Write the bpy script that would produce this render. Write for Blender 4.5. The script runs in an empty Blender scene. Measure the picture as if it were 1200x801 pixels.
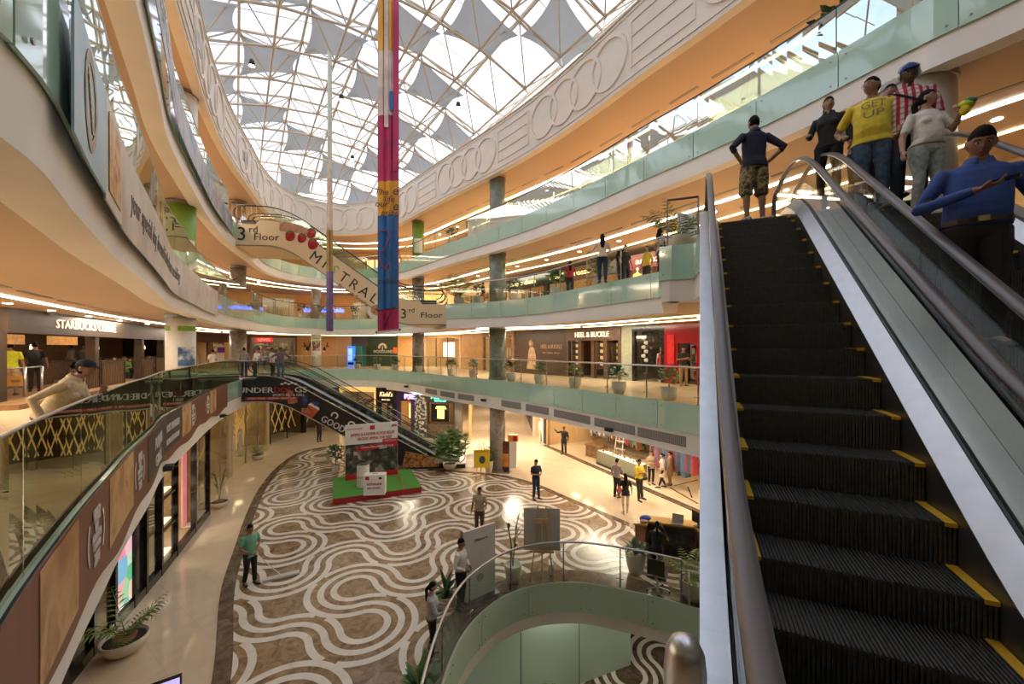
import bpy, bmesh, math, random
from mathutils import Vector, Matrix
random.seed(7)
SC = bpy.context.scene
COL = SC.collection
sin, cos, tan, pi, rad = math.sin, math.cos, math.tan, math.pi, math.radians

# ---------------------------------------------------------------- camera, sky, light, exposure
FPX, HZ, EYE = 467.0, 408.0, 6.55          # focal length in pixels, horizon row, eye height above the ground floor
cam_d = bpy.data.cameras.new('camera'); cam = bpy.data.objects.new('camera', cam_d); COL.objects.link(cam)
cam.location = (0, 0, EYE); cam.rotation_euler = (pi/2, 0, 0)
cam_d.sensor_width = 36.0; cam_d.lens = 36.0*FPX/1200.0
cam_d.shift_y = (HZ-400.5)/1200.0
cam_d.clip_start = 0.05; cam_d.clip_end = 300
SC.camera = cam
SC.view_settings.view_transform = 'Standard'; SC.view_settings.look = 'None'
SC.view_settings.gamma = 1.0; SC.view_settings.use_curve_mapping = False
SC.view_settings.exposure = 0.42
try:
    SC.cycles.transparent_max_bounces = 32
    SC.cycles.max_bounces = 8
    SC.cycles.diffuse_bounces = 4
    SC.cycles.sample_clamp_indirect = 6.0
    SC.cycles.caustics_reflective = False; SC.cycles.caustics_refractive = False
except Exception:
    pass

world = bpy.data.worlds.new('sky'); SC.world = world; world.use_nodes = True
wn, wl = world.node_tree.nodes, world.node_tree.links
wn.clear()
w_out = wn.new('ShaderNodeOutputWorld'); w_bg = wn.new('ShaderNodeBackground')
w_tc = wn.new('ShaderNodeTexCoord'); w_no = wn.new('ShaderNodeTexNoise'); w_cr = wn.new('ShaderNodeValToRGB')
w_no.inputs['Scale'].default_value = 2.6; w_no.inputs['Detail'].default_value = 4
w_cr.color_ramp.elements[0].position = 0.38; w_cr.color_ramp.elements[0].color = (0.50, 0.62, 0.84, 1)
w_cr.color_ramp.elements[1].position = 0.56; w_cr.color_ramp.elements[1].color = (1.0, 0.99, 0.98, 1)
wl.new(w_tc.outputs['Generated'], w_no.inputs['Vector']); wl.new(w_no.outputs['Fac'], w_cr.inputs['Fac'])
wl.new(w_cr.outputs['Color'], w_bg.inputs['Color']); wl.new(w_bg.outputs['Background'], w_out.inputs['Surface'])
w_bg.inputs['Strength'].default_value = 1.8
STRIP_E, SHOP_E = 9.0, 8.5      # light strips, shop ceilings

F0, F1, F2, F3 = 0.0, 4.9, 8.8, 12.7        # floor levels
LIP1, LIP2, LIP3, LIPR, RTOP = 3.47, 7.60, 11.50, 15.48, 17.95
LG = -4.5

def P(px, py, z):
    Y = FPX*(z-EYE)/(HZ-py); return Vector(((px-600)/FPX*Y, Y, z))
def PD(px, py, Y):
    return Vector(((px-600)/FPX*Y, Y, EYE+(HZ-py)/FPX*Y))

# ---------------------------------------------------------------- materials
MATS = {}
def M(name, col=(.8,.8,.8), rough=.5, metal=0., spec=.5, emit=None, estr=0., var=.06, scale=6., bump=0., bscale=60., coat=0., ecol=None):
    if name in MATS: return MATS[name]
    m = bpy.data.materials.new(name); m.use_nodes = True
    n, l = m.node_tree.nodes, m.node_tree.links
    b = n['Principled BSDF']
    b.inputs['Roughness'].default_value = rough; b.inputs['Metallic'].default_value = metal
    b.inputs['Specular IOR Level'].default_value = spec
    b.inputs['Coat Weight'].default_value = coat; b.inputs['Coat Roughness'].default_value = .05
    c = (*col, 1)
    if var > 0:
        tc = n.new('ShaderNodeTexCoord'); no = n.new('ShaderNodeTexNoise'); no.inputs['Scale'].default_value = scale
        no.inputs['Detail'].default_value = 3
        r = n.new('ShaderNodeValToRGB')
        r.color_ramp.elements[0].position = .3; r.color_ramp.elements[1].position = .7
        r.color_ramp.elements[0].color = (*[max(0, x*(1-var)) for x in col], 1)
        r.color_ramp.elements[1].color = (*[min(1, x*(1+var)) for x in col], 1)
        l.new(tc.outputs['Object'], no.inputs['Vector']); l.new(no.outputs['Fac'], r.inputs['Fac'])
        l.new(r.outputs['Color'], b.inputs['Base Color'])
    else:
        b.inputs['Base Color'].default_value = c
    if bump > 0:
        tc2 = n.new('ShaderNodeTexCoord'); n2 = n.new('ShaderNodeTexNoise'); n2.inputs['Scale'].default_value = bscale
        bp = n.new('ShaderNodeBump'); bp.inputs['Strength'].default_value = bump; bp.inputs['Distance'].default_value = .02
        l.new(tc2.outputs['Object'], n2.inputs['Vector']); l.new(n2.outputs['Fac'], bp.inputs['Height'])
        l.new(bp.outputs['Normal'], b.inputs['Normal'])
    if estr > 0:
        b.inputs['Emission Color'].default_value = (*(emit or col), 1); b.inputs['Emission Strength'].default_value = estr
    MATS[name] = m; return m

def glass(name, tint=(.93,.97,.95), ior=1.5, rough=0.0):
    """clear pane: see-through with Schlick reflection that treats both faces alike"""
    if name in MATS: return MATS[name]
    m = bpy.data.materials.new(name); m.use_nodes = True
    n, l = m.node_tree.nodes, m.node_tree.links
    n.clear()
    def math_(op, a, b=None):
        q = n.new('ShaderNodeMath'); q.operation = op
        for i, v in enumerate((a, b)):
            if v is None: continue
            if isinstance(v, (int, float)): q.inputs[i].default_value = v
            else: l.new(v, q.inputs[i])
        return q.outputs[0]
    o = n.new('ShaderNodeOutputMaterial'); mx = n.new('ShaderNodeMixShader'); t = n.new('ShaderNodeBsdfTransparent')
    g = n.new('ShaderNodeBsdfGlossy'); ge = n.new('ShaderNodeNewGeometry'); dt = n.new('ShaderNodeVectorMath'); dt.operation = 'DOT_PRODUCT'
    l.new(ge.outputs['Normal'], dt.inputs[0]); l.new(ge.outputs['Incoming'], dt.inputs[1])
    r0 = ((ior-1)/(ior+1))**2
    c = math_('ABSOLUTE', dt.outputs['Value']); k = math_('POWER', math_('SUBTRACT', 1.0, c), 5.0)
    f = math_('ADD', math_('MULTIPLY', k, .55*(1-r0)), r0)
    no = n.new('ShaderNodeTexNoise'); no.inputs['Scale'].default_value = .7; tc = n.new('ShaderNodeTexCoord')
    bp = n.new('ShaderNodeBump'); bp.inputs['Strength'].default_value = .03; bp.inputs['Distance'].default_value = .05
    l.new(tc.outputs['Object'], no.inputs['Vector']); l.new(no.outputs['Fac'], bp.inputs['Height']); l.new(bp.outputs['Normal'], g.inputs['Normal'])
    t.inputs['Color'].default_value = (*tint, 1); g.inputs['Roughness'].default_value = rough
    l.new(f, mx.inputs['Fac']); l.new(t.outputs['BSDF'], mx.inputs[1]); l.new(g.outputs['BSDF'], mx.inputs[2])
    l.new(mx.outputs['Shader'], o.inputs['Surface'])
    MATS[name] = m; return m

def filmglass(name, tint, refl, col=(.86,.9,.84)):
    if name in MATS: return MATS[name]
    m = bpy.data.materials.new(name); m.use_nodes = True
    n, l = m.node_tree.nodes, m.node_tree.links; n.clear()
    o = n.new('ShaderNodeOutputMaterial'); mx = n.new('ShaderNodeMixShader'); t = n.new('ShaderNodeBsdfTransparent'); g = n.new('ShaderNodeBsdfGlossy')
    no = n.new('ShaderNodeTexNoise'); no.inputs['Scale'].default_value = .5; tc = n.new('ShaderNodeTexCoord')
    bp = n.new('ShaderNodeBump'); bp.inputs['Strength'].default_value = .03; bp.inputs['Distance'].default_value = .05
    l.new(tc.outputs['Object'], no.inputs['Vector']); l.new(no.outputs['Fac'], bp.inputs['Height']); l.new(bp.outputs['Normal'], g.inputs['Normal'])
    t.inputs['Color'].default_value = (*tint, 1); g.inputs['Color'].default_value = (*col, 1); g.inputs['Roughness'].default_value = .01
    mx.inputs['Fac'].default_value = refl
    l.new(t.outputs['BSDF'], mx.inputs[1]); l.new(g.outputs['BSDF'], mx.inputs[2]); l.new(mx.outputs['Shader'], o.inputs['Surface'])
    MATS[name] = m; return m

def fabric(name, col):
    m = bpy.data.materials.new(name); m.use_nodes = True
    n, l = m.node_tree.nodes, m.node_tree.links; b = n['Principled BSDF']; b.inputs['Roughness'].default_value = .85
    no = n.new('ShaderNodeTexNoise'); no.inputs['Scale'].default_value = 3; r = n.new('ShaderNodeValToRGB'); tc = n.new('ShaderNodeTexCoord')
    r.color_ramp.elements[0].color = (*[c*.92 for c in col], 1); r.color_ramp.elements[1].color = (*col, 1)
    l.new(tc.outputs['Object'], no.inputs['Vector']); l.new(no.outputs['Fac'], r.inputs['Fac']); l.new(r.outputs['Color'], b.inputs['Base Color'])
    t = n.new('ShaderNodeBsdfTranslucent'); l.new(r.outputs['Color'], t.inputs['Color'])
    mx = n.new('ShaderNodeMixShader'); mx.inputs['Fac'].default_value = .72; o = n['Material Output']
    l.new(b.outputs['BSDF'], mx.inputs[1]); l.new(t.outputs['BSDF'], mx.inputs[2]); l.new(mx.outputs['Shader'], o.inputs['Surface'])
    MATS[name] = m; return m

def marble(name, c1, c2, c3, rough=.12, scale=3.0, vein=.5):
    if name in MATS: return MATS[name]
    m = bpy.data.materials.new(name); m.use_nodes = True
    n, l = m.node_tree.nodes, m.node_tree.links
    b = n['Principled BSDF']; b.inputs['Roughness'].default_value = rough
    tc = n.new('ShaderNodeTexCoord'); no = n.new('ShaderNodeTexNoise'); no.inputs['Scale'].default_value = scale
    no.inputs['Detail'].default_value = 7; no.inputs['Roughness'].default_value = .65; no.inputs['Distortion'].default_value = 1.2
    r = n.new('ShaderNodeValToRGB'); e = r.color_ramp.elements
    e[0].position = .32; e[0].color = (*c1, 1); e[1].position = .68; e[1].color = (*c3, 1)
    k = e.new(.5); k.color = (*c2, 1)
    l.new(tc.outputs['Object'], no.inputs['Vector']); l.new(no.outputs['Fac'], r.inputs['Fac'])
    l.new(r.outputs['Color'], b.inputs['Base Color'])
    MATS[name] = m; return m

def tiles(name, c1, c2, joint, rough=.1, size=.9, rot=.6):
    m = bpy.data.materials.new(name); m.use_nodes = True
    n, l = m.node_tree.nodes, m.node_tree.links
    b = n['Principled BSDF']; b.inputs['Roughness'].default_value = rough
    tc = n.new('ShaderNodeTexCoord'); mp = n.new('ShaderNodeMapping'); mp.inputs['Rotation'].default_value = (0, 0, rot)
    br = n.new('ShaderNodeTexBrick'); br.offset = 0; br.inputs['Scale'].default_value = 1
    br.inputs['Brick Width'].default_value = size; br.inputs['Row Height'].default_value = size; br.inputs['Mortar Size'].default_value = .006
    br.inputs['Color1'].default_value = (*c1, 1); br.inputs['Color2'].default_value = (*c2, 1); br.inputs['Mortar'].default_value = (*joint, 1)
    no = n.new('ShaderNodeTexNoise'); no.inputs['Scale'].default_value = 1.6; no.inputs['Detail'].default_value = 6; no.inputs['Distortion'].default_value = 1
    mx = n.new('ShaderNodeMix'); mx.data_type = 'RGBA'; mx.blend_type = 'MULTIPLY'; mx.inputs[0].default_value = .35
    r = n.new('ShaderNodeValToRGB'); r.color_ramp.elements[0].color = (.72,.66,.6,1); r.color_ramp.elements[1].color = (1,1,1,1)
    r.color_ramp.elements[0].position = .3; r.color_ramp.elements[1].position = .6
    l.new(tc.outputs['Object'], mp.inputs['Vector']); l.new(mp.outputs['Vector'], br.inputs['Vector']); l.new(tc.outputs['Object'], no.inputs['Vector'])
    l.new(no.outputs['Fac'], r.inputs['Fac']); l.new(br.outputs['Color'], mx.inputs[6]); l.new(r.outputs['Color'], mx.inputs[7])
    l.new(mx.outputs[2], b.inputs['Base Color'])
    MATS[name] = m; return m

def ramp_mat(name, stops, axis='X', rough=.4, scale=1., noise=0., nscale=3., emit=0., const=False):
    """print whose colours run along an object axis (Generated 0..1) or over noise"""
    if name in MATS: return MATS[name]
    m = bpy.data.materials.new(name); m.use_nodes = True
    n, l = m.node_tree.nodes, m.node_tree.links
    b = n['Principled BSDF']; b.inputs['Roughness'].default_value = rough
    tc = n.new('ShaderNodeTexCoord')
    r = n.new('ShaderNodeValToRGB'); e = r.color_ramp.elements
    if const: r.color_ramp.interpolation = 'CONSTANT'
    e[0].position = stops[0][0]; e[0].color = (*stops[0][1], 1); e[1].position = stops[-1][0]; e[1].color = (*stops[-1][1], 1)
    for p_, c_ in stops[1:-1]:
        k = e.new(p_); k.color = (*c_, 1)
    if axis == 'N':
        no = n.new('ShaderNodeTexNoise'); no.inputs['Scale'].default_value = nscale; no.inputs['Detail'].default_value = 5
        l.new(tc.outputs['Object'], no.inputs['Vector']); l.new(no.outputs['Fac'], r.inputs['Fac'])
    elif axis == 'V':
        vo = n.new('ShaderNodeTexVoronoi'); vo.inputs['Scale'].default_value = nscale
        l.new(tc.outputs['Object'], vo.inputs['Vector'])
        sp = n.new('ShaderNodeSeparateColor'); l.new(vo.outputs['Color'], sp.inputs[0]); l.new(sp.outputs[0], r.inputs['Fac'])
    else:
        sp = n.new('ShaderNodeSeparateXYZ'); l.new(tc.outputs['Generated'], sp.inputs[0])
        src = sp.outputs[axis]
        if noise > 0:
            no = n.new('ShaderNodeTexNoise'); no.inputs['Scale'].default_value = nscale
            l.new(tc.outputs['Object'], no.inputs['Vector'])
            ma = n.new('ShaderNodeMath'); ma.operation = 'MULTIPLY_ADD'; ma.inputs[1].default_value = noise
            l.new(no.outputs['Fac'], ma.inputs[0]); l.new(src, ma.inputs[2])
            mb_ = n.new('ShaderNodeMath'); mb_.operation = 'SUBTRACT'; mb_.inputs[1].default_value = noise/2
            l.new(ma.outputs[0], mb_.inputs[0]); src = mb_.outputs[0]
        l.new(src, r.inputs['Fac'])
    l.new(r.outputs['Color'], b.inputs['Base Color'])
    if emit > 0:
        l.new(r.outputs['Color'], b.inputs['Emission Color']); b.inputs['Emission Strength'].default_value = emit
    MATS[name] = m; return m

def plaid(name, c0, c1, c2, s=28.):
    if name in MATS: return MATS[name]
    m = bpy.data.materials.new(name); m.use_nodes = True
    n, l = m.node_tree.nodes, m.node_tree.links
    b = n['Principled BSDF']; b.inputs['Roughness'].default_value = .85
    tc = n.new('ShaderNodeTexCoord'); sp = n.new('ShaderNodeSeparateXYZ'); l.new(tc.outputs['Object'], sp.inputs[0])
    def stripe(sock, freq, thr):
        a = n.new('ShaderNodeMath'); a.operation = 'MULTIPLY'; a.inputs[1].default_value = freq; l.new(sock, a.inputs[0])
        f = n.new('ShaderNodeMath'); f.operation = 'FRACT'; l.new(a.outputs[0], f.inputs[0])
        g = n.new('ShaderNodeMath'); g.operation = 'GREATER_THAN'; g.inputs[1].default_value = thr; l.new(f.outputs[0], g.inputs[0])
        return g.outputs[0]
    v = stripe(sp.outputs['X'], s*.45, .5); h = stripe(sp.outputs['Z'], s*.45, .6)
    m1 = n.new('ShaderNodeMix'); m1.data_type = 'RGBA'; m1.inputs[6].default_value = (*c0, 1); m1.inputs[7].default_value = (*c1, 1)
    l.new(v, m1.inputs[0])
    m2 = n.new('ShaderNodeMix'); m2.data_type = 'RGBA'; m2.inputs[7].default_value = (*c2, 1)
    mm = n.new('ShaderNodeMath'); mm.operation = 'MULTIPLY'; mm.inputs[1].default_value = .45; l.new(h, mm.inputs[0])
    l.new(mm.outputs[0], m2.inputs[0]); l.new(m1.outputs[2], m2.inputs[6]); l.new(m2.outputs[2], b.inputs['Base Color'])
    MATS[name] = m; return m

def light(name, rgb, e):
    return M(name, rgb, .5, emit=rgb, estr=e, var=0)

# paints and metals
CREAM = M('cream plaster', (.80,.74,.66), .55, var=.03, scale=2)
WHITEB = M('white bulkhead paint', (.90,.87,.84), .5, var=.04, scale=1.2)
SOFFIT = M('soffit paint with warm light tint', (.53,.39,.28), .5, var=.03, scale=.8)  # off-white paint; the tan of warm light is put into the colour
STEEL = M('brushed steel', (.56,.56,.58), .34, metal=1., var=.05, scale=9)
STEELD = M('dark steel', (.28,.27,.26), .35, metal=.9, var=.05)
CHROME = M('polished steel', (.78,.77,.75), .14, metal=1., var=.03)
BLACK = M('black rubber', (.02,.02,.02), .4, var=.1)
BLACKG = M('black gloss panel', (.015,.014,.014), .12, var=.1)
DKMETAL = M('bronze frame metal', (.05,.04,.035), .3, metal=.5, var=.1)
SEAFOAM = M('back painted seafoam glass', (.45,.68,.57), .07, spec=.75, var=.04, scale=.8, coat=.6)
GREENGL = M('green frosted glass', (.52,.70,.58), .12, var=.05, scale=.5)
CLEAR = glass('clear balustrade glass', (.95,.985,.965), 1.40)
ESCGL = glass('moving stair glass', (.93,.965,.945), 1.45)
CLEARL = filmglass('reflective gallery glass', (.80,.88,.82), .66)
MIRG = filmglass('reflective film gallery glass', (.55,.62,.52), .80, (.80,.82,.70))
SHOPGL = glass('shop window glass', (.94,.95,.93), 1.45)
SKYGL = glass('roof glass', (.95,.97,1.0), 1.3)
WOODD = M('dark brown wood', (.09,.05,.03), .4, var=.35, scale=5)
WOODM = M('walnut wood', (.23,.12,.055), .4, var=.3, scale=5)
WOODL = M('light wood', (.62,.42,.22), .45, var=.2, scale=5)
GOLD = M('gold glow panel', (.9,.6,.2), .35, var=.15, emit=(1,.62,.2), estr=.55)
WARMW = M('warm shop wall', (.80,.58,.33), .5, var=.06)
ORANGEW = M('amber wall', (.85,.50,.20), .5, var=.05)
WARML = light('warm shop light', (1,.74,.42), SHOP_E)
WHITEL = light('white shop light', (1,.9,.72), SHOP_E)
STRIPL = light('white cove light', (1,.93,.80), STRIP_E)
STRIPY = light('yellow cove light', (1,.74,.38), STRIP_E*.8)
STRIPG = light('green tinted cove light', (.72,1,.35), STRIP_E*.5)
DOWNL = light('downlight lens', (1,.88,.68), 12)
COLUMN = marble('column stone', (.16,.14,.12), (.26,.23,.2), (.36,.32,.27), .25, 2.2)
GFLOOR = tiles('cream marble tiles', (.76,.63,.45), (.73,.60,.42), (.66,.53,.37), .07, .9, .6)
UFLOOR = tiles('amber marble tiles', (.62,.47,.30), (.58,.435,.275), (.48,.36,.24), .22, .9, .6)
BROWNM = marble('brown emperador marble', (.14,.085,.045), (.30,.20,.11), (.46,.33,.19), .18, 3.0)
BROWND = marble('dark border marble', (.06,.04,.03), (.13,.09,.06), (.24,.17,.11), .14, 3.0)
INLAYW = marble('white inlay marble', (.74,.68,.58), (.82,.77,.68), (.88,.84,.76), .18, 2.0)
TERRA = M('terracotta', (.30,.11,.06), .7, var=.15); POTC = M('cream pot', (.72,.66,.54), .5, var=.05)
POTG = M('grey pot', (.55,.52,.45), .5, var=.08)
SOIL = M('soil', (.05,.03,.02), .9, var=.4, scale=40)
LEAF = M('leaf green', (.09,.20,.04), .45, var=.5, scale=8); LEAFD = M('dark leaf green', (.035,.10,.03), .45, var=.5, scale=8)
LEAFY = M('palm leaf green', (.20,.30,.06), .45, var=.4, scale=8)
SAIL = fabric('grey shade fabric', (.60,.59,.575))
TRUSS = M('beige truss paint', (.66,.55,.42), .45, var=.06)
RED = M('red print', (.55,.02,.03), .4, var=.05); WHITE = M('white print', (.85,.84,.82), .45, var=.03)
INK = M('black print', (.02,.02,.02), .5, var=.1)
YELLOWP = M('yellow step paint', (.80,.45,.03), .5, var=.12, scale=25)
GREENC = M('green carpet', (.10,.33,.05), .95, var=.18, scale=60, bump=.4, bscale=300)

# ---------------------------------------------------------------- mesh building
class MB:
    def __init__(s): s.v = []; s.f = []; s.m = []; s.sm = False
    def add(s, verts, faces, mi=0):
        b = len(s.v); s.v.extend([tuple(v) for v in verts])
        for f in faces: s.f.append(tuple(b+i for i in f)); s.m.append(mi)
        return s
    def quad(s, a, b, c, d, mi=0): return s.add([a, b, c, d], [(0, 1, 2, 3)], mi)
    def box(s, x0, x1, y0, y1, z0, z1, mi=0, fr=None):
        c = [(x0,y0,z0),(x1,y0,z0),(x1,y1,z0),(x0,y1,z0),(x0,y0,z1),(x1,y0,z1),(x1,y1,z1),(x0,y1,z1)]
        if fr: c = [fr(*p) for p in c]
        return s.add(c, [(0,3,2,1),(4,5,6,7),(0,1,5,4),(1,2,6,5),(2,3,7,6),(3,0,4,7)], mi)
    def hexa(s, c, mi=0):
        return s.add(c, [(0,3,2,1),(4,5,6,7),(0,1,5,4),(1,2,6,5),(2,3,7,6),(3,0,4,7)], mi)
    def rings(s, R, mi=0, closed=True, caps=True):
        n = len(R[0]); b = len(s.v)
        for r in R: s.v.extend([tuple(p) for p in r])
        for i in range(len(R)-1):
            for j in range(n if closed else n-1):
                k = (j+1) % n
                s.f.append((b+i*n+j, b+i*n+k, b+(i+1)*n+k, b+(i+1)*n+j)); s.m.append(mi)
        if caps and closed:
            s.f.append(tuple(b+j for j in reversed(range(n)))); s.m.append(mi)
            e = b+(len(R)-1)*n
            s.f.append(tuple(e+j for j in range(n))); s.m.append(mi)
        return s
    def tube(s, pts, r, n=8, mi=0, caps=True):
        pts = [Vector(p) for p in pts]; rr = r if isinstance(r, (list, tuple)) else [r]*len(pts)
        R = []; prev = None
        for i, p in enumerate(pts):
            a = pts[max(0, i-1)]; c = pts[min(len(pts)-1, i+1)]; t = (c-a)
            if t.length < 1e-9: t = Vector((0,0,1))
            t.normalize()
            if prev is None:
                ref = Vector((0,0,1)) if abs(t.z) < .9 else Vector((1,0,0))
                u = t.cross(ref).normalized()
            else:
                u = prev - t*prev.dot(t)
                u = u.normalized() if u.length > 1e-6 else t.cross(Vector((0,0,1))).normalized()
            prev = u; w = t.cross(u)
            R.append([p + (u*cos(2*pi*k/n) + w*sin(2*pi*k/n))*rr[i] for k in range(n)])
        return s.rings(R, mi, True, caps)
    def lathe(s, prof, c=(0,0,0), n=16, mi=0, caps=True):
        c = Vector(c)
        return s.rings([[c+Vector((r*cos(2*pi*k/n), r*sin(2*pi*k/n), z)) for k in range(n)] for r, z in prof], mi, True, caps)
    def ell(s, c, r, n=10, m=7, mi=0, mat=None):
        c = Vector(c); R = []
        for i in range(m+1):
            t = pi*i/m; rr = max(sin(t), .02); z = -cos(t)
            ring = []
            for k in range(n):
                p = Vector((r[0]*rr*cos(2*pi*k/n), r[1]*rr*sin(2*pi*k/n), r[2]*z))
                if mat: p = mat @ p
                ring.append(c+p)
            R.append(ring)
        return s.rings(R, mi)
    def prism(s, poly, fr, d0, d1, mi=0):
        """poly: 2D outline (u,v); fr(u,d,v) -> world; extruded from depth d0 to d1"""
        n = len(poly); b = len(s.v)
        s.v.extend([tuple(fr(u, d0, v)) for u, v in poly]); s.v.extend([tuple(fr(u, d1, v)) for u, v in poly])
        s.f.append(tuple(b+i for i in range(n))); s.m.append(mi)
        s.f.append(tuple(b+n+i for i in reversed(range(n)))); s.m.append(mi)
        for i in range(n):
            k = (i+1) % n; s.f.append((b+i, b+n+i, b+n+k, b+k)); s.m.append(mi)
        return s
    def mesh(s, name, mats, smooth=False):
        me = bpy.data.meshes.new(name); me.from_pydata(s.v, [], s.f)
        mats = mats if isinstance(mats, (list, tuple)) else [mats]
        for m in mats: me.materials.append(m)
        if len(mats) > 1: me.polygons.foreach_set('material_index', s.m)
        if smooth: me.polygons.foreach_set('use_smooth', [True]*len(me.polygons))
        me.update()
        return me
    def build(s, name, mats, parent=None, smooth=False, fix=False):
        me = s.mesh(name, mats, smooth)
        if fix:
            bm = bmesh.new(); bm.from_mesh(me); bmesh.ops.recalc_face_normals(bm, faces=bm.faces); bm.to_mesh(me); bm.free()
        return link(name, me, parent)

def link(name, data, parent=None, loc=None):
    o = bpy.data.objects.new(name, data); COL.objects.link(o)
    if parent is not None:
        o.parent = parent
        if parent.get('_ml'): pass
    if loc is not None: o.location = loc
    return o
def tag(o, label=None, cat=None, group=None, kind=None):
    if label: o['label'] = label
    if cat: o['category'] = cat
    if group: o['group'] = group
    if kind: o['kind'] = kind
    return o
def thing(name, label, cat, group=None, loc=(0,0,0), rz=0.):
    o = bpy.data.objects.new(name, None); COL.objects.link(o); o.empty_display_size = .1
    o.location = loc; o.rotation_euler = (0, 0, rz)
    return tag(o, label, cat, group)
def struct(name, mb, mats, smooth=False, label=None):
    o = mb.build(name, mats, None, smooth) if mb is not None else thing(name, None, None)
    if mb is not None: pass
    return tag(o, label, None, None, 'structure')
def stuff(o): o['kind'] = 'stuff'; return o
def dup(o, parent=None):
    c = o.copy(); COL.objects.link(c)
    if parent is not None: c.parent = parent
    for ch in o.children: dup(ch, c)
    return c

def text_mesh(s, size=1., ext=0.0, align='CENTER', shear=0., space=1.):
    cu = bpy.data.curves.new('text', 'FONT'); cu.body = s; cu.size = size; cu.extrude = ext; cu.align_x = align; cu.align_y = 'CENTER'
    cu.shear = shear; cu.space_character = space; cu.resolution_u = 2
    o = bpy.data.objects.new('text', cu); COL.objects.link(o)
    me = bpy.data.meshes.new_from_object(o.evaluated_get(bpy.context.evaluated_depsgraph_get()))
    v = [x.co.copy() for x in me.vertices]; f = [tuple(p.vertices) for p in me.polygons]
    bpy.data.meshes.remove(me); bpy.data.objects.remove(o); bpy.data.curves.remove(cu)
    return v, f
def letters(name, s, fr, u, v, d, size, mat, parent, align='CENTER', ext=.012, width=None, shear=0., bold=0., space=1.):
    """lettering standing on a surface; fr(u,d,v) -> world point, d = depth of the lettering's back"""
    tv, tf = text_mesh(s, size, ext, align, shear, space)
    if not tv: return None
    k = 1.
    if width:
        w = max(p.x for p in tv)-min(p.x for p in tv); k = width/w
    b = MB()
    for oy in ((0,) if not bold else (-bold, bold)):
        b.add([fr(u+p.x*k+oy, d, v+p.y) if ext == 0 else fr(u+p.x*k+oy, d-ext-p.z, v+p.y) for p in tv], tf)
    o = b.build(name, mat, parent); return o

# ---------------------------------------------------------------- curves in plan
def catmull(pts, closed=True, step=.12):
    """corners: a point given twice in a row stays a sharp corner"""
    pts = [Vector((p[0], p[1])) for p in pts]; n = len(pts); out = []
    for i in range(n if closed else n-1):
        p1, p2 = pts[i], pts[(i+1) % n]
        if (p2-p1).length < 1e-6: continue
        p0 = pts[(i-1) % n] if closed or i > 0 else p1*2-p2
        p3 = pts[(i+2) % n] if closed or i+2 < n else p2*2-p1
        L = (p2-p1).length; k = max(2, int(L/step))
        d0 = max((p1-p0).length, 1e-3); d2 = max((p3-p2).length, 1e-3)
        m1 = (p2-p0)/(d0+L)*L if d0 > 2e-3 else (p2-p1)
        m2 = (p3-p1)/(d2+L)*L if d2 > 2e-3 else (p2-p1)
        for j in range(k):
            t = j/k; t2, t3 = t*t, t*t*t
            out.append(p1*(2*t3-3*t2+1) + m1*(t3-2*t2+t) + p2*(-2*t3+3*t2) + m2*(t3-t2))
    if not closed: out.append(pts[-1])
    return out

class Curve:
    def __init__(s, pts, closed=True, step=.12):
        s.p = catmull(pts, closed, step); s.closed = closed; s.n = len(s.p)
        s.s = [0.]
        for i in range(1, s.n): s.s.append(s.s[-1]+(s.p[i]-s.p[i-1]).length)
        s.L = s.s[-1]+((s.p[0]-s.p[-1]).length if closed else 0)
        nr = []
        for i in range(s.n):
            a = s.p[i-1] if closed or i > 0 else s.p[0]; c = s.p[(i+1) % s.n] if closed or i < s.n-1 else s.p[-1]
            t = (c-a).normalized(); nr.append(Vector((-t.y, t.x)))
        s.nr = nr
        s.smooth = None
    def at(s, d):
        if s.closed: d %= s.L
        d = min(max(d, 0), s.L)
        lo, hi = 0, s.n-1
        while lo < hi:
            mid = (lo+hi+1)//2
            if s.s[mid] <= d: lo = mid
            else: hi = mid-1
        j = (lo+1) % s.n if s.closed else min(lo+1, s.n-1)
        seg = (s.p[j]-s.p[lo]).length
        t = (d-s.s[lo])/seg if seg > 1e-9 else 0
        return s.p[lo].lerp(s.p[j], t), (s.nr[lo]*(1-t)+s.nr[j]*t).normalized()
    def pt(s, d, off, z):
        p, n = s.at(d); q = p+n*off; return Vector((q.x, q.y, z))
    def near(s, x, y):
        q = Vector((x, y)); i = min(range(s.n), key=lambda k: (s.p[k]-q).length_squared); return s.s[i]
    def px(s, px_, y0=0., y1=99., side=None):
        """arclength where the curve crosses picture column px_ (between depths)"""
        best = None; r = (px_-600)/FPX
        for i in range(s.n):
            p = s.p[i]
            if p.y < y0 or p.y > y1 or p.y <= 0.05: continue
            e = abs(p.x/p.y-r)
            if best is None or e < best[0]: best = (e, s.s[i])
        return best[1]
    def frame(s, s0):
        """fr(u, d, v): u along the curve from s0, d outward, v = height"""
        return lambda u, d, v: s.pt(s0+u, d, v)
    def samples(s, a, b, step=.25):
        n = max(1, int(abs(b-a)/step+.5)); return [a+(b-a)*i/n for i in range(n+1)]

def strip(mb, cv, a, b, prof, step=.25, mi=0, closed_prof=False, caps=False):
    """sweep a section [(offset, z)...] along a curve from arclength a to b"""
    R = [[cv.pt(d, o, z) for o, z in prof] for d in cv.samples(a, b, step)]
    mb.rings(R, mi, closed_prof, caps); return mb
def slabstrip(mb, cv, a, b, o0, o1, z0, z1, step=.25, mi=0):
    return strip(mb, cv, a, b, [(o0,z0),(o1,z0),(o1,z1),(o0,z1)], step, mi, True, True)

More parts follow.
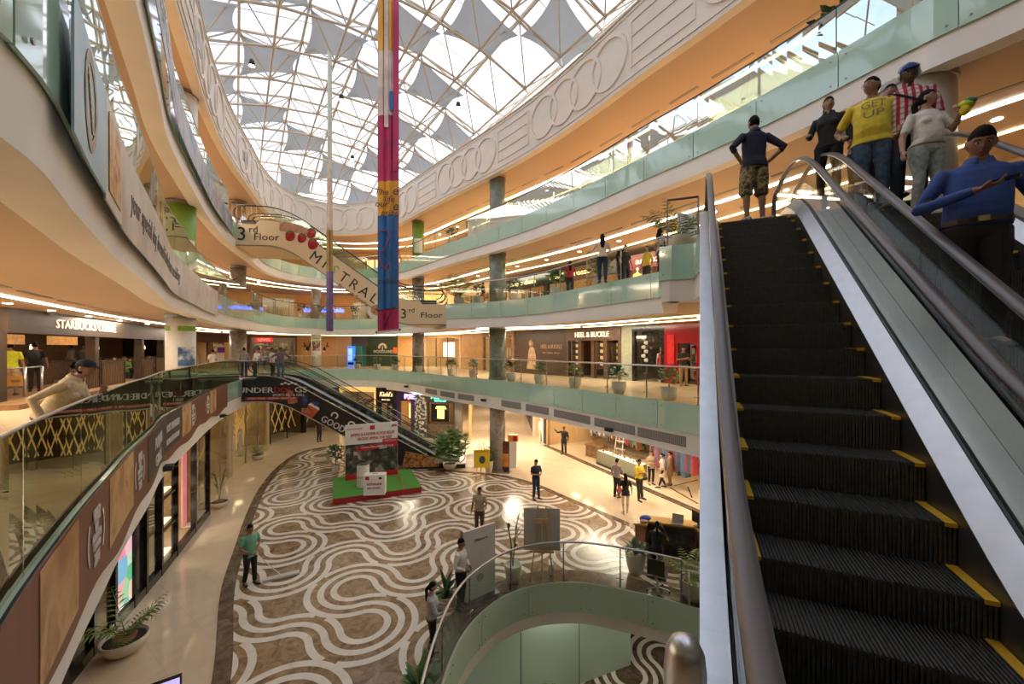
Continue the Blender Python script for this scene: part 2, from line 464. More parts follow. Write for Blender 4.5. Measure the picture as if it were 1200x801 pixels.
def frame2(p0, p1):
    """straight frame: u along p0->p1, d away (left-hand normal of the run), v height"""
    a = Vector((p0[0], p0[1])); t = Vector((p1[0]-p0[0], p1[1]-p0[1])); L = t.length; t.normalize(); n = Vector((-t.y, t.x))
    def fr(u, d, v):
        q = a+t*u+n*d; return Vector((q.x, q.y, v))
    return fr, L
# ================================================================= large structure
LEFT = [(-2.54,1.98),(-3.44,3.15),(-4.66,4.7),(-5.6,6.0),(-6.85,7.7),(-8.25,9.6),(-10.05,12.6),(-11.65,15.4),(-13.3,18.8),(-14.8,22.7),
        (-15.9,25.8),(-16.1,28.8),(-14.6,31.2),(-11.8,31.2),(-9.2,29.7)]
RIGHT = [(-7.0,27.6),(-3.8,23.6),(-1.0,20.5),(1.1,17.9),(2.9,15.2),(4.2,13.0),(5.4,11.1),(6.5,9.1),(7.4,7.05),(7.9,6.2)]
LEFT1 = [(-2.85,2.08),(-3.3,2.6),(-3.95,3.42),(-4.55,4.2),(-5.1,4.95),(-5.95,6.1),(-7.15,7.85),(-8.4,9.6),(-10.1,12.6)]+LEFT[7:]
E1 = Curve(LEFT1+RIGHT+[(8.3,3.5),(6.5,1.4),(3.2,.5),(1.2,.2),(.35,.3),(-.3,.42),(-.9,.6),(-1.6,.95),(-2.25,1.42)])
E2 = Curve(LEFT+[(-6.8,27.2),(-4.6,23.6),(-4.6,23.6),(-3.45,20.6),(-3.45,20.6),(-1.0,19.6),(1.1,17.7),(2.75,14.9),(4.0,12.7),(4.5,11.8),(4.5,11.8),(3.35,8.95),(3.35,8.95),
        (4.02,8.75),(4.02,8.75),(3.72,7.9),(3.72,7.9),(6.45,6.6),(6.45,6.6),(7.8,6.6),(9.0,7.0),(9.0,7.0),(11,4),(9,-1),(4,-4),(0,-3.6),(-1.6,-1.4),(-2.1,.6)])
E3 = Curve(LEFT+RIGHT+[(8.6,4),(8.4,1),(6.5,-2),(3,-3.6),(0,-3.4),(-1.6,-1.4),(-2.1,.6)])
ER = Curve(LEFT+[(-6.5,26.7)]+RIGHT[1:8]+[(7.0,7.2),(7.3,4),(6.6,0.5),(4.0,-2.4),(1,-3.0),(-1.4,-1.4),(-2.1,.6)])
BOX = [(-34,-12),(26,-12),(26,50),(-34,50)]
from mathutils.geometry import tessellate_polygon
def plate(mb, loop, hole, z, mi=0):
    a = [Vector((x, y, z)) for x, y in loop]; b = [Vector((p[0], p[1], z)) for p in hole] if hole else []
    tri = tessellate_polygon([a, b] if hole else [a]); mb.add(a+b, tri, mi); return mb

# ground floor with its oval opening, lower floor
OPEN = Curve([(-1.2,5.0),(-1.4,6.8),(-1.16,9.0),(-.4,10.35),(.6,11.0),(1.8,11.15),(2.97,10.85),(4.1,10.35),(4.45,10.15),(4.45,10.15),(6.6,9.0),(7.8,7),(7.4,4),(4,2.0),(1,2.0),(-.7,3.3)])
fl = struct('floor', plate(MB(), BOX, OPEN.p, F0), GFLOOR)
mb = MB(); plate(mb, BOX, OPEN.p, F0-1.0)
struct('ceiling', mb, CREAM)
struct('floor', plate(MB(), BOX, None, LG), UFLOOR)

def level(k, E, F, lip, white_h, label_side):
    struct('floor', plate(MB(), BOX, E.p, F), UFLOOR)
    mb = MB(); plate(mb, BOX, [Curve.pt(E, s, .34, 0) for s in E.s], lip+.13)
    sof = struct('ceiling', mb, SOFFIT)
    mb = MB(); strip(mb, E, 0, E.L, [(.5, F-.01), (0, F-.01), (0, lip), (.36, lip), (.36, lip+.2)], .25)
    tr = struct('trim_%d' % k, mb, WHITEB)
    n = int(E.L/1.72); w = E.L/n; z0, z1 = lip+white_h, F+.04
    bolts = MB()
    for i in range(n):
        b = MB(); slabstrip(b, E, i*w+.01, (i+1)*w-.01, -.045, -.02, z0+.015, z1, .3); b.build('panel', SEAFOAM, tr)
        for du in (.14, w-.14):
            for zz in (z0+.13, z1-.14):
                c = E.pt(i*w+du, -.05, zz); nn = E.pt(i*w+du, -.062, zz)-c
                bolts.tube([c, c+nn], .018, 6)
    stuff(bolts.build('bolt', STEELD, tr))
    return sof, tr
sof1, trim1 = level(1, E1, F1, LIP1, .60, '')
sof2, trim2 = level(2, E2, F2, LIP2, .46, '')
sof3, trim3 = level(3, E3, F3, LIP3, .46, '')

# opening rim on the ground floor
mb = MB(); strip(mb, OPEN, 0, OPEN.L, [(.4, F0-.005), (0, F0-.005), (0, F0-1.15), (.3, F0-1.15), (.3, F0-.9)], .25)
rim = struct('trim_4', mb, WHITEB)
n = int(OPEN.L/1.6); w = OPEN.L/n
for i in range(n):
    b = MB(); slabstrip(b, OPEN, i*w+.008, (i+1)*w-.008, -.04, -.015, F0-.8, F0+.03, .2); b.build('panel', SEAFOAM if False else GREENGL, rim)
bolts = MB()
for i in range(n):
    for du in (.12, w-.12):
        for zz in (F0-.68, F0-.12):
            c = OPEN.pt(i*w+du, -.045, zz); bolts.tube([c, c+(OPEN.pt(i*w+du, -.06, zz)-c)], .017, 6)
stuff(bolts.build('bolt', STEELD, rim))

# roof skirt with relief rings
mb = MB(); strip(mb, ER, 0, ER.L, [(.9, RTOP), (0, RTOP), (0, LIPR), (.3, LIPR), (.3, LIPR+.2)], .25)
skirt = struct('trim_5', mb, CREAM)
for zz, d in ((LIPR+.16, .03), (RTOP-.16, .03), (RTOP-.02, .06)):
    b = MB(); slabstrip(b, ER, 0, ER.L, -d, .01, zz-.02, zz+.02, .3); b.build('moulding', CREAM, skirt)
mb = MB(); plate(mb, BOX, [ER.pt(s, .28, 0) for s in ER.s], LIPR+.12)
sofr = struct('ceiling', mb, SOFFIT)
struct('ceiling', plate(MB(), BOX, [ER.pt(s, .8, 0) for s in ER.s], RTOP), CREAM)
def ring_relief(s):
    b = MB(); zc = (LIPR+RTOP)/2; pts = []; n = 30; R = []
    for i in range(n+1):
        a = 2*pi*i/n
        R.append([ER.pt(s+(.86+dr)*cos(a), dd, zc+(.86+dr)*sin(a)) for dr, dd in ((-.07,.01),(-.055,-.06),(.055,-.06),(.07,.01))])
    b.rings(R, 0, True, False); return b.build('ring_relief', CREAM, skirt)
def line_panel(s, w):
    b = MB(); zc = (LIPR+RTOP)/2
    for zz in (-.75, -.25, .25, .75): slabstrip(b, ER, s-w/2, s+w/2, -.035, .01, zc+zz-.025, zc+zz+.025, .3)
    for uu in (-w/2, w/2): slabstrip(b, ER, s+uu-.03, s+uu+.03, -.035, .01, zc-.78, zc+.78, .3)
    return b.build('line_panel', CREAM, skirt)
s_ref = ER.px(712, 10, 18); s_bk0, s_bk1 = ER.px(300, 26, 36), ER.px(432, 24, 36)
if s_bk0 > s_bk1: s_bk0, s_bk1 = s_bk1, s_bk0
for k in range(-6, 2):
    s0 = s_ref+k*8.3
    if s0 < 0: continue
    inb = [s0-1.28*i for i in range(4)]
    for s in inb:
        if not (s_bk0-.9 < s < s_bk1+.9): ring_relief(s)
    sp = s0-3.84-2.24
    if sp > 0 and not (s_bk0-1.6 < sp < s_bk1+1.6): line_panel(sp, 2.3)
s = s_bk0
while s < s_bk1: ring_relief(s); s += 1.28
b = MB()   # two grille openings in the skirt on the left
for px_ in (288, 232):
    s = ER.px(px_, 8, 30); slabstrip(b, ER, s-.5, s+.5, -.02, .01, LIPR+1.0, LIPR+1.5, .25)
b.build('grille', STEELD, skirt)

# enclosing walls
for nm, (x0,x1,y0,y1) in (('wall_left', (-34.2,-34,-12,50)), ('wall_right', (26,26.2,-12,50)), ('wall_back', (-34,26,50,50.2)), ('wall_front', (-34,26,-12.2,-12))):
    struct(nm, MB().box(x0,x1,y0,y1,LG,RTOP+.1), CREAM)

# ceiling lights and slots under each soffit
def soffit_fit(E, sof, z, s0, s1, lamps=True, o1=2.9, o2=4.7, slot_o=2.25):
    mb = MB(); slabstrip(mb, E, s0, s1, o1, o1+.14, z-.03, z+.02, .4); mb.build('light_strip', STRIPL, sof)
    mb = MB(); slabstrip(mb, E, s0, s1, o2, o2+.09, z-.03, z+.02, .4); mb.build('light_strip', STRIPY, sof)
    s = s0+.4; me = None
    while s < s1-1.6:
        mb = MB(); slabstrip(mb, E, s, s+1.25, slot_o, slot_o+.12, z-.012, z+.01, .4); mb.build('ceiling_slot', STEELD, sof)
        s += 1.75
    s = s0+1
    while s < s1:
        c = E.pt(s, 3.8, z-.012); mb = MB().lathe([(.09,.0),(.09,.014)], c, 12); mb.build('downlight', DOWNL, sof)
        if int(s*10) % 3 == 0:
            c = E.pt(s+.9, 4.2, z-.03); MB().lathe([(.05,-.05),(.09,-.01),(.1,.03)], c, 10).build('ceiling_speaker', STEELD, sof)
        s += 2.3
z1_, z2_, z3_, zr_ = LIP1+.13, LIP2+.13, LIP3+.13, LIPR+.12
for E, so, z in ((E1, sof1, z1_), (E2, sof2, z2_), (E3, sof3, z3_), (ER, sofr, zr_)):
    sa, sb = E.near(-2.54, 1.98)+.2, E.near(5.4, 11.1)
    if E is E3 or E is ER: sb = E.near(7.9, 5.9)
    if E is E2: sb = E.near(4.3, 12.0)
    if E is E1: sa = E.near(-9, 11)
    soffit_fit(E, so, z, sa, sb)
for E, so, z, a, b_ in ((E3, sof3, z3_, 515, 590), (E2, sof2, z2_, 690, 770), (ER, sofr, zr_, 480, 560)):
    s0, s1 = sorted((E.px(a, 8, 30), E.px(b_, 8, 30)))
    mb = MB(); slabstrip(mb, E, s0, s1, 2.89, 3.05, z-.036, z+.02, .4); mb.build('light_strip', STRIPG, so)

# added fill lights under the soffits, with no fixture of their own
def lamp(x, y, z, sx, sy, e, col=(1,.84,.64), rz=0.):
    d = bpy.data.lights.new('fill_light', 'AREA'); d.shape = 'RECTANGLE'; d.size = sx; d.size_y = sy; d.energy = e; d.color = col
    o = bpy.data.objects.new('fill_light', d); COL.objects.link(o); o.location = (x, y, z); o.rotation_euler = (0, 0, rz); return o
FILL_K = 1.25
for E, z, e in ((E1, z1_, 290), (E2, z2_, 130), (E3, z3_, 130), (ER, zr_, 150)):
    for x, y in ((-5.2,5.5),(-9.5,11.8),(-13,18),(-15.8,26.5),(-10,30.5),(-3.8,23.6),(1.5,17.3),(5,11.8)):
        if E is E1 and x < -5 and y < 8: continue
        s = E.near(x, y); c = E.pt(s, 4.0, z-.05); p, nrm = E.at(s)
        e_ = e*(.5 if E is E1 and x > -3 else 1.35 if E is E2 and x < -5 and y < 20 else 1)
        lamp(c.x, c.y, c.z, 3.5, 1.2, e_*FILL_K, rz=math.atan2(nrm.x, -nrm.y))

for x_, y_ in ((0,8.5),(4.5,8.2),(1.5,12.5),(6,13)): lamp(x_, y_, F0-1.25, 1.6, .8, 20, (1,.9,.75))  # fill added to brighten the lower level and its glass screens
for x_, y_ in ((-1.2,34),(-1.5,41),(-7,26.5)): lamp(x_, y_, z1_-.06, 1.6, 1.6, 120)  # more fill, added because the back corridor came out dark
# wall line behind the galleries
WALL = [(-9.0,-1.0),(-14.5,11.3),(-22.5,27.0),(-24.3,33.0),(-23.0,37.2),(-16.3,38.5),(-7.7,36.5),(-2.7,31.5),(0,27.5),(8.6,17.5),(13.2,12.0),(14.5,5.0)]
def W(px_, y0=9., y1=60., line=None):
    r = (px_-600)/FPX; L = line or WALL
    for a, b in zip(L, L[1:]):
        den = (b[0]-a[0])-r*(b[1]-a[1])
        if abs(den) < 1e-9: continue
        t = (r*a[1]-a[0])/den
        if -1e-6 <= t <= 1+1e-6:
            y = a[1]+t*(b[1]-a[1])
            if y0 < y < y1: return (a[0]+t*(b[0]-a[0]), y)
    for a, b in ((L[-2], L[-1]), (L[0], L[1])):
        den = (b[0]-a[0])-r*(b[1]-a[1])
        if abs(den) > 1e-9:
            t = (r*a[1]-a[0])/den; y = a[1]+t*(b[1]-a[1])
            if 2 < y < 70 and -1.5 < t < 2.5: return (a[0]+t*(b[0]-a[0]), y)
    raise ValueError(px_)

# columns: each stands on its own floor
def column(name, label, x, y, r, z0, z1, mat=None, cat='column', wrap=None):
    t = thing(name, label, cat, None, (x, y, z0))
    h = z1-z0
    MB().lathe([(r,0),(r,h)], (0,0,0), 28).build('shaft', mat or COLUMN, t, True)
    MB().lathe([(r+.03,0),(r+.03,.12),(r,.125)], (0,0,0), 28).build('base_ring', STEELD, t)
    MB().lathe([(r,h-.14),(r+.025,h-.13),(r+.025,h-.02)], (0,0,0), 28).build('cap_ring', STEELD, t)
    return t
GREENW = M('green poster wrap', (.20,.36,.05), .45, var=.15, scale=1.5)
POSTERW = M('white poster wrap', (.74,.72,.68), .4, var=.04)
COLTEAL = marble('column stone with teal print', (.12,.17,.15), (.20,.26,.23), (.30,.34,.3), .3, 1.5)
xa, ya = -.78, 21.35
column('column','dark stone column at ground level beside the orange poster stand',xa,ya,.42,F0,z1_)
column('column','teal printed column on the first gallery in front of the shoe hoarding',xa,ya,.45,F1,z2_,COLTEAL)
column('column','teal printed column on the second gallery beside the child in red shorts',xa,ya,.45,F2,z3_,COLTEAL)
column('column','greenish column under the roof skirt on the upper right gallery',xa,ya,.42,F3,zr_,COLTEAL)
xb, yb = -6.7, 28.5
column('column','brown stone column on the first gallery right of the green board',xb,yb,.42,F1,z2_)
column('column','grey stone column on the second gallery behind the escalator foot',xb,yb,.42,F2,z3_)
cg = column('column','green poster wrapped column on the upper gallery below the roof skirt',xb,yb,.42,F3,zr_,GREENW)
xc, yc = -16.9, 24.6
column('column','stone column on the first gallery behind the standing visitors',xc,yc,.44,F1,z2_)
column('column','stone column with two black cameras on the second gallery left',xc,yc,.42,F2,z3_)
column('column','steel clad column at the top landing of the diagonal bridge',xc,yc,.46,F3,zr_,CHROME)
xd, yd = -17.2, 35.0
cd = column('column','column with a tall product poster between two antler ornaments',xd,yd,.40,F1,z2_,POSTERW)
column('column','plain dark column on the second gallery in front of the blue lettering',xd,yd,.42,F2,z3_)
xe, ye = -11.55, 13.9
ce = column('column','white poster column beside the dark coffee bar',xe,ye,.42,F1,z2_,POSTERW)
cf = column('column','bright green wrapped column on the second gallery left',xe,ye,.42,F2,z3_,GREENW)
column('column','pale column half hidden by the left roof skirt',xe-.1,ye+.2,.42,F3,zr_,POSTERW)
column('column','wide smooth beige column behind the woman in white',7.75,7.75,.62,F2,z3_,M('beige column paint',(.60,.54,.47),.35,var=.03))
def col_frame(x, y, r):
    a0 = math.atan2(-y, -x)
    return lambda u, d, v: Vector((x+(r+.004-d)*cos(a0+u/r), y+(r+.004-d)*sin(a0+u/r), v))
def band_on_col(parent, x, y, r, u0, u1, z0, z1, mat, name='poster', d=.0):
    fr = col_frame(x, y, r); o = Vector(parent.location); b = MB(); n = 8; R = []
    for i in range(n+1):
        u = u0+(u1-u0)*i/n
        R.append([fr(u, d, z0)-o, fr(u, d-.006, z0)-o, fr(u, d-.006, z1)-o, fr(u, d, z1)-o])
    b.rings(R, 0, True, True); return b.build(name, mat, parent)
PRINT_A = ramp_mat('column food print', [(.3,(.8,.5,.2)),(.45,(.75,.75,.72)),(.55,(.1,.2,.4)),(.7,(.02,.03,.06))], 'N', .4, nscale=2.2)
PRINT_B = ramp_mat('column product print', [(.35,(.45,.1,.06)),(.5,(.06,.05,.05)),(.6,(.5,.4,.3))], 'N', .4, nscale=3.5)
GBAND = M('green print band', (.22,.42,.05), .45, var=.05)
band_on_col(ce, xe, ye, .42, -.08, .55, F1+2.25, F1+2.42, GBAND, 'green_band')
band_on_col(ce, xe, ye, .42, -.55, -.3, F1+2.25, F1+2.42, GBAND, 'green_band')
band_on_col(ce, xe, ye, .42, -.08, .45, F1+1.05, F1+1.7, PRINT_A, 'picture_panel')
band_on_col(cd, xd, yd, .40, -.34, .34, F1+1.45, F1+2.3, PRINT_B, 'picture_panel')
band_on_col(cd, xd, yd, .40, -.36, .36, F1+2.45, F1+2.6, GBAND, 'green_band')
band_on_col(cf, xe, ye, .42, -.1, .45, F2+.3, F2+1.5, POSTERW, 'poster')
band_on_col(cg, xb, yb, .42, -.3, .3, F3+.6, F3+1.6, POSTERW, 'poster')

# ================================================================= roof: glazed space frame
sky_root = struct('window_1', None, None)
A1, A2 = Vector((-.57,.8216)), Vector((.8216,.57)); RC = Vector((-4.9,15.5)); CELL = 2.35
def rpt(i, j, dz=0.):
    q = RC+A1*(i*CELL)+A2*(j*CELL); v = j*CELL
    return Vector((q.x, q.y, RTOP+.35+2.3*max(0, 1-(v/8.4)**2)*max(0, 1-(i*CELL/19.5)**4)+dz))
ROUT = [ER.pt(s, .75, 0) for s in ER.s[::3]]
def inside(p, poly):
    c = False; n = len(poly); j = n-1
    for i in range(n):
        a, b = poly[i], poly[j]
        if (a[1] > p[1]) != (b[1] > p[1]) and p[0] < (b[0]-a[0])*(p[1]-a[1])/(b[1]-a[1])+a[0]: c = not c
        j = i
    return c
cells = [(i, j) for i in range(-10, 10) for j in range(-5, 5) if inside(rpt(i+.5, j+.5), ROUT) or sum(inside(rpt(i+a, j+b), ROUT) for a in (0,1) for b in (0,1)) >= 2]
cellset = set(cells)
lines = {}
for i, j in cells:
    for a, b in (((i,j),(i+1,j)), ((i,j+1),(i+1,j+1)), ((i,j),(i,j+1)), ((i+1,j),(i+1,j+1))):
        lines.setdefault(('i', a[1]) if a[1] == b[1] else ('j', a[0]), set()).add((a, b))
for (k, c), segs in lines.items():
    idx = sorted({p[0] if k == 'i' else p[1] for sg in segs for p in sg})
    pts = [rpt(x, c) if k == 'i' else rpt(c, x) for x in idx]
    if len(pts) > 1: MB().tube(pts, .06, 6).build('chord', TRUSS, sky_root)
    if k == 'i' and len(pts) > 1: MB().tube([p+Vector((0,0,.14)) for p in pts], .035, 4).build('glazing_bar', TRUSS, sky_root)
DEP = -1.25
low = {}
for i, j in cells: low.setdefault(i, []).append(j)
for i, js in low.items():
    js.sort(); pts = [rpt(i+.5, j+.5, DEP) for j in js]
    if len(pts) > 1: MB().tube(pts, .05, 6).build('lower_chord', TRUSS, sky_root)
low = {}
for i, j in cells: low.setdefault(j, []).append(i)
for j, iss in low.items():
    iss.sort(); pts = [rpt(i+.5, j+.5, DEP) for i in iss]
    if len(pts) > 1: MB().tube(pts, .05, 6).build('lower_chord', TRUSS, sky_root)
cells.sort(key=lambda c: rpt(c[0]+.5, c[1]+.5).y)
rest = MB(); ns = 0; nodes = MB(); frame_ = MB()
for i, j in cells:
    c = rpt(i+.5, j+.5, DEP)
    for a in (0, 1):
        for b in (0, 1):
            p = rpt(i+a, j+b)
            if ns < 296: MB().tube([c, p], .034, 5).build('strut', TRUSS, sky_root); ns += 1
            else: rest.tube([c, p], .034, 5)
    nodes.ell(c, (.085,.085,.085), 8, 5)
    # fine glazing cross under each pane
    q = [rpt(i+a, j+b, .16) for a, b in ((0,0),(1,0),(1,1),(0,1))]
    MB().hexa(q+[p+Vector((0,0,.02)) for p in q]).build('pane', SKYGL, sky_root)
    frame_.tube([rpt(i+.5, j, .1), rpt(i+.5, j+1, .1)], .022, 4)
stuff(rest.build('strut', TRUSS, sky_root)); stuff(nodes.build('node', TRUSS, sky_root, True)); stuff(frame_.build('glazing_bar', TRUSS, sky_root))
# shade sails under the glass
rs = random.Random(5)
for i, j in cells:
    if (i+j) % 2 == 0 and not (j in (-4, 3)) and rs.random() < .93:
        N = 6; vs = []
        for a in range(N+1):
            for b in range(N+1):
                u, v = a/N*2-1, b/N*2-1
                k = 1-.16*(1-v*v) if True else 1; k2 = 1-.16*(1-u*u)
                uu, vv = u*k*.98, v*k2*.98
                p = rpt(i+.5+uu*.5, j+.5+vv*.5, -.38+.22*u*v); vs.append(p)
        fs = [(a*(N+1)+b, a*(N+1)+b+1, (a+1)*(N+1)+b+1, (a+1)*(N+1)+b) for a in range(N) for b in range(N)]
        m = len(vs); top = [p+Vector((0,0,.012)) for p in vs]
        MB().add(vs+top, fs+[tuple(m+x for x in reversed(f)) for f in fs]).build('shade_sail', SAIL, sky_root, True)
for k, (px_, py_, Y) in enumerate(((295,77,17),(400,117,19.5),(537,126,19),(413,187,24))):
    c = PD(px_, py_, Y); t = thing('hanging_spotlight', ['black spotlight hanging from the roof truss nearest the left skirt','black spotlight under the truss left of the tall banner','white lit spotlight hanging right of the tall banner','small black spotlight hanging low behind the thin banner'][k], 'spotlight', None, c)
    MB().lathe([(.05,.28),(.1,.22),(.13,0)], (0,0,0), 12).build('lamp_housing', BLACK, t, True)
    MB().lathe([(.11,-.012),(.11,0)], (0,0,0), 12).build('lens', DOWNL, t)
    MB().tube([(0,0,.28), (0,0,RTOP+.8-c.z)], .012, 6).build('hanger', BLACK, t)

# ================================================================= patterned marble floor
def offs(cv, s0, s1, off, step=.5): return [cv.pt(s, off, 0) for s in cv.samples(s0, s1, step)]
pl = Curve([(-4.6,5.6),(-5.7,7.8),(-7.7,10.8),(-9.1,13.4),(-10.4,15.9),(-11.8,19),(-12.9,22.4),(-13.2,25.2),(-12.0,26.6),(-10.4,26.6)], False)
pr = Curve([(-4.6,21.6),(-.9,20.6),(.9,19.4),(2.4,17.4),(3.6,15.8),(4.8,14.2),(6.6,11.6),(8.5,8.6),(9.5,5)], False)
PLOOP = [Vector((p.x,p.y)) for p in pl.p]+[Vector((-8.5,24.6)),Vector((-6.2,22.2))]+[Vector((p.x,p.y)) for p in pr.p]+[Vector((6,1)),Vector((1,1)),Vector((-3,3))]
openin = [OPEN.pt(s, .55, 0) for s in OPEN.s]
mb = MB(); plate(mb, [(p.x,p.y) for p in PLOOP], openin, F0+.003)
patt = struct('floor_inlay', mb, BROWNM)
mb = MB()
for cv, w in ((pl, .32), (pr, .28)): slabstrip(mb, cv, 0, cv.L, -w/2, w/2, F0+.002, F0+.012, .3)
mb.build('border_strip', BROWND, patt)
mb = MB(); slabstrip(mb, OPEN, 0, OPEN.L, .03, .62, F0+.002, F0+.013, .25); mb.build('border_strip', BROWND, patt)
def inlay(parent, loop, hole, z, T=1.70, seed=3, org=(-5.8,10.1), rot=.5, mat=None):
    """square cells with two sets of three quarter rings; one set lies over the other where they cross"""
    rs = random.Random(seed); ca, sa = cos(rot), sin(rot); mb = MB(); R = .738
    loop = [(p[0],p[1]) for p in loop]; hole = [(p[0],p[1]) for p in hole] if hole else None
    bands = [(.262,.358),(.452,.548),(.642,.738)]
    F_ = {(i, j): ((i % 2 == j % 2) if rs.random() < .42 else rs.random() < .5) for i in range(-15, 18) for j in range(-15, 18)}
    for i in range(-14, 17):
        for j in range(-14, 17):
            if F_[(i,j)] and F_[(i-1,j-1)] and not F_[(i-1,j)] and not F_[(i,j-1)] and rs.random() < .75:
                k_ = rs.choice([(i,j),(i-1,j-1),(i-1,j),(i,j-1)]); F_[k_] = not F_[k_]
    for i in range(-14, 16):
        for j in range(-14, 16):
            cx, cy = org[0]+(ca*(i+.5)-sa*(j+.5))*T, org[1]+(sa*(i+.5)+ca*(j+.5))*T
            if not (-17 < cx < 12 and -1 < cy < 31): continue
            corners = [((0,0),0.), ((1,1),pi)] if F_[(i,j)] else [((1,0),pi/2), ((0,1),-pi/2)]
            if rs.random() < .5: corners.reverse()
            for ci, (c, a0) in enumerate(corners):
                for r0, r1 in bands:
                    rm = (r0+r1)/2; spans = [(0, pi/2)]
                    if ci == 1:
                        x = (2+rm*rm-R*R)/(2*math.sqrt(2)*rm)
                        if x < 1:
                            th = math.acos(x); spans = [(0, pi/4-th), (pi/4+th, pi/2)] if th < pi/4 else []
                    for s0, s1 in spans:
                        n = max(1, int((s1-s0)/.13)+1)
                        for k in range(n):
                            q = []
                            for r, t in ((r0, s0+(s1-s0)*k/n), (r1, s0+(s1-s0)*k/n), (r1, s0+(s1-s0)*(k+1)/n), (r0, s0+(s1-s0)*(k+1)/n)):
                                u, v = c[0]+r*cos(a0+t)+i, c[1]+r*sin(a0+t)+j
                                q.append((org[0]+(ca*u-sa*v)*T, org[1]+(sa*u+ca*v)*T))
                            m = (sum(p[0] for p in q)/4, sum(p[1] for p in q)/4)
                            if inside(m, loop) and not (hole and inside(m, hole)): mb.add([(p[0], p[1], z+(.0012 if ci == 0 else 0)) for p in q], [(0,1,2,3)])
    return stuff(mb.build('inlay_stripe', mat or INLAYW, parent))
inlay(patt, PLOOP, openin, F0+.008)
lowp = struct('floor_inlay', MB().box(-6, 14, 8, 24, LG+.001, LG+.004), BROWND)
inlay(lowp, [(-5.9,8.1),(10.9,8.1),(10.9,23.9),(-5.9,23.9)], None, LG+.008, seed=9)
# dark zig-zag line inlay by the right shops
zz = MB()
def fline(a, b, w=.07):
    a, b = Vector(a), Vector(b); t = (b-a).normalized(); n = Vector((-t.y, t.x))*w/2
    zz.add([(*(a-n),F0+.004),(*(b-n),F0+.004),(*(b+n),F0+.004),(*(a+n),F0+.004)], [(0,1,2,3)])
q = [P(785,571,0), P(818,590,0), P(806,577,0), P(812,566,0), P(818,562,0), P(806,570,0), P(790,569,0)]
fline(q[0].xy, q[1].xy, .1); fline(q[5].xy, P(811,583,0).xy); fline(q[6].xy, q[4].xy)
zl = zz.build('floor_line', BROWND, patt)
# ================================================================= glass balustrades
def balustrade(label, E, s0, s1, F, rail=STEEL, posts=True, gl=None, h=1.1, off=.06, name='glass_balustrade', pitch=1.72, rr=.026, group=None):
    t = thing(name, label, 'balustrade', group)
    n = max(1, round((s1-s0)/pitch)); w = (s1-s0)/n; clamp = MB()
    for i in range(n):
        a, b = s0+i*w, s0+(i+1)*w
        mb = MB(); slabstrip(mb, E, a+.012, b-.012, off-.006, off+.006, F+.02, F+h-(.06 if posts else .0), .3); mb.build('pane', gl or CLEAR, t)
    if posts:
        for i in range(n+1):
            c = E.pt(s0+i*w, off+.05, F); MB().tube([c, c+Vector((0,0,h))], .02, 6).build('post', STEELD, t)
            for zz in (.25, .85):
                clamp.tube([E.pt(s0+i*w-.1, off+.02, F+zz), E.pt(s0+i*w+.1, off+.02, F+zz)], .012, 4)
        clamp.build('clamp', STEELD, t)
    mb = MB(); mb.tube([E.pt(s, off+(.05 if posts else 0), F+h) for s in E.samples(s0, s1, .25)], rr, 8); mb.build('handrail', rail, t, True)
    return t
def between(E, a, b, F, label, **k):
    s0, s1 = E.near(*a), E.near(*b)
    if s0 > s1: s0 -= E.L
    return balustrade(label, E, s0, s1, F, **k)
DKRAIL = M('dark handrail', (.10,.095,.09), .3, metal=.7)
between(E1, (-2.3,1.46), (-13.95,20.3), F1, 'frameless glass balustrade along the left gallery above the roll banner', posts=False, rr=.014, gl=MIRG, off=-.014)
between(E1, (-15.3,24.0), (-2.2,21.8), F1, 'glass balustrade with dark posts along the back of the first gallery')
between(E1, (-2.0,21.6), (7.0,8.2), F1, 'glass balustrade with steel handrail in front of the shoe shop')
between(E2, (-2.3,1.5), (-9.6,11.9), F2, 'tall frameless glass balustrade above the food banner at upper left', posts=False, rr=.012, gl=CLEARL, off=.03, h=1.15)
between(E2, (-9.7,12.05), (-15.7,25.4), F2, 'glass balustrade of the second gallery in front of the green column', gl=CLEARL, rail=DKRAIL)
between(E2, (-15.75,25.5), (-6.8,27.2), F2, 'glass balustrade of the second gallery below the blue lettering', rail=DKRAIL)
between(E2, (-3.4,20.6), (4.45,11.85), F2, 'glass balustrade of the second gallery where the woman leans')
between(E2, (3.42,8.93), (3.97,8.77), F2, 'short glass balustrade around the plant ledge by the moving stairs', rail=DKRAIL, pitch=1.)
between(E3, (-2.4,1.7), (-13.2,18.6), F3, 'frameless glass balustrade of the upper gallery above the grey banner', posts=False, rr=.012, gl=CLEARL, off=.03, h=1.15)
between(E3, (-14.9,23.1), (-2.6,22.3), F3, 'glass balustrade of the upper gallery around the far tip', rail=DKRAIL)
between(E3, (-2.5,22.2), (8.2,5.4), F3, 'long reflecting glass balustrade of the upper right gallery', rail=DKRAIL, gl=CLEARL)
s0, s1 = OPEN.near(-1.2,5.0), OPEN.near(4.4,10.2)
balustrade('curved glass balustrade with steel rail around the oval floor opening', OPEN, s0, s1, F0, rail=STEEL, off=.02, pitch=1.6, rr=.03)
fr_, L_ = frame2((4.45,10.15),(6.6,9.0))
t = thing('steel_railing', 'lower steel railing joining the curved balustrade beside the desk', 'railing')
MB().tube([fr_(0,0,F0+.9), fr_(L_,0,F0+.9)], .028, 8).build('rail', STEEL, t, True)
MB().tube([fr_(0,0,F0+.62), fr_(L_,0,F0+.62)], .014, 6).build('rail', STEEL, t, True)
for u in (.06, 1.2, L_-.05): MB().tube([fr_(u,0,F0), fr_(u,0,F0+.9)], .028, 8).build('post', STEEL, t, True)
MB().box(.1, L_-.1, -.006, .006, .06, .55, 0, fr_).build('pane', CLEAR, t)

